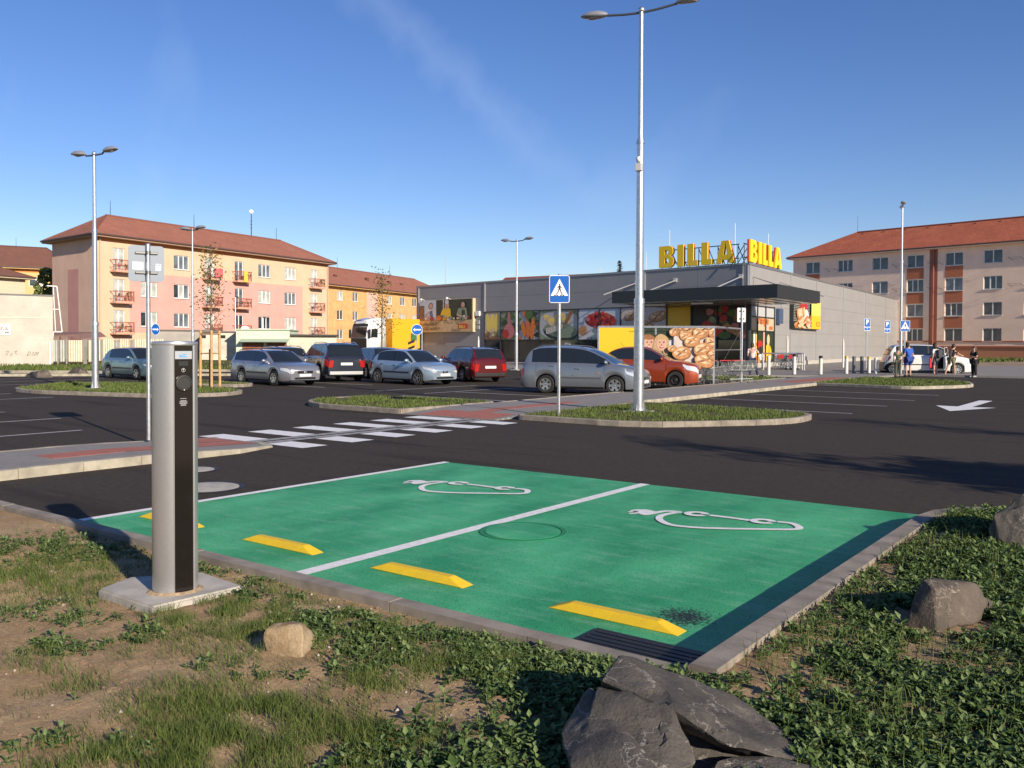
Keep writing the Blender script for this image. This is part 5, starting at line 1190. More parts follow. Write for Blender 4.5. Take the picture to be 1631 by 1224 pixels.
def face(p, u, v, r, asp=1.0, hair='hair', turn=0, long=True):
    p.ell(u, v+r*.15*asp, r*1.18, r*1.42*asp, hair, wob=.03)
    if long: p.ell(u-r*.75, v-r*.8*asp, r*.55, r*1.2*asp, hair, .15); p.ell(u+r*.78, v-r*.8*asp, r*.5, r*1.15*asp, hair, -.15)
    p.ell(u+turn*r*.2, v, r*.82, r*1.12*asp, 'skin', 0, 24); p.ell(u+turn*r*.2, v+r*.95*asp, r*.75, r*.32*asp, hair)
    for s_ in (-1, 1): p.ell(u+(turn*.3+s_*.33)*r, v+r*.18*asp, r*.13, r*.07*asp, 'hairb'); p.ell(u+(turn*.3+s_*.33)*r, v+r*.36*asp, r*.17, r*.035*asp, 'brown')
    p.ell(u+turn*r*.35, v-r*.15*asp, r*.10, r*.16*asp, 'bread'); p.ell(u+turn*r*.3, v-r*.52*asp, r*.33, r*.17*asp, 'redb'); p.ell(u+turn*r*.3, v-r*.48*asp, r*.25, r*.08*asp, 'white')
# poster windows of the front
def fz(px, y): return zat(y, S1+(S0-S1).normalized()*fs_(px))
edges = [772, 797.5, 826, 859, 889, 921, 955, 988.5, 1022, 1062, 1101, 1142, 1190]
fr = MB(); gl = []
zD1 = zP0-.05
for px in edges: s = fs_(px) if px < 1190 else LF-.1; fr.box((s-.05, -.08, 0.1), (s+.05, .05, zP1+.02))
fr.box((gx0, -.07, zP1), (LF-.1, .05, zP1+.08)).box((gx0, -.07, zP0-.06), (LF-.1, .05, zP0)).box((gx0, -.07, .08), (LF-.1, .05, .16))
fr.build('window_frame', ANTH, front)
SHOP = mat('shop_glass', (.018, .020, .022), .06, spec=.9, var=.6, vs_=.6)
for i in range(len(edges)-1):
    a, b = fs_(edges[i])+.05, (fs_(edges[i+1]) if edges[i+1] < 1190 else LF-.1)-.05
    MB().add([(a, 0, .16), (b, 0, .16), (b, 0, zP0-.06), (a, 0, zP0-.06)], [(0, 1, 2, 3)]).build('shop_window', SHOP, front)
random.seed(12)
def pr(i, j, back): return Print(front, fs_(edges[i])+.05, (fs_(edges[j]) if edges[j] < 1190 else LF-.1)-.05, zP0, zP1, -.01, back)
p = pr(0, 1, 'linen'); p.rect(0, .0, 1, .35, 'brown')
for k in range(3): p.ell(.2+.28*k, .62, .15, .36, 'lemon', .1-.1*k)
for k in range(16): p.ell(random.random(), random.uniform(0, .35), .09, .07, random.choice(('crust', 'brown', 'sage')), wob=.1)
p.done()
p = pr(1, 2, 'sage'); [p.ell(random.random(), random.random(), .14, .09, random.choice(('green', 'dgreen', 'sage')), wob=.2) for k in range(24)]; p.ell(.5, .30, .32, .28, 'pink'); p.ell(.5, .72, .09, .3, 'pink'); p.ell(.3, .2, .2, .16, 'red'); p.done()
p = pr(2, 3, 'grey'); [p.ell(random.random(), random.uniform(0, 1), .12, .09, random.choice(('green', 'dgreen', 'orange')), wob=.2) for k in range(22)]
for u, a, l in ((.25, .25, .30), (.48, .05, .34), (.70, -.12, .40)): p.ell(u, .38, .11, l, 'orange', a)
p.ell(.55, .9, .18, .16, 'green'); p.ell(.45, .82, .06, .2, 'green', .4); p.done()
p = pr(3, 5, 'sage'); p.ell(.5, .5, .6, .5, 'grey', 0); p.ell(.55, .25, .46, .30, 'dgreen', -.1); p.ell(.55, .32, .44, .26, 'sage', -.1)
for u, v, r in ((.2, .75, .11), (.36, .62, .16), (.55, .78, .15), (.70, .65, .12)): p.ell(u, v, r, r*.9, 'crust'); p.ell(u-.02, v+.05, r*.7, r*.5, 'lemon')
for k in range(6): p.rect(.18+k*.07, .20+.03*k, .27+k*.07, .38+.03*k, 'white'); p.rect(.21+k*.07, .24+.03*k, .28+k*.07, .37+.03*k, 'cream')
p.poly([(.80, .95), (.92, .98), (.74, .55), (.66, .5)], 'brown'); p.done()
p = pr(5, 7, 'sky'); p.rect(0, 0, 1, .42, 'white'); p.ell(.55, .60, .44, .30, 'white'); p.ell(.53, .62, .37, .25, 'red')
for k in range(42): a = random.uniform(0, 6.3); r = math.sqrt(random.random()); p.ell(.53+.36*r*math.cos(a), .62+.26*r*math.sin(a), .045, .06, random.choice(('red', 'red', 'redb', 'pink')), wob=.08)
for k in range(7): p.ell(.25+.09*k, .04, .012, .03, 'dark')
p.ell(.12, .3, .1, .16, 'bread', .5); p.done()
p = pr(7, 9, 'linen'); [loaf(p, u, v, r, a, .9) for u, v, r, a in ((.82, .72, .22, .2), (.55, .45, .2, -.2), (.25, .75, .18, .3), (.2, .25, .22, .1), (.72, .18, .2, 0))]; p.rect(0, 0, 1, .001, 'dark'); p.done()
p = pr(9, 10, 'yellow'); p.ell(.2, .06, .2, .14, 'redb'); p.ell(.55, .07, .2, .16, 'red'); p.ell(.85, .05, .16, .12, 'orange'); o = p.done()
xa_ = (fs_(edges[9])+fs_(edges[10]))/2; text_mesh('VITAJTE', .52, pc['text'], 'lettering', 'CENTER', 0, o, Matrix.Translation((xa_, -.035, zP0+.45))@Matrix.Scale(.72, 4, (1, 0, 0))@Matrix.Rotation(R(90), 4, 'X'))
p = pr(10, 12, 'dark'); [p.ell(random.random(), random.uniform(.05, .9), .07, .10, random.choice(('red', 'sage', 'green', 'brown', 'pink')), wob=.1) for k in range(26)]; p.ell(.3, .35, .12, .2, 'red'); p.ell(.5, .25, .1, .17, 'redb'); p.poly([(.55, .35), (.9, .05), (.98, .15), (.66, .48)], 'bread'); p.ell(.62, .12, .12, .1, 'green'); p.done()
# door leaves
for a, b in ((4.3, 5.6), (8.2, 9.4)): 
    s = fs_(edges[int(a)]); 
MB().box((fs_(900), -.05, 1.0), (fs_(908), -.01, 1.75)).build('door_notice', pc['white'], front)
# billboard
bx0, bx1, bz0, bz1 = fs_(672), fs_(757.5), fz(714, 529.5), fz(714, 477.5)
bo = MB().bev((bx0, -.34, bz0), (bx1, -.01, bz1), .02).build('billboard', pc['cream'], front)
p = Print(bo, bx0+.05, bx1-.05, bz0+.05, bz1-.03, -.345, 'wood'); p.rect(0, .36, .99, 1, 'dgreen'); p.rect(0, .36, .33, 1, 'sky'); p.rect(0, .36, .10, .84, 'brown'); p.rect(.46, .36, .48, 1, 'white')
def cook(u, hair, top, r=.034, hat=False, apron=None):
    p.poly([(u-.085, .37), (u+.085, .37), (u+.065, .70), (u+.03, .755), (u-.03, .755), (u-.065, .70)], top); p.poly([(u-.085, .70), (u-.055, .73), (u-.075, .45), (u-.125, .52)], top)
    if apron: p.poly([(u-.03, .37), (u+.05, .37), (u+.03, .66), (u-.02, .66)], apron)
    p.ell(u, .82, r*1.25, r*3.3, hair); p.ell(u, .79, r*.55, r*2.0, 'skin'); p.ell(u, .815, r*.95, r*2.5, 'skin'); p.ell(u, .83, r*.6, r*.2, 'bread'); p.ell(u, .775, r*.4, r*.35, 'redb')
    if hat: p.ell(u, .93, r*1.1, r*2.2, 'white')
    p.poly([(u-.11, .50), (u-.09, .54), (u+.02, .46), (u, .42)], 'skin')
cook(.23, 'brown', 'white', apron='blue'); cook(.54, 'skin', 'yellow', hat=True); cook(.84, 'hairb', 'sage', apron='dgreen')
for k in range(30): p.ell(random.uniform(.02, .95), random.uniform(.37, .48), .022, .035, random.choice(('red', 'bread', 'crust', 'green', 'white', 'orange', 'sage')))
p.ell(.40, .43, .055, .08, 'orange'); p.rect(.76, .085, .935, .24, 'redb'); o = p.done('billboard_print')
Wb = bx1-bx0
def tx(s, size, m, x, z, par, y=-.48, sx_=1.0, al='LEFT', bold=.01): return text_mesh(s, size, m, 'lettering', al, 0, par, Matrix.Translation((x, y, z))@Matrix.Scale(sx_, 4, (1, 0, 0))@Matrix.Rotation(R(90), 4, 'X'), bold)
tx('VYCHUTNAŤ SI ŽIVOT', .36, pc['text'], bx0+.35, bz0+.56, o, -.53, .72); tx('DOKÁŽETE NAJLEPŠIE VY', .36, pc['text'], bx0+.35, bz0+.20, o, -.53, .74)
# block letters used for the brand word
def block_letter(ch):
    if ch == 'I': return [[(0, 0), (.31, 0), (.31, 1), (0, 1)]], .31
    if ch == 'L': return [[(0, 0), (.50, 0), (.50, .24), (0, .24)], [(0, .24), (.30, .24), (.30, 1), (0, 1)]], .50
    if ch == 'A': return [[(0, 0), (.26, 0), (.33, .24), (.33, .24), (.44, 1), (.27, 1)], [(.54, .24), (.61, 0), (.87, 0), (.60, 1), (.44, 1)], [(.30, .16), (.57, .16), (.53, .38), (.345, .38)]], .87
    r1 = [(.42, 1), (.60, .98), (.70, .90), (.72, .76), (.68, .62), (.56, .54), (.36, .53)]
    r2 = [(.36, .53), (.60, .50), (.74, .42), (.78, .27), (.73, .11), (.62, .02), (.44, 0)]
    P = [[(0, 0), (.30, 0), (.30, 1), (0, 1)], [(.30, .80), (.44, .80), (.42, 1), (.30, 1)], [(.30, .43), (.44, .43), (.42, .60), (.30, .60)], [(.30, 0), (.44, 0), (.46, .19), (.30, .19)],
         [(.42, 1), (.58, .99), (.70, .90), (.73, .76), (.70, .62), (.58, .53), (.42, .60), (.48, .66), (.49, .74), (.44, .80)], [(.42, .60), (.58, .53), (.73, .43), (.77, .27), (.72, .10), (.60, .01), (.44, 0), (.46, .19), (.52, .26), (.50, .37), (.42, .43)]]
    return P, .76
def brand(par, x, z, hgt, m, y, word='BILLA', sx_=1.0, gap=.12):
    mb = MB()
    for ch in word:
        P, w_ = block_letter(ch)
        for poly in P: mb.add([(x+a*hgt*sx_, y, z+b*hgt) for a, b in poly], [tuple(range(len(poly)))])
        x += (w_+gap)*hgt*sx_
    return mb.build('lettering', m, par)
brand(o, bx0+Wb*.785, bz0+.36, .26, pc['lemon'], -.53, sx_=.92)
for k, (u, v) in enumerate(((.11, 1.0), (.60, 1.02))): MB().tube((bx0+Wb*u, -.3, bz1-.02), (bx0+Wb*u, -.75, bz1+.15), .02, n=5).ell((bx0+Wb*u, -.8, bz1+.06), (.14, .1, .12)).build('spotlight', WHT, bo)
z = fz(762, 500); s = fs_(762); MB().bev((s-.28, -.2, z-.2), (s+.28, -.01, z+.22), .02).build('wall_box', WHT, front); MB().bev((s-.2, -.08, z-.95), (s+.2, -.01, z-.6), .02).bev((s-.2, -.08, z-1.4), (s+.2, -.01, z-1.05), .02).build('wall_box', PIL, front)

# ---- side glass beside the corner
zg1 = zP1+.0; f = MB()
gsx = [.15, ss_(1205), ss_(1218), gs1]
for s in gsx: f.box((s-.06, -.08, .1), (s+.06, .05, zg1))
zmid, zlo = zat(527, S0+Vector((0, 0, 0)), 1212), zat(505, S0, 1212)
for z in (.1, zmid-.05, zlo, zg1-.1): f.box((.1, -.07, z), (gs1, .05, z+.08))
f.build('window_frame', ANTH, side)
for i in range(3):
    MB().add([(gsx[i]+.06, 0, .16), (gsx[i+1]-.06, 0, .16), (gsx[i+1]-.06, 0, zg1), (gsx[i]+.06, 0, zg1)], [(0, 1, 2, 3)]).build('shop_window', SHOP, side)
pp_ = Print(side, gsx[0]+.06, gs1-.06, zmid+.04, zlo, -.012, 'cream'); pp_.ell(.02, .5, .012, .05, 'orange'); pp_.rect(.80, .10, .95, .36, 'redb'); pp_.rect(.83, .15, .92, .31, 'orange'); o = pp_.done()
tx('Vitajte', .75, pc['orange'], (gsx[0]+gs1)/2+.1, (zmid+zlo)/2+.05, o, -.06, 1.3, 'CENTER', .02)
pp_ = Print(side, gsx[0]+.06, gs1-.06, zlo+.08, zg1, -.012, 'grey'); o = pp_.done(); tx('ZA POTRAVINAMI', .42, pc['text'], (gsx[0]+gs1)/2-.2, zlo+.35, o, -.05, .8, 'CENTER', .01) if False else None
pp_ = Print(side, gsx[0]+.06, gs1-.06, .3, zmid-.05, -.012, 'dgreen'); pp_.rect(.14, 0, .22, 1, 'white'); pp_.rect(.24, .1, .30, 1, 'lemon'); pp_.ell(.75, .30, .16, .32, 'yellow'); pp_.ell(.76, .76, .06, .17, 'crust'); pp_.ell(.38, .62, .13, .12, 'red'); pp_.ell(.45, .35, .15, .2, 'dark'); pp_.ell(.42, .22, .1, .1, 'white'); pp_.ell(.30, .1, .12, .18, 'bread'); pp_.rect(.53, .1, .60, 1, 'skin'); pp_.done()
b0, b1 = ss_(1256.5), ss_(1298); bzt, bzb = zat(478, S0+(S2-S0).normalized()*ss_(1275)), zat(524.5, S0+(S2-S0).normalized()*ss_(1275))
bo2 = MB().bev((b0, -.30, bzb), (b1, -.01, bzt), .02).build('billboard', ANTH, side)
p = Print(bo2, b0+.04, b1-.04, bzb+.04, bzt-.04, -.305, 'dgreen')
for k in range(14): p.rect(0, .25+k*.055, .6, .262+k*.055, 'linen')
p.ell(.36, .80, .13, .30, 'red'); p.ell(.46, .42, .10, .26, 'white')
random.seed(2)
for k in range(26): p.ell(random.uniform(.02, .6), random.uniform(.02, .36), .09, .05, random.choice(('bread', 'orange', 'crust')), random.uniform(-.4, .8))
for k in range(6): p.ell(.10+.05*k, .50+.02*k, .03, .18, random.choice(('crust', 'bread')), .6)
p.rect(.62, 0, 1, 1, 'yellow'); p.rect(.62, .48, 1, 1, 'lemon'); p.rect(.82, .10, .97, .26, 'orange'); p.rect(.85, .13, .94, .23, 'yellow'); p.done('billboard_print')
z = zat(494, S0, 1237); MB().box((ss_(1234), -.3, zat(513, S0, 1237)), (ss_(1240.5), -.05, zat(487, S0, 1237))).build('flag_sign', mat('slate_blue', (.06, .09, .16), .5), side)

# ---- canopy on its tie rods
K0, K1, K2 = atd(1237, 50), atd(974, 58.3), atd(1305, 57); zc0, zc1 = zat(474, K0), zat(452.5, K0)
cn = obj('canopy', None, st)
kk = [(p-S0).to_2d() for p in (K1, K0, K2)]; k3 = kk[0]+(kk[2]-kk[1])*1.15; k4 = Vector((0, .0)); 
MB().prism([tuple(kk[0]), tuple(kk[1]), tuple(kk[2]), tuple(kk[2]*.0+kk[2]+(kk[0]-kk[1]).normalized()*4.6), (0, 0), tuple(k3)], zc0, zc1, bottom=True).build('canopy_roof', ANTH, cn)
MB().prism([tuple(kk[0].lerp(kk[1], .01)+Vector((0, .1))), tuple(kk[1]+Vector((-.1, .15))), tuple(kk[2]+Vector((-.15, -.1))), (0, .0), tuple(k3)], zc0-.03, zc0-.004, bottom=True).build('soffit', mat('soffit_metal', (.34, .35, .36), .25, .8), cn)
f = MB(); du, dv = (kk[1]-kk[0]).normalized(), (kk[2]-kk[1]).normalized()
for i in range(1, 12): a = kk[0]+du*i*1.0; f.tube((a.x, a.y, zc0-.045), ((a+dv*7).x, (a+dv*7).y, zc0-.045), .02, n=4)
f.build('soffit_joint', ANTH, cn)
f = MB()
for px in (1014, 1075, 1181): s = fs_(px) if px < 1180 else LF-.6; w0 = (S1-S0).to_2d()+(S0-S1).to_2d().normalized()*s; e = w0+dv*(-5.2)*1.0; f.tube((w0.x, w0.y, ZT-.9), (e.x, e.y, zc1), .045, n=6).bev((w0.x-.15, w0.y-.15, ZT-1.05), (w0.x+.15, w0.y+.15, ZT-.75), .02)
for s in (.8, 7.0): w0 = (S2-S0).to_2d().normalized()*s; e = w0-du*(-3.4)*1.0; f.tube((w0.x, w0.y, ZT-.9), (e.x, e.y, zc1), .045, n=6)
f.build('tie_rod', PIL, cn)
f = MB(); c_ = (K0-S0).to_2d()*.55; f.tube((c_.x*.15, c_.y*.15-.3, 0), (c_.x*.15, c_.y*.15-.3, zc0), .16, n=12); f.build('canopy_column', ANTH, cn)
f = MB()
for i, t_ in enumerate((.22, .52)): a = kk[0]+du*11.8*t_+dv*1.6; f.bev((a.x-.7, a.y-.1, zc0-.16), (a.x+.7, a.y+.1, zc0-.05), .02)
f.build('canopy_light', WHT, cn)

# ---- roof letters
LY = mat('letter_yellow', (.92, .60, .015), .45); LR = mat('letter_red', (.55, .05, .03), .5)
def roof_sign(A, B, px0, px1, ytop_px, label, p_ref):
    s0, s1 = along(A, B, px0), along(A, B, px1); ang, _ = frame_of(A, B); P0 = Vector(A)+(Vector(B)-Vector(A)).normalized()*s0
    zt = zat(p_ref[1], Vector(A)+(Vector(B)-Vector(A)).normalized()*along(A, B, p_ref[0])); z0 = ZT+.06; hgt = zt-z0; Wt = s1-s0
    t = thing('roof_sign', label, 'sign', (P0.x, P0.y, ZT), ang); ws = [block_letter(c)[1] for c in 'BILLA']; gp = .19; tot = sum(ws)+gp*4; k = Wt/tot; x = 0
    for ch, w_ in zip('BILLA', ws):
        P, _ = block_letter(ch); f = MB(); b = MB()
        for poly in P: plate(f, [(x+a*k, .06+c*hgt) for a, c in poly][::1], -.10, .0, 0); plate(b, [(x+a*k, .06+c*hgt) for a, c in poly], 0, .14, 0)
        lo = f.build('letter', LY, t); b.build('letter_return', LR, lo); x += (w_+gp)*k
    f = MB()
    for z in (.35, hgt-.25): f.box((-.1, .30, z), (Wt+.1, .36, z+.06))
    for i in range(9): q = Wt*i/8; f.tube((q, .33, .0), (q, .33, hgt-.2), .03, n=5); f.tube((q, .33, hgt-.3), (q+ .1, 1.3, -.2), .03, n=5)
    f.build('sign_frame', DARK, t); return t
roof_sign(S1, S0, 1049.5, 1169.5, 383, 'yellow block letters on the roof edge above the canopy front', (1156, 383.5))
roof_sign(S0, S2, 1191.5, 1241.5, 383, 'yellow block letters on the roof edge of the side wall, seen obliquely', (1196, 382.5))
for px, y0, dep in ((709, 405, 86), (1065, 367, 72), (1028, 402, 74), (1169, 356, 75), (1222, 372, 80), (956, 426, 75)):
    p_ = atd(px, dep); h = zat(y0, p_); t = thing('lightning_rod', {709: 'thin lightning rod at the far left of the shop roof', 1065: 'thin rod above the first roof letter', 1028: 'short rod beside the tall lamp post on the shop roof', 1169: 'tallest thin rod between the two roof signs', 1222: 'thin rod above the side roof sign', 956: 'short thin rod on the middle of the shop roof'}[px], 'lightning rod', (p_.x, p_.y, ZT-.4)); MB().tube((0, 0, 0), (0, 0, h-ZT+.4), .035, .02, 6).build('rod', PIL, t)
# distant reddish roofs behind the shop
q0, q1 = atd(785, 150), atd(1200, 150); ang, Lr = frame_of(q0, q1); rb = thing('house', 'distant house whose red roof edge shows above the shop', 'house', (q0.x, q0.y, 0), ang); zr2 = zat(424, atd(1100, 150))
MB().box((0, 0, 0), (Lr, 10, zr2-3)).build('wall', ORB, rb)
z0_ = zat(439, atd(785, 150), 785)
MB().add([(0, -1, zr2-4), (Lr, -1, zr2-3), (Lr-4, 5, zr2+.2), (2, 5, z0_), (0, 11, zr2-4), (Lr, 11, zr2-3)], [(0, 1, 2, 3), (3, 2, 5, 4), (1, 5, 2), (0, 3, 4)]).build('roof', TILE_R, rb)
# ---------------------------------------------------------------- cars
def lerp_tab(tab, x):
    if x <= tab[0][0]: return tab[0][1]
    for (a, b), (c, d) in zip(tab, tab[1:]):
        if x <= c: return b+(d-b)*(x-a)/(c-a) if c > a else d
    return tab[-1][1]
def smooth_tab(tab, n=6):
    P = [Vector(p) for p in tab]; out = []
    for i in range(len(P)-1):
        p0, p1, p2, p3 = P[max(i-1, 0)], P[i], P[i+1], P[min(i+2, len(P)-1)]
        for j in range(n):
            t = j/n; q = .5*((2*p1)+(p2-p0)*t+(2*p0-5*p1+4*p2-p3)*t*t+(3*p1-p0-3*p2+p3)*t**3); out.append((p1.x+(p2.x-p1.x)*t, q.y))
    out.append(tuple(P[-1])); return out
TAIL = mat('tail_light_red', (.36, .012, .010), .15, coat=.5); HEADL = mat('head_light', (.62, .63, .62), .08, .3, coat=.6); AMB = mat('indicator_amber', (.55, .16, .02), .2); PLATE = mat('number_plate', (.66, .66, .64), .4); SEAT = mat('car_interior', (.06, .058, .055), .8)
WHEELS = {}
def wheel_meshes(r, style):
    k = (r, style)
    if k in WHEELS: return WHEELS[k]
    ri = r*.66; T = Matrix.Rotation(R(90), 4, 'X')
    ty = MB().lathe([(ri, -.09), (r*.93, -.10), (r, -.07), (r, .07), (r*.93, .10), (ri, .09)], 28, T=T, cap=False).mesh('tyre', RUB, smooth=50)
    m = MB().lathe([(ri, .09), (ri*.97, .098), (ri*.92, .07), (ri*.90, .0), (.01, .0)], 28, T=T, cap=False, m=1 if style != 'steel' else 1)
    m.lathe([(ri*1.0, .088), (ri*1.0, .104), (ri*.90, .104), (ri*.88, .05)], 28, T=T, cap=False, m=0)
    ns = {'five': 5, 'six': 6, 'ten': 10, 'steel': 0, 'cap': 7}[style]
    for i in range(ns):
        a = 2*math.pi*i/ns; w1, w2 = {5: (.05, .036), 6: (.058, .044), 10: (.026, .018), 7: (.075, .045)}[ns]; Tm = Matrix.Rotation(a, 4, 'Y')@Matrix.Identity(4)
        v = [(ri*.12, -.095, -w2*.9), (ri*.93, -.100, -w1*.75), (ri*.93, -.100, w1*.75), (ri*.12, -.095, w2*.9), (ri*.12, -.04, -w2*.9), (ri*.93, -.04, -w1*.75), (ri*.93, -.04, w1*.75), (ri*.12, -.04, w2*.9)]
        m.add([Tm@Vector(q) for q in v], [(0, 1, 2, 3), (0, 4, 5, 1), (1, 5, 6, 2), (2, 6, 7, 3), (3, 7, 4, 0)], 0)
    if style == 'steel': m.lathe([(ri*.9, .03), (ri*.7, .075), (ri*.45, .06), (ri*.3, .09), (.01, .09)], 20, T=T, cap=False, m=1)
    m.lathe([(ri*.20, .04), (ri*.20, .10), (.005, .105)], 14, T=T, cap=False, m=0)
    rm = m.mesh('rim', [CHR if style != 'steel' else DARK, BLK], smooth=30)
    WHEELS[k] = (ty, rm); return WHEELS[k]
def car(label, paint, p0, p1, spec, near='R', cat='car', extra=None, seg=1.0):
    """p0/p1: ground contact points of the rear and front wheel on the near side"""
    S = dict(L=4.2, W=1.7, H=1.45, rw=.31, fo=.80, clear=.19, wheel='five', rails=False, trim=None, style='hatch'); S.update(spec)
    p0, p1 = Vector(p0).to_2d(), Vector(p1).to_2d(); d = (p1-p0).normalized(); wb = S.get('wb', (p1-p0).length); mid = (p0+p1)/2
    sd_ = Vector((-d.y, d.x)) if near == 'R' else Vector((d.y, -d.x))       # from near side to far side
    W, L, H, rw = S['W'], S['L'], S['H'], S['rw']; tr = W/2-.10; ctr = mid + sd_*tr
    xf = L/2-S['fo']; xr = xf-wb; ctr = ctr - d*((xf+xr)/2)
    t = thing(S.get('name', 'parked_car'), label, cat, (ctr.x, ctr.y, .004), math.atan2(d.y, d.x)); t.scale = (1, 1, S.get('zs', 1))
    top = smooth_tab(S['top']); roof = smooth_tab(S['roof'])          # as (x from the nose, z)
    def zt(x): return lerp_tab(top, L/2-x)
    def zr(x): return lerp_tab(roof, L/2-x)
    ra = rw*1.17
    xs = set([L/2-L*i/46 for i in range(47)])
    for xw in (xf, xr):
        for i in range(13): xs.add(xw+ra*math.cos(math.pi*i/12))
    for e in (.02, .06, .12, .2, .3): xs.add(L/2-e); xs.add(-L/2+e)
    xs = sorted(xs, reverse=True)
    def zb(x):
        b = S['clear']; e = min(L/2-x, x+L/2); b += .05*max(0, 1-e/.35)
        for xw in (xf, xr):
            if abs(x-xw) < ra: b = max(b, rw+math.sqrt(max(0, ra*ra-(x-xw)**2)))
        return b
    nr, rr_ = S.get('noseround', .62), S.get('tailround', .40)
    def hw(x):
        f = max(0, 1-(L/2-x)/nr); b = max(0, 1-(x+L/2)/rr_); return W/2*(1-.26*f**2.2-.14*b**2.4)
    def ztop(x):
        return zt(x)-.05*max(0, 1-(L/2-x)/.08)**1.5-.06*max(0, 1-(x+L/2)/.08)**1.5
    def side(x, f, off=0):
        """point on the body side at height fraction f"""
        z0, z1, h = zb(x), ztop(x), hw(x); F_ = [(0, .955), (.12, .99), (.45, 1.0), (.72, .985), (.93, .955), (1, .90)]; return Vector((x, h*lerp_tab(F_, f)+off, z0+(z1-z0)*f))
    body = MB(); FR = (0, .12, .3, .45, .6, .72, .84, .93, 1.0)
    ring = []
    for x in xs:
        r_ = [side(x, f) for f in FR]; h, z = hw(x), ztop(x); r_ += [Vector((x, h*.80, z+.018)), Vector((x, h*.45, z+.035)), Vector((x, 0, z+.042))]; ring.append(r_)
    n_ = len(ring[0])
    for sgn in (1, -1):
        v = [(q.x, q.y*sgn, q.z) for r_ in ring for q in r_]; fs = [(i*n_+j, i*n_+j+1, (i+1)*n_+j+1, (i+1)*n_+j) for i in range(len(xs)-1) for j in range(n_-1)]
        fs = [f if sgn < 0 else f[::-1] for f in fs]; body.add(v, fs, 0)
    for k, e in ((0, 1), (len(xs)-1, -1)):
        r_ = ring[k]; x = xs[k]
        for j in range(n_-1):
            a, b = r_[j], r_[j+1]; body.add([(a.x, a.y, a.z), (b.x, b.y, b.z), (b.x, -b.y, b.z), (a.x, -a.y, a.z)], [(0, 1, 2, 3)], 0)
    body.box((-L/2+.12, -W*.46, S['clear']+.01), (xr-ra, W*.46, S['clear']+.10), 1).box((xr+ra, -W*.45, S['clear']-.02), (xf-ra, W*.45, S['clear']+.12), 1).box((xf+ra, -W*.40, S['clear']+.01), (L/2-.12, W*.40, S['clear']+.10), 1)
    for xw in (xf, xr): body.box((xw-ra-.02, -W*.30, rw*.7), (xw+ra+.02, W*.30, rw+ra), 1)
    # cabin
    xw0, xw1 = L/2-S['ws'][0], L/2-S['ws'][1]; xb1, xb0 = L/2-S['rb'][0], L/2-S['rb'][1]     # windscreen base/top, rear glass top/base
    cx = set([xw0+(xw1-xw0)*i/6 for i in range(7)]+[xb1+(xb0-xb1)*i/6 for i in range(7)]+[xw1+(xb1-xw1)*i/8 for i in range(9)])
    wins = [(L/2-a, L/2-b) for a, b in S['wins']]
    for a, b in wins: cx |= {a, b}
    cx = sorted(cx, reverse=True); zr1 = max(z for _, z in roof)
    cab = MB(); CR = []
    for x in cx:
        bz = zt(x)-.01; rz = max(bz+.004, zr(x)); t_ = (rz-bz)/(H-.95); wb_ = hw(x)*.90; wr = wb_-(W/2*.90-W/2*S.get('tumble', .72))*min(1.1, t_); k1 = .965 if rz-bz > .12 else .5
        q0 = Vector((x, wb_, bz)); q2 = Vector((x, wr, rz-.022*min(1, t_*2))); q1 = q0.lerp(q2, k1); qa = q0.lerp(q2, .05)
        CR.append([q0, qa, q1, q2, Vector((x, wr*.86, rz)), Vector((x, wr*.45, rz+.022*min(1, t_*2))), Vector((x, 0, rz+.03*min(1, t_*2)))])
    glass = {}
    for i in range(len(cx)-1):
        xm = (cx[i]+cx[i+1])/2; wi = next((k for k, (a, b) in enumerate(wins) if b < xm < a), None)
        for j in range(6):
            key = None
            if j == 1 and wi is not None: key = ('side', wi)
            if j in (4, 5) and xm > xw1: key = ('ws',)
            if j in (4, 5) and xm < xb1 and xm > xb0: key = ('rw',)
            for sgn in (1, -1):
                P = [CR[i][j], CR[i][j+1], CR[i+1][j+1], CR[i+1][j]]; P = [(q.x, q.y*sgn, q.z) for q in P]
                if sgn > 0: P.reverse()
                if key is None: cab.add(P, [(0, 1, 2, 3)], 1 if (j == 1 and wins[0][0] > xm > wins[-1][1]) else 0)
                else: glass.setdefault(key+((sgn,) if key[0] == 'side' else ()), MB()).add(P, [(0, 1, 2, 3)])
    body.v, body.f, body.mi = body.v+cab.v, body.f+[tuple(i+len(body.v) for i in f) for f in cab.f], body.mi+cab.mi
    me = body.mesh('body', [paint, BLK]); bm = bmesh.new(); bm.from_mesh(me); bmesh.ops.remove_doubles(bm, verts=bm.verts[:], dist=.0008); bm.to_mesh(me); bm.free()
    me.polygons.foreach_set('use_smooth', [True]*len(me.polygons)); me.set_sharp_from_angle(angle=R(38)); obj('body', me, t)
    for k, g_ in glass.items(): 
        go = g_.mesh({'side': 'side_window', 'ws': 'windscreen', 'rw': 'rear_window'}[k[0]], GLASS); bm = bmesh.new(); bm.from_mesh(go); bmesh.ops.remove_doubles(bm, verts=bm.verts[:], dist=.0008); bm.to_mesh(go); bm.free(); go.polygons.foreach_set('use_smooth', [True]*len(go.polygons)); obj(go.name.split('.')[0], go, t)
    def patch(x0, x1, f0, f1, off, m, nm, sgn, par=t, n=8, fcurve=None):
        P = MB(); v = []
        for i in range(n+1):
            x = x0+(x1-x0)*i/n; a, b = f0, f1
            if fcurve: a, b = fcurve(i/n)
            for f in (a, (a+b)/2, b): q = side(x, f, off); v.append((q.x+(off if x > L/2-.3 else 0), q.y*sgn, q.z))
        fs = []
        for i in range(n):
            for j in range(2): f = (i*3+j, i*3+j+1, i*3+j+4, i*3+j+3); fs.append(f if sgn < 0 else f[::-1])
        return P.add(v, fs).build(nm, m, par, smooth=60)
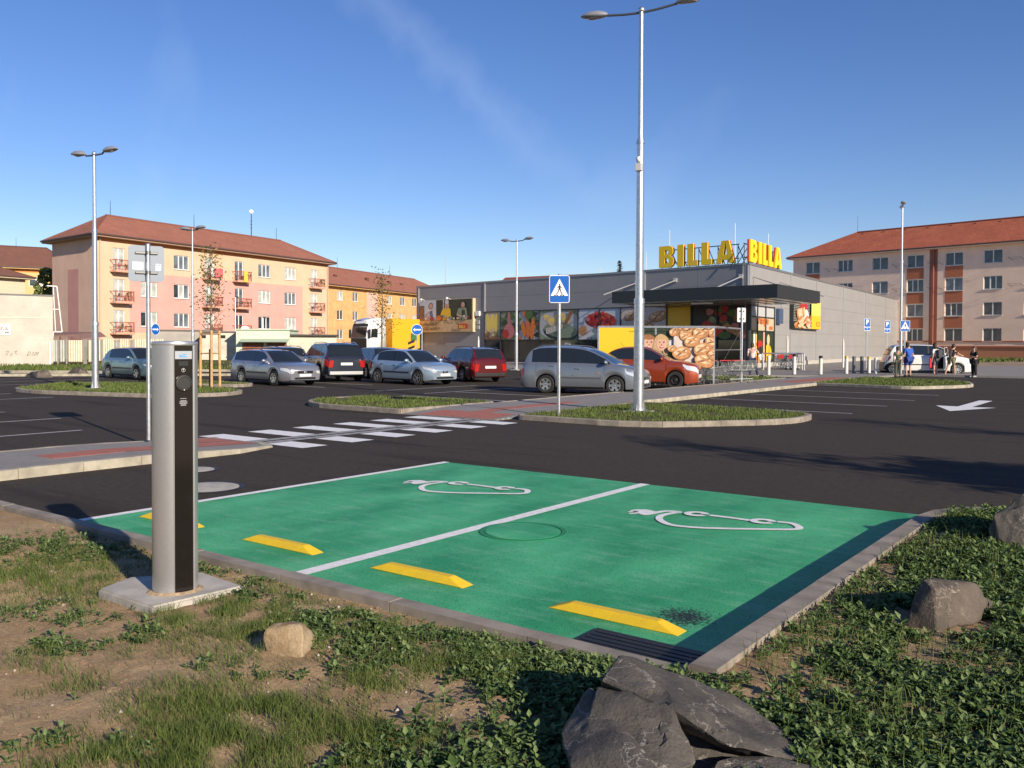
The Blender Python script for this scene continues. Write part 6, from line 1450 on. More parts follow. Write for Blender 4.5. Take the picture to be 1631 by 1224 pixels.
    hl = S.get('hl', (.45, .60, .86)); tlx = S.get('tl', (.30, .55, .92)); N0, N1 = L/2-.004, -L/2+.004
    for sgn in (1, -1):
        h = patch(L/2-hl[0], N0, hl[1], hl[2], .010, HEADL, 'headlight', sgn, fcurve=lambda u: (hl[1]+.10*(1-u), hl[2]-.02*(1-u)))
        T_ = MB(); y0 = hw(L/2)*.955; zb0_, z1_ = zb(L/2), ztop(L/2)
        a, b = side(L/2, hl[1]), side(L/2, hl[2]); T_.add([(L/2+.012, sgn*(a.y+.01), a.z), (L/2+.012, sgn*(b.y+.01), b.z), (L/2+.012, sgn*(b.y-.16), b.z-.01), (L/2+.012, sgn*(a.y-.12), a.z+.01)], [(0, 1, 2, 3)]); T_.build('headlight_lens', HEADL, h)
        tl_ = patch(N1, -L/2+tlx[0], tlx[1], tlx[2], .010, TAIL, 'tail_light', sgn)
        a, b = side(-L/2, tlx[1]), side(-L/2, tlx[2]); MB().add([(-L/2-.012, sgn*(a.y+.01), a.z), (-L/2-.012, sgn*(b.y+.01), b.z), (-L/2-.012, sgn*(b.y-.17), b.z), (-L/2-.012, sgn*(a.y-.17), a.z)], [(0, 1, 2, 3)]).build('tail_light_lens', TAIL, tl_)
        # mirror
        mx_ = xw0-.32*seg; q = Vector((mx_, hw(mx_)*.93, zt(mx_)+.02)); MB().ell((q.x, sgn*(q.y+.13), q.z+.05), (.075, .115, .075), nu=12, nv=8).box((q.x-.03, min(sgn*(q.y-.05), sgn*(q.y+.08)), q.z-.02), (q.x+.03, max(sgn*(q.y-.05), sgn*(q.y+.08)), q.z+.02)).build('wing_mirror', S.get('mirror', paint), t, smooth=50)
        # door gaps, handles, trim
        for dx in S.get('gaps', ()):
            x = L/2-dx; patch(x-.007, x+.007, .06, .99, .003, BLK, 'door_gap', sgn, n=1)
        for dx in S.get('handles', ()):
            x = L/2-dx; q = side(x, .80, .012); MB().bev((x-.09, min(q.y*sgn-.012*sgn, q.y*sgn+.02*sgn), q.z-.016), (x+.09, max(q.y*sgn-.012*sgn, q.y*sgn+.02*sgn), q.z+.016), .006).build('door_handle', S.get('handlem', paint), t)
        if S['trim']: patch(xf-ra-.12, xr+ra+.10, .40, .46, .012, S['trim'], 'side_trim', sgn, n=6)
        patch(xf-ra-.02, xr+ra+.02, .0, .07, .004, BLK, 'sill_strip', sgn, n=6)
        # black wheel arch lining
        lip = MB(); v = []
        for xw in (xf, xr):
            b0 = len(lip.v); pts = []
            for i in range(17):
                a = math.pi*i/16; x = xw+ra*math.cos(a); z = max(S['clear'], rw+ra*math.sin(a)); y = hw(x)*.955*sgn; pts += [(x, y, z), (x*1.0, W*.28*sgn, z)]
            lip.add(pts, [(2*i, 2*i+1, 2*i+3, 2*i+2) for i in range(16)])
        lip.build('wheel_arch', BLK, t)
    # nose: grille, plate, lower intake
    f = MB(); gz_ = ztop(L/2); hwn = hw(L/2)
    g0, g1, gw = S.get('grille', (.62, .80, .34)); zb_ = zb(L/2); zz_ = lambda f_: zb_+(gz_-zb_)*f_
    MB().bev((L/2-.03, -gw, zz_(g0)), (L/2+.022, gw, zz_(g1)), .012).build('grille', BLK, t); MB().bev((L/2-.02, -.07, zz_((g0+g1)/2)-.05), (L/2+.028, .07, zz_((g0+g1)/2)+.05), .02).build('badge', CHR, t) if S.get('badge', True) else None
    MB().bev((L/2-.03, -hwn*.72, zz_(.06)), (L/2+.012, hwn*.72, zz_(.26)), .012).build('lower_intake', BLK, t)
    MB().bev((L/2, -.26, zz_(.33)), (L/2+.03, .26, zz_(.33)+.11), .004).build('number_plate', PLATE, t)
    zr0, zrt = zb(-L/2), ztop(-L/2)
    MB().bev((-L/2-.025, -.26, zr0+(zrt-zr0)*S.get('rp', .62)), (-L/2, .26, zr0+(zrt-zr0)*S.get('rp', .62)+.11), .004).build('number_plate', PLATE, t)
    MB().bev((-L/2-.02, -hw(-L/2)*.94, zr0+.01), (-L/2+.05, hw(-L/2)*.94, zr0+.16), .02).build('rear_valance', S.get('bumper', BLK), t)
    if S['rails']:
        for sgn in (1, -1):
            pts = [Vector((xw1-.1-(xw1-.1-xb1-.1)*i/8, sgn*(W/2*S.get('tumble', .72)-.02), 0)) for i in range(9)]
            for i, q in enumerate(pts): q.z = zr(q.x)+.05*math.sin(math.pi*min(1, max(0, min(i, 8-i)/1.0))/2)
            MB().path(pts, .016, 6).build('roof_rail', S.get('railm', GALV), t)
    MB().tube((xb1+.15, 0, zr(xb1+.15)), (xb1-.05, 0, zr(xb1)+.22), .006, n=4).build('aerial', BLK, t)
    # inside
    f = MB()
    for x in ((xw1+xw0)/2-.75, (xw1+xw0)/2-1.55):
        for y in (-.36, .36): f.bev((x-.3, y-.25, .45), (x+.2, y+.25, .62), .05).bev((x-.38, y-.24, .6), (x-.22, y+.24, H*.80), .05).bev((x-.36, y-.12, H*.80), (x-.25, y+.12, H*.90), .03)
    f.build('seats', SEAT, t)
    ty, rm = wheel_meshes(rw, S['wheel'])
    for xw in (xf, xr):
        for sgn in (1, -1):
            wo = obj('wheel', ty, t, (xw, sgn*tr, rw)); 
            if sgn > 0: wo.rotation_euler = (0, 0, math.pi)
            obj('rim', rm, wo)
    if extra: extra(t, S, side, hw, zt, zr, xf, xr)
    return t
def paint(n_, c, metal=.5, rough=.28, coat=.8): return mat('paint_'+n_, c, rough, metal, coat=coat, var=.02, vs_=3)
HATCH = dict(L=3.98, W=1.70, H=1.44, rw=.30, fo=.76, top=[(0, .70), (.12, .78), (.55, .87), (1.0, .92), (1.5, .95), (2.6, .97), (3.4, .99), (3.85, .96), (3.98, .80)], roof=[(.95, .92), (1.35, 1.16), (1.75, 1.385), (2.1, 1.435), (2.7, 1.44), (3.25, 1.39), (3.6, 1.20), (3.85, .96)],
             ws=(.98, 1.78), rb=(3.28, 3.84), wins=[(1.12, 1.38), (1.40, 2.30), (2.38, 3.42)], gaps=(1.28, 2.34), handles=(2.18, 2.98))
def contact(px, py): return at(px, py)
# light blue hatchback with its nose to the right
car('light blue metallic hatchback facing right in the middle of the car park', paint('ice_blue', (.36, .45, .54), .55), contact(603, 610.5), contact(666.5, 614), dict(HATCH, wheel='five', trim=BLK, hl=(.42, .66, .90), grille=(.62, .86, .13), zs=.97, handlem=mat('handle_dark', (.12, .14, .16), .4)))
# teal five-door at the far left
car('pale teal five-door hatchback in front of the corrugated fence', paint('teal', (.17, .26, .28), .5), contact(180, 603), contact(214, 605), dict(HATCH, L=4.18, wb=2.6, H=1.5, fo=.80, wheel='five', trim=BLK, hl=(.28, .66, .86), top=[(0, .74), (.12, .82), (.6, .92), (1.05, .97), (2.8, 1.0), (3.9, 1.0), (4.1, .9), (4.18, .8)],
    roof=[(.95, .95), (1.4, 1.22), (1.8, 1.45), (2.2, 1.495), (3.0, 1.49), (3.55, 1.42), (3.85, 1.2), (4.0, 1.0)], ws=(.98, 1.85), rb=(3.6, 4.0), zs=.94))
EST = dict(L=4.50, W=1.75, H=1.46, rw=.31, fo=.90, top=[(0, .72), (.12, .79), (.6, .88), (1.15, .93), (1.6, .95), (3.8, .99), (4.38, 1.0), (4.5, .86)], roof=[(1.12, .93), (1.5, 1.15), (1.95, 1.39), (2.3, 1.44), (3.2, 1.455), (3.9, 1.42), (4.15, 1.36), (4.42, .99)],
           ws=(1.15, 1.98), rb=(4.12, 4.42), wins=[(1.62, 2.45), (2.52, 3.40), (3.46, 4.12)], gaps=(1.52, 2.48, 3.34), handles=(2.30, 3.15), rails=True, railm=BLK, tl=(.22, .50, .95))
car('silver grey estate facing right near the staked tree', paint('silver_grey', (.30, .30, .33), .6), contact(384.5, 611), contact(441.5, 615), dict(EST, wheel='six', trim=BLK, hl=(.42, .60, .88), grille=(.62, .88, .34), zs=.95, wb=2.52))
# dark red estate seen from behind, nose to the left
car('dark red estate seen from its rear right of the light blue car', paint('wine_red', (.105, .008, .010), .3), contact(744, 609), contact(699, 604.5), dict(EST, wheel='six', zs=1.02, wb=2.52, tl=(.20, .42, .96)), near='L')
# dark suv seen from behind
SUV = dict(L=4.45, W=1.85, H=1.66, rw=.35, fo=.85, clear=.26, top=[(0, .80), (.12, .92), (.7, 1.02), (1.1, 1.08), (3.9, 1.12), (4.35, 1.12), (4.45, 1.0)], roof=[(1.0, 1.08), (1.4, 1.34), (1.8, 1.58), (2.2, 1.65), (3.6, 1.65), (3.95, 1.60), (4.15, 1.45), (4.38, 1.12)],
           ws=(1.05, 1.82), rb=(4.0, 4.38), wins=[(1.5, 2.4), (2.48, 3.3), (3.38, 4.0)], gaps=(1.45, 2.44, 3.3), handles=(2.3, 3.1), rails=True, tl=(.26, .52, .98), rp=.66, bumper=mat('skid_plate', (.45, .45, .45), .35, .7))
car('dark navy off-road car seen from its rear between silver and light blue cars', paint('navy', (.020, .024, .040), .4), contact(518.5, 609.5), contact(477, 604), dict(SUV, wheel='five', wb=2.65), near='L')
car('black car mostly hidden between the navy off-roader and light blue hatchback', paint('black', (.014, .016, .022), .3), atd(586, 41.5), atd(556, 43.8), dict(EST, wheel='six', H=1.46, wb=2.6, rails=False), near='L')
car('grey estate parked farther back, only its roof above the silver estate', paint('dusk_grey', (.12, .13, .15), .5), atd(437, 44), atd(392, 46.5), dict(EST, wheel='six', wb=2.6, zs=1.0), near='L')
# silver minivan
MPV = dict(L=4.24, W=1.72, H=1.60, rw=.31, fo=.85, top=[(0, .72), (.10, .80), (.45, .92), (.95, 1.0), (1.3, 1.02), (3.2, 1.04), (4.0, 1.04), (4.17, .95), (4.24, .80)], roof=[(.80, .98), (1.25, 1.24), (1.75, 1.47), (2.15, 1.565), (2.8, 1.60), (3.55, 1.585), (3.85, 1.50), (4.02, 1.28), (4.13, 1.02)],
           ws=(.82, 1.80), rb=(3.82, 4.13), wins=[(1.02, 1.34), (1.38, 2.28), (2.36, 3.24), (3.28, 3.82)], gaps=(1.34, 2.32, 3.22), handles=(2.14, 3.06), rails=True, railm=paint('silver', (.25, .27, .30), .6), tl=(.16, .5, 1.0), noseround=.8)
def mpv_extra(t, S, side, hw, zt, zr, xf, xr):
    L = S['L']
    for sgn in (1, -1):
        MB().bev((xf-.62, min(sgn*(S['W']/2-.005), sgn*(S['W']/2+.012)), .70), (xf-.52, max(sgn*(S['W']/2-.005), sgn*(S['W']/2+.012)), .735), .004).build('side_indicator', AMB, t)
car('silver compact minivan behind the crossing sign', paint('silver', (.25, .27, .30), .6), contact(870, 626.5), contact(980, 629.5), dict(MPV, wheel='six', trim=mat('trim_grey', (.08, .085, .09), .5), hl=(.50, .60, .84), grille=(.52, .80, .26), zs=.99), extra=mpv_extra)
# orange saloon
SAL_ = dict(L=4.31, W=1.71, H=1.48, rw=.31, fo=.84, top=[(0, .76), (.10, .84), (.6, .94), (1.1, .98), (1.5, 1.0), (3.3, 1.04), (3.9, 1.06), (4.22, 1.02), (4.31, .86)], roof=[(1.0, .98), (1.4, 1.2), (1.85, 1.42), (2.3, 1.475), (2.9, 1.46), (3.3, 1.34), (3.75, 1.06)],
            ws=(1.02, 1.85), rb=(3.05, 3.72), wins=[(1.28, 2.25), (2.33, 3.0), (3.04, 3.34)], gaps=(1.3, 2.29, 3.1), handles=(2.12, 2.95))
car('orange copper saloon beside the trolley shelter', paint('copper', (.30, .046, .014), .35), atd(985, 34.1), contact(1062.5, 619.5), dict(SAL_, wheel='steel', hl=(.55, .62, .92), grille=(.60, .84, .36), wb=2.48, zs=1.06, mirror=paint('copper', (.30, .046, .014), .35)))
# white people carrier with an open front door
VAN = dict(L=4.63, W=1.81, H=1.73, rw=.33, fo=.95, top=[(0, .80), (.10, .88), (.55, 1.0), (1.0, 1.08), (1.4, 1.10), (3.8, 1.12), (4.5, 1.12), (4.63, .95)], roof=[(.80, 1.04), (1.3, 1.34), (1.85, 1.62), (2.3, 1.71), (3.8, 1.73), (4.25, 1.64), (4.42, 1.40), (4.56, 1.12)],
           ws=(.85, 1.95), rb=(4.22, 4.54), wins=[(1.2, 1.5), (1.55, 2.42), (2.5, 3.3), (3.36, 4.2)], gaps=(1.45, 2.46, 3.34), handles=(3.15,), tl=(.14, .56, .96))
PW = paint('white', (.68, .67, .64), .0, .3)
def van_extra(t, S, side, hw, zt, zr, xf, xr):
    # open front door swung out on the near side
    L, W = S['L'], S['W']; hx = L/2-1.45; dd = obj('open_door', None, t, (hx, -W/2-.005, 0), R(62))
    MB().bev((-1.0, -.05, .30), (0, .04, 1.08), .03).box((-1.0, -.02, 1.08), (-.95, .02, 1.58)).box((-1.0, -.02, 1.55), (-.45, .02, 1.60)).add([(-.45, -.02, 1.60), (-.40, -.02, 1.60), (.0, -.02, 1.08), (-.06, -.02, 1.08), (-.45, .02, 1.60), (-.40, .02, 1.60), (.0, .02, 1.08), (-.06, .02, 1.08)], [(0, 1, 2, 3), (4, 7, 6, 5), (1, 5, 6, 2)]).build('door_panel', PW, dd)
    MB().box((-.96, .041, .34), (-.04, .055, 1.04)).build('door_lining', BLK, dd)
    MB().add([(-.95, 0, 1.08), (-.06, 0, 1.08), (-.45, 0, 1.55), (-.95, 0, 1.55)], [(0, 1, 2, 3)]).build('door_glass', GLASS, dd)
    MB().box((L/2-2.42, -W/2-.012, .36), (L/2-1.50, -W/2+.01, 1.06)).build('door_opening', BLK, t)
car('white people carrier with its front door open at right', PW, contact(1421, 597), contact(1524, 598), dict(VAN, wheel='ten', trim=BLK, hl=(.50, .60, .86), zs=.99), extra=van_extra, cat='car')

# ---------------------------------------------------------------- lorry
q = atd(588, 82); hd = math.atan2(*reversed(rot(-.66, -.75)))
tk = thing('lorry', 'white lorry tractor with an orange trailer, much darker towards the rear, left of the supermarket', 'lorry', (q.x, q.y, 0), hd); LW = paint('lorry_white', (.66, .66, .64), .0, .35)
bm = bmesh.new(); prof = [(1.15, .95), (1.22, 1.4), (1.22, 2.2), (1.02, 3.25), (.70, 3.75), (-.3, 4.0), (-1.0, 4.02), (-1.05, 1.0)]
f = MB(); n_ = len(prof); f.add([(x, 1.25, z) for x, z in prof]+[(x, -1.25, z) for x, z in prof], [tuple(range(n_)), tuple(range(2*n_-1, n_-1, -1))]+[(i, (i+1) % n_, n_+(i+1) % n_, n_+i) for i in range(n_)])
me = f.mesh('cab', LW); bm.from_mesh(me); bmesh.ops.recalc_face_normals(bm, faces=bm.faces[:]); bmesh.ops.bevel(bm, geom=[e for e in bm.edges], offset=.09, segments=3, affect='EDGES'); bm.to_mesh(me); bm.free(); me.polygons.foreach_set('use_smooth', [True]*len(me.polygons)); obj('cab', me, tk)
MB().add([(1.245, -1.05, 2.15), (1.245, 1.05, 2.15), (1.07, 1.02, 3.12), (1.07, -1.02, 3.12)], [(0, 1, 2, 3)]).build('windscreen', GLASS, tk)
MB().add([(1.05, -1.1, 3.16), (1.05, 1.1, 3.16), (.98, 1.05, 3.42), (.98, -1.05, 3.42)], [(0, 1, 2, 3)]).build('sun_visor', BLK, tk)
MB().add([(.985, -.8, 3.46), (.985, .8, 3.46), (.90, .8, 3.64), (.90, -.8, 3.64)], [(0, 1, 2, 3)]).build('name_board', WHT, tk)
MB().bev((1.16, -1.12, 1.0), (1.27, 1.12, 2.1), .04).build('grille', BLK, tk); MB().bev((1.15, -1.2, .45), (1.32, 1.2, .98), .06).build('bumper', BLK, tk)
for s in (-1, 1):
    MB().add([(.85, s*1.262, 2.15), (.05, s*1.262, 2.15), (.05, s*1.262, 2.95), (.75, s*1.262, 2.95)], [(0, 1, 2, 3)]).build('side_window', GLASS, tk)
    MB().bev((1.05, min(s*1.3, s*1.5), 2.1), (1.2, max(s*1.3, s*1.5), 2.9), .03).build('wing_mirror', BLK, tk)
    MB().bev((-1.1, min(s*1.22, s*1.27), .8), (.85, max(s*1.22, s*1.27), 1.1), .02).build('side_skirt', LW, tk)
    for x in (.55, -2.6):
        wm_ = obj('wheel', wheel_meshes(.5, 'steel')[0], tk, (x, s*1.08, .5)); wm_.scale = (1, 1.6, 1); obj('rim', wheel_meshes(.5, 'steel')[1], wm_)
MB().box((-3.4, -.45, .7), (.9, .45, 1.0)).build('chassis', BLK, tk)
MB().bev((-5.2, -1.25, 1.15), (-1.75, 1.25, 3.95), .04).build('trailer_body', mat('trailer_orange', (.80, .36, .02), .4), tk)
MB().bev((-14.5, -1.25, 1.15), (-5.21, 1.25, 3.95), .04).build('trailer_rear', mat('trailer_dark', (.018, .022, .020), .4, var=.3), tk)  # trailer length behind the orange part, coloured near black
fl = MB()
for s in (-1, 1): fl.box((-4.9, min(s*1.252, s*1.256), 1.9), (-4.0, max(s*1.252, s*1.256), 2.6)).box((-7.5, min(s*1.252, s*1.256), 2.0), (-6.5, max(s*1.252, s*1.256), 2.5))
fl.build('trailer_mark', mat('mark_green', (.05, .14, .05), .5), tk)
for x in (-10.4, -11.7, -13):
    for s in (-1, 1): wo = obj('wheel', wheel_meshes(.5, 'steel')[0], tk, (x, s*1.08, .5)); wo.scale = (1, 1.6, 1); obj('rim', wheel_meshes(.5, 'steel')[1], wo)
q = atd(655, 80); hm = thing('hazard_marker', 'yellow and black marker post beside the lorry trailer', 'marker', q, face_to(q)); zt_ = zat(553, q); f = MB().box((-.3, -.05, .2), (.3, .05, zt_)); f.build('marker_board', mat('marker_yellow', (.75, .50, .03), .5), hm); f = MB()
for z in (.5, 1.0, 1.5): f.add([(-.3, -.055, z), (.3, -.055, z+.25), (.3, -.055, z+.5), (-.3, -.055, z+.25)], [(0, 1, 2, 3)])
f.build('marker_stripe', BLK, hm)
# ---------------------------------------------------------------- trolley shelter and trolleys
BASKET = mat('trolley_wire', (.42, .43, .42), .35, .8); REDP = mat('trolley_red', (.45, .02, .02), .4); WHL = mat('trolley_wheel', (.10, .09, .09), .6)
def make_trolley(label, group):
    t = thing('shopping_trolley', label, 'shopping trolley', (0, 0, 0), 0, group)
    b = MB(); W0, W1, z0, z1, x0, x1 = .21, .26, .52, .92, -.05, .72
    def P(u, s, v): w_ = (W1+(W0-W1)*u)*(.86+.14*v); return (x0+(x1-x0)*u*(.9+.1*v), s*w_, z0+.10*(u)+(z1-z0-.02*u)*v)
    for s in (-1, 1):
        for i in range(12): b.tube(P(i/11, s, 0), P(i/11, s, 1), .0055, n=3)
        for v in (0, .33, .66, 1): b.tube(P(0, s, v), P(1, s, v), .008, n=4)
    for i in range(8):
        a, c_ = P(1, -1, 0), P(1, 1, 0); d_, e = P(1, -1, 1), P(1, 1, 1); k = i/7; lo = Vector(a).lerp(Vector(c_), k); hi = Vector(d_).lerp(Vector(e), k); b.tube(lo, hi, .0055, n=3); lo2 = Vector(P(0, -1, 0)).lerp(Vector(P(0, 1, 0)), k); b.tube(lo, lo2, .0055, n=3)
    for v in (0, .5, 1): b.tube(P(1, -1, v), P(1, 1, v), .008, n=4)
    b.build('basket', BASKET, t)
    f = MB()
    for s in (-1, 1): f.path([(-.22, s*.25, 1.0), (-.05, s*.24, .55), (-.12, s*.25, .20), (-.14, s*.25, .10)], .013, 5).path([(-.12, s*.25, .20), (.40, s*.22, .24), (.66, s*.19, .12)], .013, 5).tube((.40, s*.22, .24), (.05, s*.23, .55), .012, n=5)
    f.tube((.40, -.22, .24), (.40, .22, .24), .012, n=5); f.build('frame', BASKET, t)
    MB().tube((-.24, -.27, 1.0), (-.24, .27, 1.0), .022, n=8).build('handle', REDP, t)
    for x, s in ((-.14, -1), (-.14, 1), (.66, -1), (.66, 1)): MB().tube((x, s*.20-.015, .06), (x, s*.20+.015, .06), .06, n=12).build('wheel', WHL, t)
    return t
p0, p1, p2 = atd(953, 36.8), atd(1137, 36.2), atd(1180, 40.0); ang, LS_ = frame_of(p0, p1); hS = zat(521, p1)
sh = thing('trolley_shelter', 'trolley shelter with a yellow and bread poster wall', 'shelter', (p0.x, p0.y, 0), ang)
inv = Matrix.Rotation(-ang, 2); dp_ = inv@(p2-p1).to_2d(); DX, DY = dp_.x, dp_.y
f = MB()
for x, y in ((0, 0), (LS_, 0), (LS_*.5, 0), (DX, DY), (LS_+DX, DY)): f.box((x-.035, y-.035, 0), (x+.035, y+.035, hS))
for z in (hS-.04, .72): f.box((0, -.03, z), (LS_, .03, z+.05)).tube((LS_, 0, z+.02), (LS_+DX, DY, z+.02), .03, n=6).tube((0, 0, z+.02), (DX, DY, z+.02), .03, n=6)
f.tube((LS_, 0, 1.45), (LS_+DX, DY, 1.45), .02, n=6); f.tube((DX, DY, hS), (LS_+DX, DY, hS), .03, n=6)
f.tube((LS_, 0, .3), (LS_+DX, DY, hS-.05), .008, n=4)
f.build('shelter_frame', GALV, sh)
MB().add([(0, 0, hS+.02), (LS_, 0, hS+.02), (LS_+DX, DY, hS+.0), (DX, DY, hS+.0), (0, 0, hS+.035), (LS_, 0, hS+.035), (LS_+DX, DY, hS+.015), (DX, DY, hS+.015)], [(0, 3, 2, 1), (4, 5, 6, 7), (0, 1, 5, 4), (1, 2, 6, 5)]).build('shelter_roof', mat('polycarbonate', (.30, .32, .33), .2), sh)
MB().box((0, -.015, .70), (LS_, .015, hS-.03)).build('shelter_panel', WHT, sh)
MB().add([(DX, DY-.0, .7), (LS_*.62+DX, DY, .7), (LS_*.62+DX, DY, hS-.1), (DX, DY, hS-.1)], [(0, 1, 2, 3)]).build('shelter_panel', mat('panel_pale', (.42, .43, .36), .5), sh)
xs0 = along(p0, p1, 1010); P_ = Print(sh, .02, xs0, .72, hS-.04, -.02, 'yellow'); u = lambda px: along(p0, p1, px)/xs0
P_.rect(u(960), .06, u(969.5), .13, 'redb'); P_.ell(u(972.5), .095, .035, .045, 'text'); P_.ell(u(972.5), .095, .018, .022, 'yellow'); P_.rect(u(977), .09, u(988), .10, 'orange'); o = P_.done()
brand(o, along(p0, p1, 960.7), .72+(hS-.76)*.07, .075, pc['lemon'], -.042, sx_=.9)
P_ = Print(sh, xs0+.03, LS_-.02, .72, hS-.04, -.02, 'linen'); Wd = LS_-.05-xs0; asp = Wd/(hS-.76)
uu = lambda px: (along(p0, p1, px)-xs0)/Wd
random.seed(14)
P_.rect(0, .0, uu(1071), 1, 'sky'); P_.poly([(0, .72), (uu(1071), .78), (uu(1071), 1), (0, 1)], 'dgreen'); [P_.ell(random.uniform(0, uu(1071)), random.uniform(.70, .82), .04, .05, 'dgreen', wob=.1) for k in range(14)]; P_.rect(0, 0, uu(1071), .42, 'green')
face(P_, uu(1031), .60, .085, asp*.95, 'brown', turn=.6); face(P_, uu(1052), .60, .080, asp*1.0, 'hair', turn=.2)
P_.rect(uu(1071.5), 0, 1, 1, 'linen')
for px, py, r in ((1083, 527, 11), (1098, 524, 12), (1072, 528, 9), (1090, 535, 10), (1114, 529, 14), (1136, 528, 11), (1100, 543, 13), (1132, 545, 12), (1117, 556, 15), (1084, 562, 15), (1066, 555, 8), (1120, 574, 16), (1137, 565, 13)):
    loaf(P_, uu(px), 1-(py-522)/64, r/127*.98, random.uniform(-.4, .5), asp*.92) if uu(px) > uu(1071) else loaf(P_, uu(px)+.02, 1-(py-522)/64, r/127*.9, .2, asp*.92)
P_.rect(0, .985, 1, 1, 'dark'); P_.done()
tr0 = make_trolley('wire shopping trolley nested in the shelter row', 'trolleys nested in the shelter'); row = [tr0]
vx = (p2-p1).normalized(); ux = (p1-p0).normalized(); k_ = 0
for k in range(9):
    o = tr0 if k == 0 else copy_tree(tr0); b = p1 - ux*(.35+.24*k) + vx*(.75 if k else .95); o.location = (b.x, b.y, 0); o.rotation_euler = (0, 0, ang+R(-90)+R(18)*0+R(random.uniform(-3, 3)))
for k in range(3):
    o = copy_tree(tr0); b = p1 + ux*(.25+.22*k) + vx*(1.3+.3*k); o.location = (b.x, b.y, 0); o.rotation_euler = (0, 0, ang+R(-62))
    o['label'] = 'wire shopping trolley pulled out at the open end of the shelter'; o['group'] = 'trolleys at the open end of the shelter'
# second row by the side wall
q0, q1 = atd(1216, 55.5), atd(1281, 55); ang2, L2 = frame_of(q0, q1); h2_ = zat(563.5, q1)
rb_ = thing('trolley_rail', 'low steel rail bay holding trolleys by the entrance glass', 'trolley rail', (q0.x, q0.y, .095), ang2); f = MB()
for x in (0, L2*.72, L2):
    for y in (0, 1.1): f.tube((x, y, 0), (x, y, h2_-.1), .04, n=8)
for y in (0, 1.1): f.tube((0, y, h2_-.1), (L2, y, h2_-.1), .04, n=8).tube((0, y, .5), (L2, y, .5), .025, n=6)
f.build('rail', GALV, rb_); MB().box((L2*.36, -.03, h2_-.42), (L2*.50, .0, h2_-.18)).box((L2*.62, -.03, h2_-.42), (L2*.72, .0, h2_-.18)).build('rail_label', REDP, rb_)
for k in range(9):
    o = copy_tree(tr0); b = q0+(q1-q0)*(.30+.068*k)+Vector((-math.sin(ang2), math.cos(ang2), 0))*.55; o.location = (b.x, b.y, .095); o.rotation_euler = (0, 0, ang2+(math.pi if k > 4 else 0))
    o['label'] = 'wire shopping trolley nested in the rail bay by the entrance'; o['group'] = 'trolleys in the rail bay by the entrance'

# ---------------------------------------------------------------- young trees
BARK = mat('young_bark', (.16, .12, .085), .9, var=.25, vs_=30); STAKE = mat('stake_wood', (.50, .30, .13), .85, var=.2, vs_=12); TL = [mat('tree_leaf', (.055, .085, .02), .6, col2=(.12, .14, .03), vs_=4), mat('tree_leaf_autumn', (.22, .12, .03), .7, col2=(.28, .20, .05), vs_=5)]
def young_tree(base, H, hc0, rc, label, nb=26, nl=420, seed=1, autumn=.4, ls=.10, stakes=False, thick=.045):
    random.seed(seed); t = thing('young_tree', label, 'tree', base); f = MB(); pts = [(0, 0, 0)]
    for i in range(1, 9): z = H*i/8; pts.append((.05*math.sin(i*1.3+seed)*i/4, .05*math.cos(i*1.7+seed)*i/4, z))
    f.path(pts, [thick*(1-.85*i/8) for i in range(9)], 7); f.build('trunk', BARK, t, smooth=50)
    br = MB(); lv = MB()
    for i in range(nb):
        z = hc0+(H-hc0)*(i/nb)**.9; a = i*2.4+random.uniform(-.4, .4); ln = rc*(1-.75*((z-hc0)/(H-hc0))**1.3)*random.uniform(.6, 1.1); up = random.uniform(.45, 1.1)
        b0 = Vector((0, 0, z)); d = Vector((math.cos(a), math.sin(a), up)).normalized(); e = b0+d*ln+Vector((0, 0, .1*ln)); br.tube(b0, e, .012, .004, 4)
        for k in range(int(nl/nb)):
            u = random.uniform(.25, 1.1); p_ = b0.lerp(e, u)+Vector((random.gauss(0, .09), random.gauss(0, .09), random.gauss(0, .10)))*(1+rc*.5); s = ls*random.uniform(.5, 1.2); aa, bb_ = random.uniform(0, 6.3), random.uniform(-.9, .9)
            x_ = Vector((math.cos(aa), math.sin(aa), math.sin(bb_))).normalized(); y_ = x_.orthogonal().normalized(); y_ = (y_*math.cos(aa*3)+x_.cross(y_)*math.sin(aa*3)).normalized()
            lv.add([p_-x_*s, p_+y_*s*.45, p_+x_*s, p_-y_*s*.45], [(0, 1, 2, 3)], 1 if random.random() < autumn else 0)
    br.build('branches', BARK, t); lv.build('crown', TL, t); 
    if stakes:
        for x, y, h in ((-.33, -.2, 2.0), (.36, -.22, 2.0), (.0, .36, 2.0)): MB().tube((x, y, 0), (x*.95, y*.95, h), .045, n=8).build('stake', STAKE, t)
        for q_ in range(3):
            P3_ = [(-.33, -.2), (.36, -.22), (0, .36)]; a, b = P3_[q_], P3_[(q_+1) % 3]; MB().tube((*a, 1.88), (*b, 1.88), .03, n=6).tube((*a, 1.2), (*b, 1.2), .02, n=6).build('cross_bar', STAKE, t)
        MB().tube((.06, -.06, 0), (.06, -.06, 1.35), .05, n=8).build('trunk_guard', mat('guard_red', (.22, .07, .035), .8), t)
    return t
q = at(336, 618, .1); young_tree((q.x, q.y, .1), zat(402, q), 1.9, .95, 'thin young tree held by wooden stakes left of the silver estate', 30, 520, 3, .45, .065, True)
q = atd(608, 52); young_tree((q.x, q.y, 0), zat(438, q), 1.9, 1.35, 'young yellowing tree in front of the lorry', 34, 620, 8, .5, .085, False, .07)
q = atd(322, 60); 
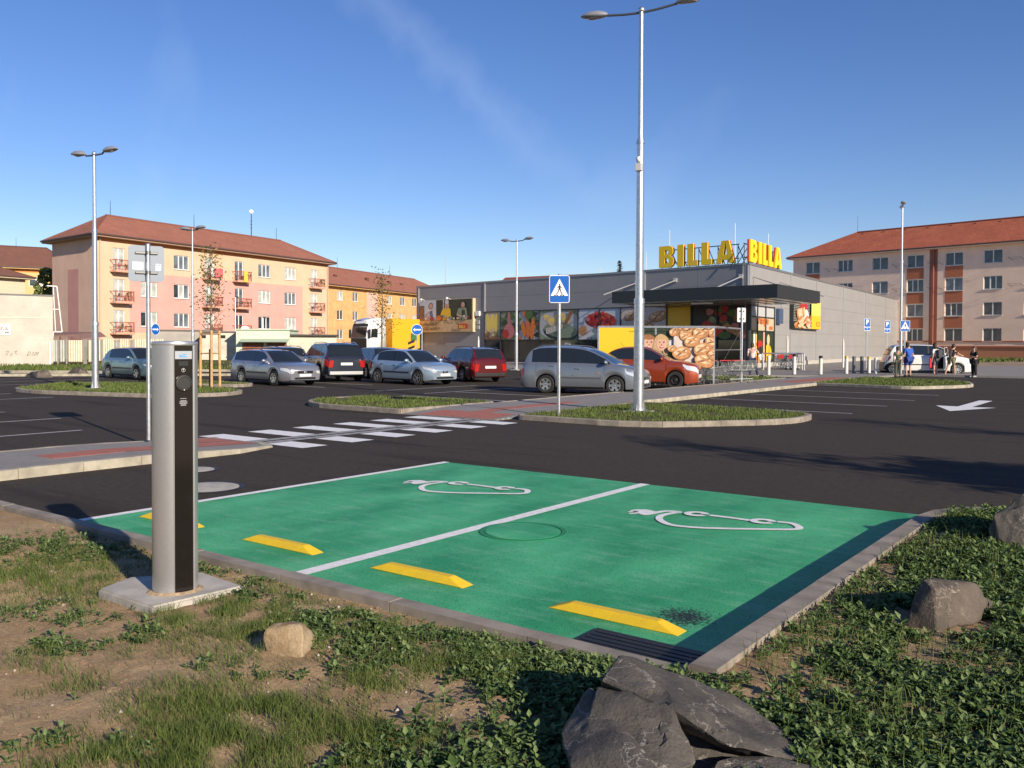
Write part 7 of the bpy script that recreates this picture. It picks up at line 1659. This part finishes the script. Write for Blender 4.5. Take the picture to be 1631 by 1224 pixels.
# conifer tip over the shop roof and dark tree at the far left
def conifer(base, H, r, label):
    t = thing('conifer', label, 'tree', base); MB().tube((0, 0, 0), (0, 0, H), .25, .03, 8).build('trunk', BARK, t); f = MB(); random.seed(5)
    for i in range(420):
        u = random.random()**.8; z = H*(.25+.75*u); rr = r*(1-u)*random.uniform(.5, 1.1)+.1; a = random.uniform(0, 6.3); p_ = Vector((math.cos(a)*rr, math.sin(a)*rr, z-rr*.25)); c = Vector((0, 0, z)); s = Vector((-math.sin(a), math.cos(a), 0))*.22*(1+rr*.3)
        f.add([c, p_+s, p_+Vector((math.cos(a), math.sin(a), -.25))*.4, p_-s], [(0, 1, 2, 3)])
    f.build('crown', mat('conifer_green', (.02, .035, .015), .8), t); return t
q = atd(986, 155); conifer(q, zat(415, q), 3.2, 'dark conifer tip showing above the shop roof')
q = atd(79, 92); random.seed(6); tt = thing('broadleaf_tree', 'dark narrow tree beside the pink gable', 'tree', q); zt_ = zat(428, q); MB().tube((0, 0, 0), (0, 0, zt_*.8), .2, .05, 8).build('trunk', BARK, tt); f = MB()
for i in range(900):
    z = random.uniform(2, zt_); rr = 1.5*math.sin(math.pi*min(1, (z-1)/zt_))**.7; a = random.uniform(0, 6.3); k = math.sqrt(random.random()); p_ = Vector((rr*k*math.cos(a), rr*k*math.sin(a), z)); s = .22; x_ = Vector((random.gauss(0, 1), random.gauss(0, 1), random.gauss(0, 1))).normalized(); y_ = x_.orthogonal()
    f.add([p_-x_*s, p_+y_*s*.7, p_+x_*s, p_-y_*s*.7], [(0, 1, 2, 3)])
f.build('crown', TL[0], tt)
# two trees standing out of frame at the right; their shadows reach over the asphalt
def shade_tree(x, y, H, hc, r, label, seed, n=5200):
    random.seed(seed); t = thing('broadleaf_tree', label, 'tree', (x, y, 0)); f = MB().path([(0, 0, 0), (.08, .05, hc*.4), (0, .1, hc), (.1, 0, H*.9)], [.20, .16, .11, .03], 9)
    tips = []
    for i in range(30):
        z = hc*.55+(H*.9-hc*.55)*i/30; a = i*2.4; ln = r*random.uniform(.6, 1.0)*max(.12, 1-((z-hc*.9)/(H-hc*.5))**2*1.1) if z > hc*.5 else r*.5; e = Vector((math.cos(a)*ln, math.sin(a)*ln, z+ln*.5)); f.tube((0, .05, z), e, .04, .012, 5); tips.append((Vector((0, 0, z)), e))
    f.build('trunk', BARK, t, smooth=50); lv = MB()
    for i in range(n):
        a, b = random.choice(tips); p_ = a.lerp(b, random.uniform(.3, 1.05)); dn = 1 if p_.z < hc*1.9 else .25
        if random.random() > dn: continue
        p_ += Vector((random.gauss(0, .22), random.gauss(0, .22), random.gauss(0, .22))); s = random.uniform(.05, .11); x_ = Vector((random.gauss(0, 1), random.gauss(0, 1), random.gauss(0, 1))).normalized(); y_ = x_.orthogonal().normalized(); lv.add([p_-x_*s, p_+y_*s*.6, p_+x_*s, p_-y_*s*.6], [(0, 1, 2, 3)])
    lv.build('crown', TL[0], t)
LT = 1/math.tan(R(SUN_EL)); hd2 = SUN_DIR.to_2d()
a = at(1740, 773).to_2d(); q = a+hd2*LT*2.3; shade_tree(q.x, q.y, 2.9, 1.55, 1.25, 'low dense tree beyond the right edge, casting the round shadow', 4, 12000)
a = at(930, 688).to_2d(); q = a+hd2*LT*7.2; shade_tree(q.x, q.y, 7.2, 3.6, .8, 'slim tree beyond the right edge, casting the long thin shadow', 9, 700)
a = at(1230, 660).to_2d(); q = a+hd2*LT*7.4; shade_tree(q.x, q.y, 7.4, 3.8, .7, 'slim tree farther right, casting the far thin shadow', 13, 500)

# ---------------------------------------------------------------- people
SKINM = mat('skin', (.50, .29, .20), .6)
def skin_obj(name, pts, edges, rad, m, par, sub=2, root=0):
    bm = bmesh.new(); ly = bm.verts.layers.skin.verify(); vs_ = [bm.verts.new(p) for p in pts]; [bm.edges.new((vs_[a], vs_[b])) for a, b in edges]
    for v, r in zip(vs_, rad): v[ly].radius = (r, r) if not isinstance(r, tuple) else r
    vs_[root][ly].use_root = True; me = bpy.data.meshes.new(name); bm.to_mesh(me); bm.free(); o = obj(name, me, par); me.materials.append(m)
    s = o.modifiers.new('skin', 'SKIN'); s.use_smooth_shade = True; u = o.modifiers.new('sub', 'SUBSURF'); u.levels = sub; u.render_levels = sub; return o
def person(label, base, face_deg, top, bottom, shoe, hairm, pose, shorts=False, short_sleeve=True, sc=1.0, build=1.0, longhair=False, z0=0):
    """local: +x is where the person faces, z up; pose gives joint positions"""
    t = thing('person', label, 'person', (base[0], base[1], z0), R(face_deg)); t.scale = (sc, sc, sc)
    J = dict(pel=(0, 0, .95), spn=(0, 0, 1.12), chs=(0, 0, 1.32), nck=(.01, 0, 1.49), hd=(.03, 0, 1.56), hdt=(.035, 0, 1.70),
             hl=(0, .10, .92), kl=(.02, .11, .50), al=(-.02, .11, .09), tl=(.15, .12, .03), hr=(0, -.10, .92), kr=(.02, -.11, .50), ar=(-.02, -.11, .09), tr=(.15, -.12, .03),
             sl=(0, .19, 1.42), el=(-.02, .24, 1.13), wl=(.03, .25, .88), ml=(.05, .25, .80), sr=(0, -.19, 1.42), er=(-.02, -.24, 1.13), wr=(.03, -.25, .88), mr=(.05, -.25, .80)); J.update(pose)
    k = list(J); ix = {a: i for i, a in enumerate(k)}; P = [Vector(J[a]) for a in k]
    RD = dict(pel=(.15, .115), spn=(.13, .10), chs=(.16, .115), nck=.055, hd=.075, hdt=.085, hl=.09, kl=.058, al=.040, tl=.035, hr=.09, kr=.058, ar=.040, tr=.035, sl=.055, el=.042, wl=.028, ml=.034, sr=.055, er=.042, wr=.028, mr=.034)
    E_ = [('pel', 'spn'), ('spn', 'chs'), ('chs', 'nck'), ('nck', 'hd'), ('hd', 'hdt'), ('pel', 'hl'), ('hl', 'kl'), ('kl', 'al'), ('al', 'tl'), ('pel', 'hr'), ('hr', 'kr'), ('kr', 'ar'), ('ar', 'tr'), ('chs', 'sl'), ('sl', 'el'), ('el', 'wl'), ('wl', 'ml'), ('chs', 'sr'), ('sr', 'er'), ('er', 'wr'), ('wr', 'mr')]
    rad = [RD[a] for a in k]; ed = [(ix[a], ix[b]) for a, b in E_]; rad = [tuple(q*build for q in r) if isinstance(r, tuple) else r for r in rad]
    for s, m_, w_ in (('l', 'ml', 'wl'), ('r', 'mr', 'wr')):     # five fingers on each hand
        d = (Vector(J[m_])-Vector(J[w_])).normalized(); sd_ = d.cross(Vector((0, 1, 0))); sd_ = Vector((1, 0, 0)) if sd_.length < .1 else sd_.normalized()
        for i, ln in enumerate((.065, .075, .070, .055)):
            P.append(Vector(J[m_])+d*.03+sd_*(i-1.5)*.019); rad.append(.009); ed.append((ix[m_], len(P)-1)); P.append(P[-1]+d*ln*.8+Vector((.008, 0, 0))); rad.append(.007); ed.append((len(P)-2, len(P)-1))
        P.append(Vector(J[m_])-d*.02-sd_*.045); rad.append(.010); ed.append((ix[m_], len(P)-1))
    hd_ = Vector(J['hd']); P.append(hd_+Vector((.10, 0, .045))); rad.append(.014); ed.append((ix['hd'], len(P)-1))        # nose
    skin_obj('body', P, ed, rad, SKINM, t, 2, ix['pel'])
    def garment(nm, names, edges_, extra, m, cut=None):
        kk_ = list(names); pts = [Vector(J[a]) for a in kk_]; rr = [(tuple(q*build+extra for q in RD[a]) if isinstance(RD[a], tuple) else RD[a]*build+extra) for a in kk_]
        if cut:
            for a, (b, f_, r_) in cut.items(): i = kk_.index(a); pts[i] = Vector(J[b]).lerp(Vector(J[a]), f_); rr[i] = r_
        id_ = {a: i for i, a in enumerate(kk_)}; return skin_obj(nm, pts, [(id_[a], id_[b]) for a, b in edges_], rr, m, t, 2, id_[kk_[0]])
    cut = {'el': ('sl', .72, .064), 'er': ('sr', .72, .064)} if short_sleeve else {}
    names = ['chs', 'spn', 'pel', 'sl', 'el', 'sr', 'er']+([] if short_sleeve else ['wl', 'wr']); ee = [('chs', 'spn'), ('spn', 'pel'), ('chs', 'sl'), ('sl', 'el'), ('chs', 'sr'), ('sr', 'er')]+([] if short_sleeve else [('el', 'wl'), ('er', 'wr')])
    garment('shirt', names, ee, .018, top, cut)
    names = ['pel', 'hl', 'kl', 'hr', 'kr']+([] if shorts else ['al', 'ar']); ee = [('pel', 'hl'), ('hl', 'kl'), ('pel', 'hr'), ('hr', 'kr')]+([] if shorts else [('kl', 'al'), ('kr', 'ar')])
    garment('shorts' if shorts else 'trousers', names, ee, .022, bottom, {'kl': ('hl', .85, .088), 'kr': ('hr', .85, .088)} if shorts else None)
    for a, b in (('al', 'tl'), ('ar', 'tr')):
        q, e = Vector(J[a]), Vector(J[b]); skin_obj('shoe', [q+Vector((-.03, 0, -.035)), q.lerp(e, .5)+Vector((0, 0, -.01)), e+Vector((.06, 0, .01))], [(0, 1), (1, 2)], [.05, .048, .038], shoe, t, 1)
    h = Vector(J['hdt']); f = MB().ell((h.x-.025, h.y, h.z+.0), (.108, .094, .105), nu=14, nv=10).ell((h.x-.06, h.y, h.z-.06), (.075, .085, .10), nu=12, nv=8)
    if longhair: f.ell((h.x-.05, h.y, h.z-.10), (.10, .115, .14), nu=12, nv=8)
    f.build('hair', hairm, t, smooth=60); f = MB()
    for s in (-1, 1): f.ell((h.x+.062, h.y+s*.033, h.z-.055), (.012, .013, .009), nu=6, nv=4)
    f.build('eyes', SBK, t); f = MB()
    for s in (-1, 1): f.ell((h.x-.01, h.y+s*.088, h.z-.075), (.022, .012, .032), nu=6, nv=4)
    f.build('ears', SKINM, t); return t
CL = lambda n_, c: mat('fabric_'+n_, c, .9, var=.1, vs_=12)
DH, BH, AB = mat('dark_hair', (.02, .014, .010), .7), mat('brown_hair', (.07, .035, .018), .7), mat('auburn_hair', (.10, .04, .02), .7)
SH = mat('shoe_grey', (.35, .34, .32), .7); SB = mat('shoe_black', (.03, .03, .03), .6)
base_dir = math.degrees(math.atan2(.6, .8))      # image right in world degrees
def facing(a): return base_dir + a                # 0 = faces image right, 90 = away from the viewer
q = at(1198, 601.5); person('man in a pink short-sleeved shirt and dark jeans holding a phone to his ear', q, facing(80), CL('pink', (.74, .56, .54)), CL('jeans', (.018, .03, .06)), mat('shoe_tan', (.45, .38, .25), .7), BH,
    dict(hl=(0, .09, .93), kl=(-.02, .10, .52), al=(-.08, .12, .10), tl=(.05, .14, .03), kr=(-.05, -.16, .52), ar=(-.16, -.28, .12), tr=(-.02, -.34, .03), sr=(.0, -.19, 1.43), er=(.10, -.34, 1.22), wr=(.10, -.17, 1.50), mr=(.09, -.13, 1.58), sl=(0, .19, 1.43), el=(.02, .24, 1.15), wl=(.16, .16, .98), ml=(.2, .12, .93)), sc=.99, z0=.0)
BLU = CL('blue', (.03, .10, .42))
q = at(1446.5, 600.5); person('man in a blue T-shirt and blue shorts seen from behind beside the lamp post', q, facing(100), BLU, CL('blue_dark', (.025, .06, .25)), SB, DH, dict(hd=(.05, .03, 1.555), hdt=(.07, .04, 1.69)), True, sc=1.03, build=1.22, z0=.0)
q = at(1430, 600.5); person('person in an olive top half hidden behind the lamp post', q, facing(70), CL('olive', (.10, .11, .06)), CL('olive_dark', (.08, .08, .06)), SB, BH, dict(hd=(.06, 0, 1.55), hdt=(.08, 0, 1.68)), sc=.90)
q = at(1489.5, 599.5); pw = person('person in a white T-shirt with a grey rucksack behind the white car', q, facing(120), CL('white', (.72, .72, .70)), CL('slate', (.10, .11, .13)), SH, DH, dict(kl=(.0, .12, .5), hd=(.05, .02, 1.56), hdt=(.06, .03, 1.70), er=(.04, -.24, 1.15), wr=(.22, -.16, 1.16), mr=(.27, -.12, 1.18)), True, sc=1.0, longhair=True)
MB().bev((-.34, -.17, 1.0), (-.13, .17, 1.46), .07).build('rucksack', mat('rucksack_grey', (.05, .05, .055), .8), pw)
MB().bev((.05, .22, .45), (.12, .40, 1.0), .03).build('red_jacket', CL('red', (.45, .02, .05)), pw)
q = at(1515, 599); person('man in a black T-shirt and khaki shorts reaching towards the bonnet', q, facing(15), CL('black', (.02, .018, .018)), CL('khaki', (.17, .15, .085)), SH, DH,
    dict(chs=(.05, 0, 1.31), nck=(.09, 0, 1.46), hd=(.13, 0, 1.53), hdt=(.15, 0, 1.66), sl=(.06, .19, 1.40), sr=(.06, -.19, 1.40), er=(.28, -.2, 1.22), wr=(.52, -.15, 1.14), mr=(.60, -.14, 1.12), el=(.2, .2, 1.2), wl=(.45, .16, 1.12), ml=(.53, .14, 1.1), kl=(-.12, .12, .52), al=(-.30, .12, .12), tl=(-.15, .12, .03), kr=(.12, -.1, .5), ar=(.14, -.1, .09), tr=(.3, -.1, .03)), True, sc=1.0)
q = at(1551.5, 601.5); person('woman dressed in black with arms folded at the nose of the white car', q, facing(195), CL('black', (.02, .018, .018)), CL('black_b', (.016, .016, .016)), SH, AB,
    dict(el=(.06, .25, 1.16), wl=(.2, .05, 1.14), ml=(.2, -.03, 1.15), er=(.06, -.25, 1.16), wr=(.2, -.05, 1.2), mr=(.2, .03, 1.2)), sc=.93, build=1.12, longhair=True)
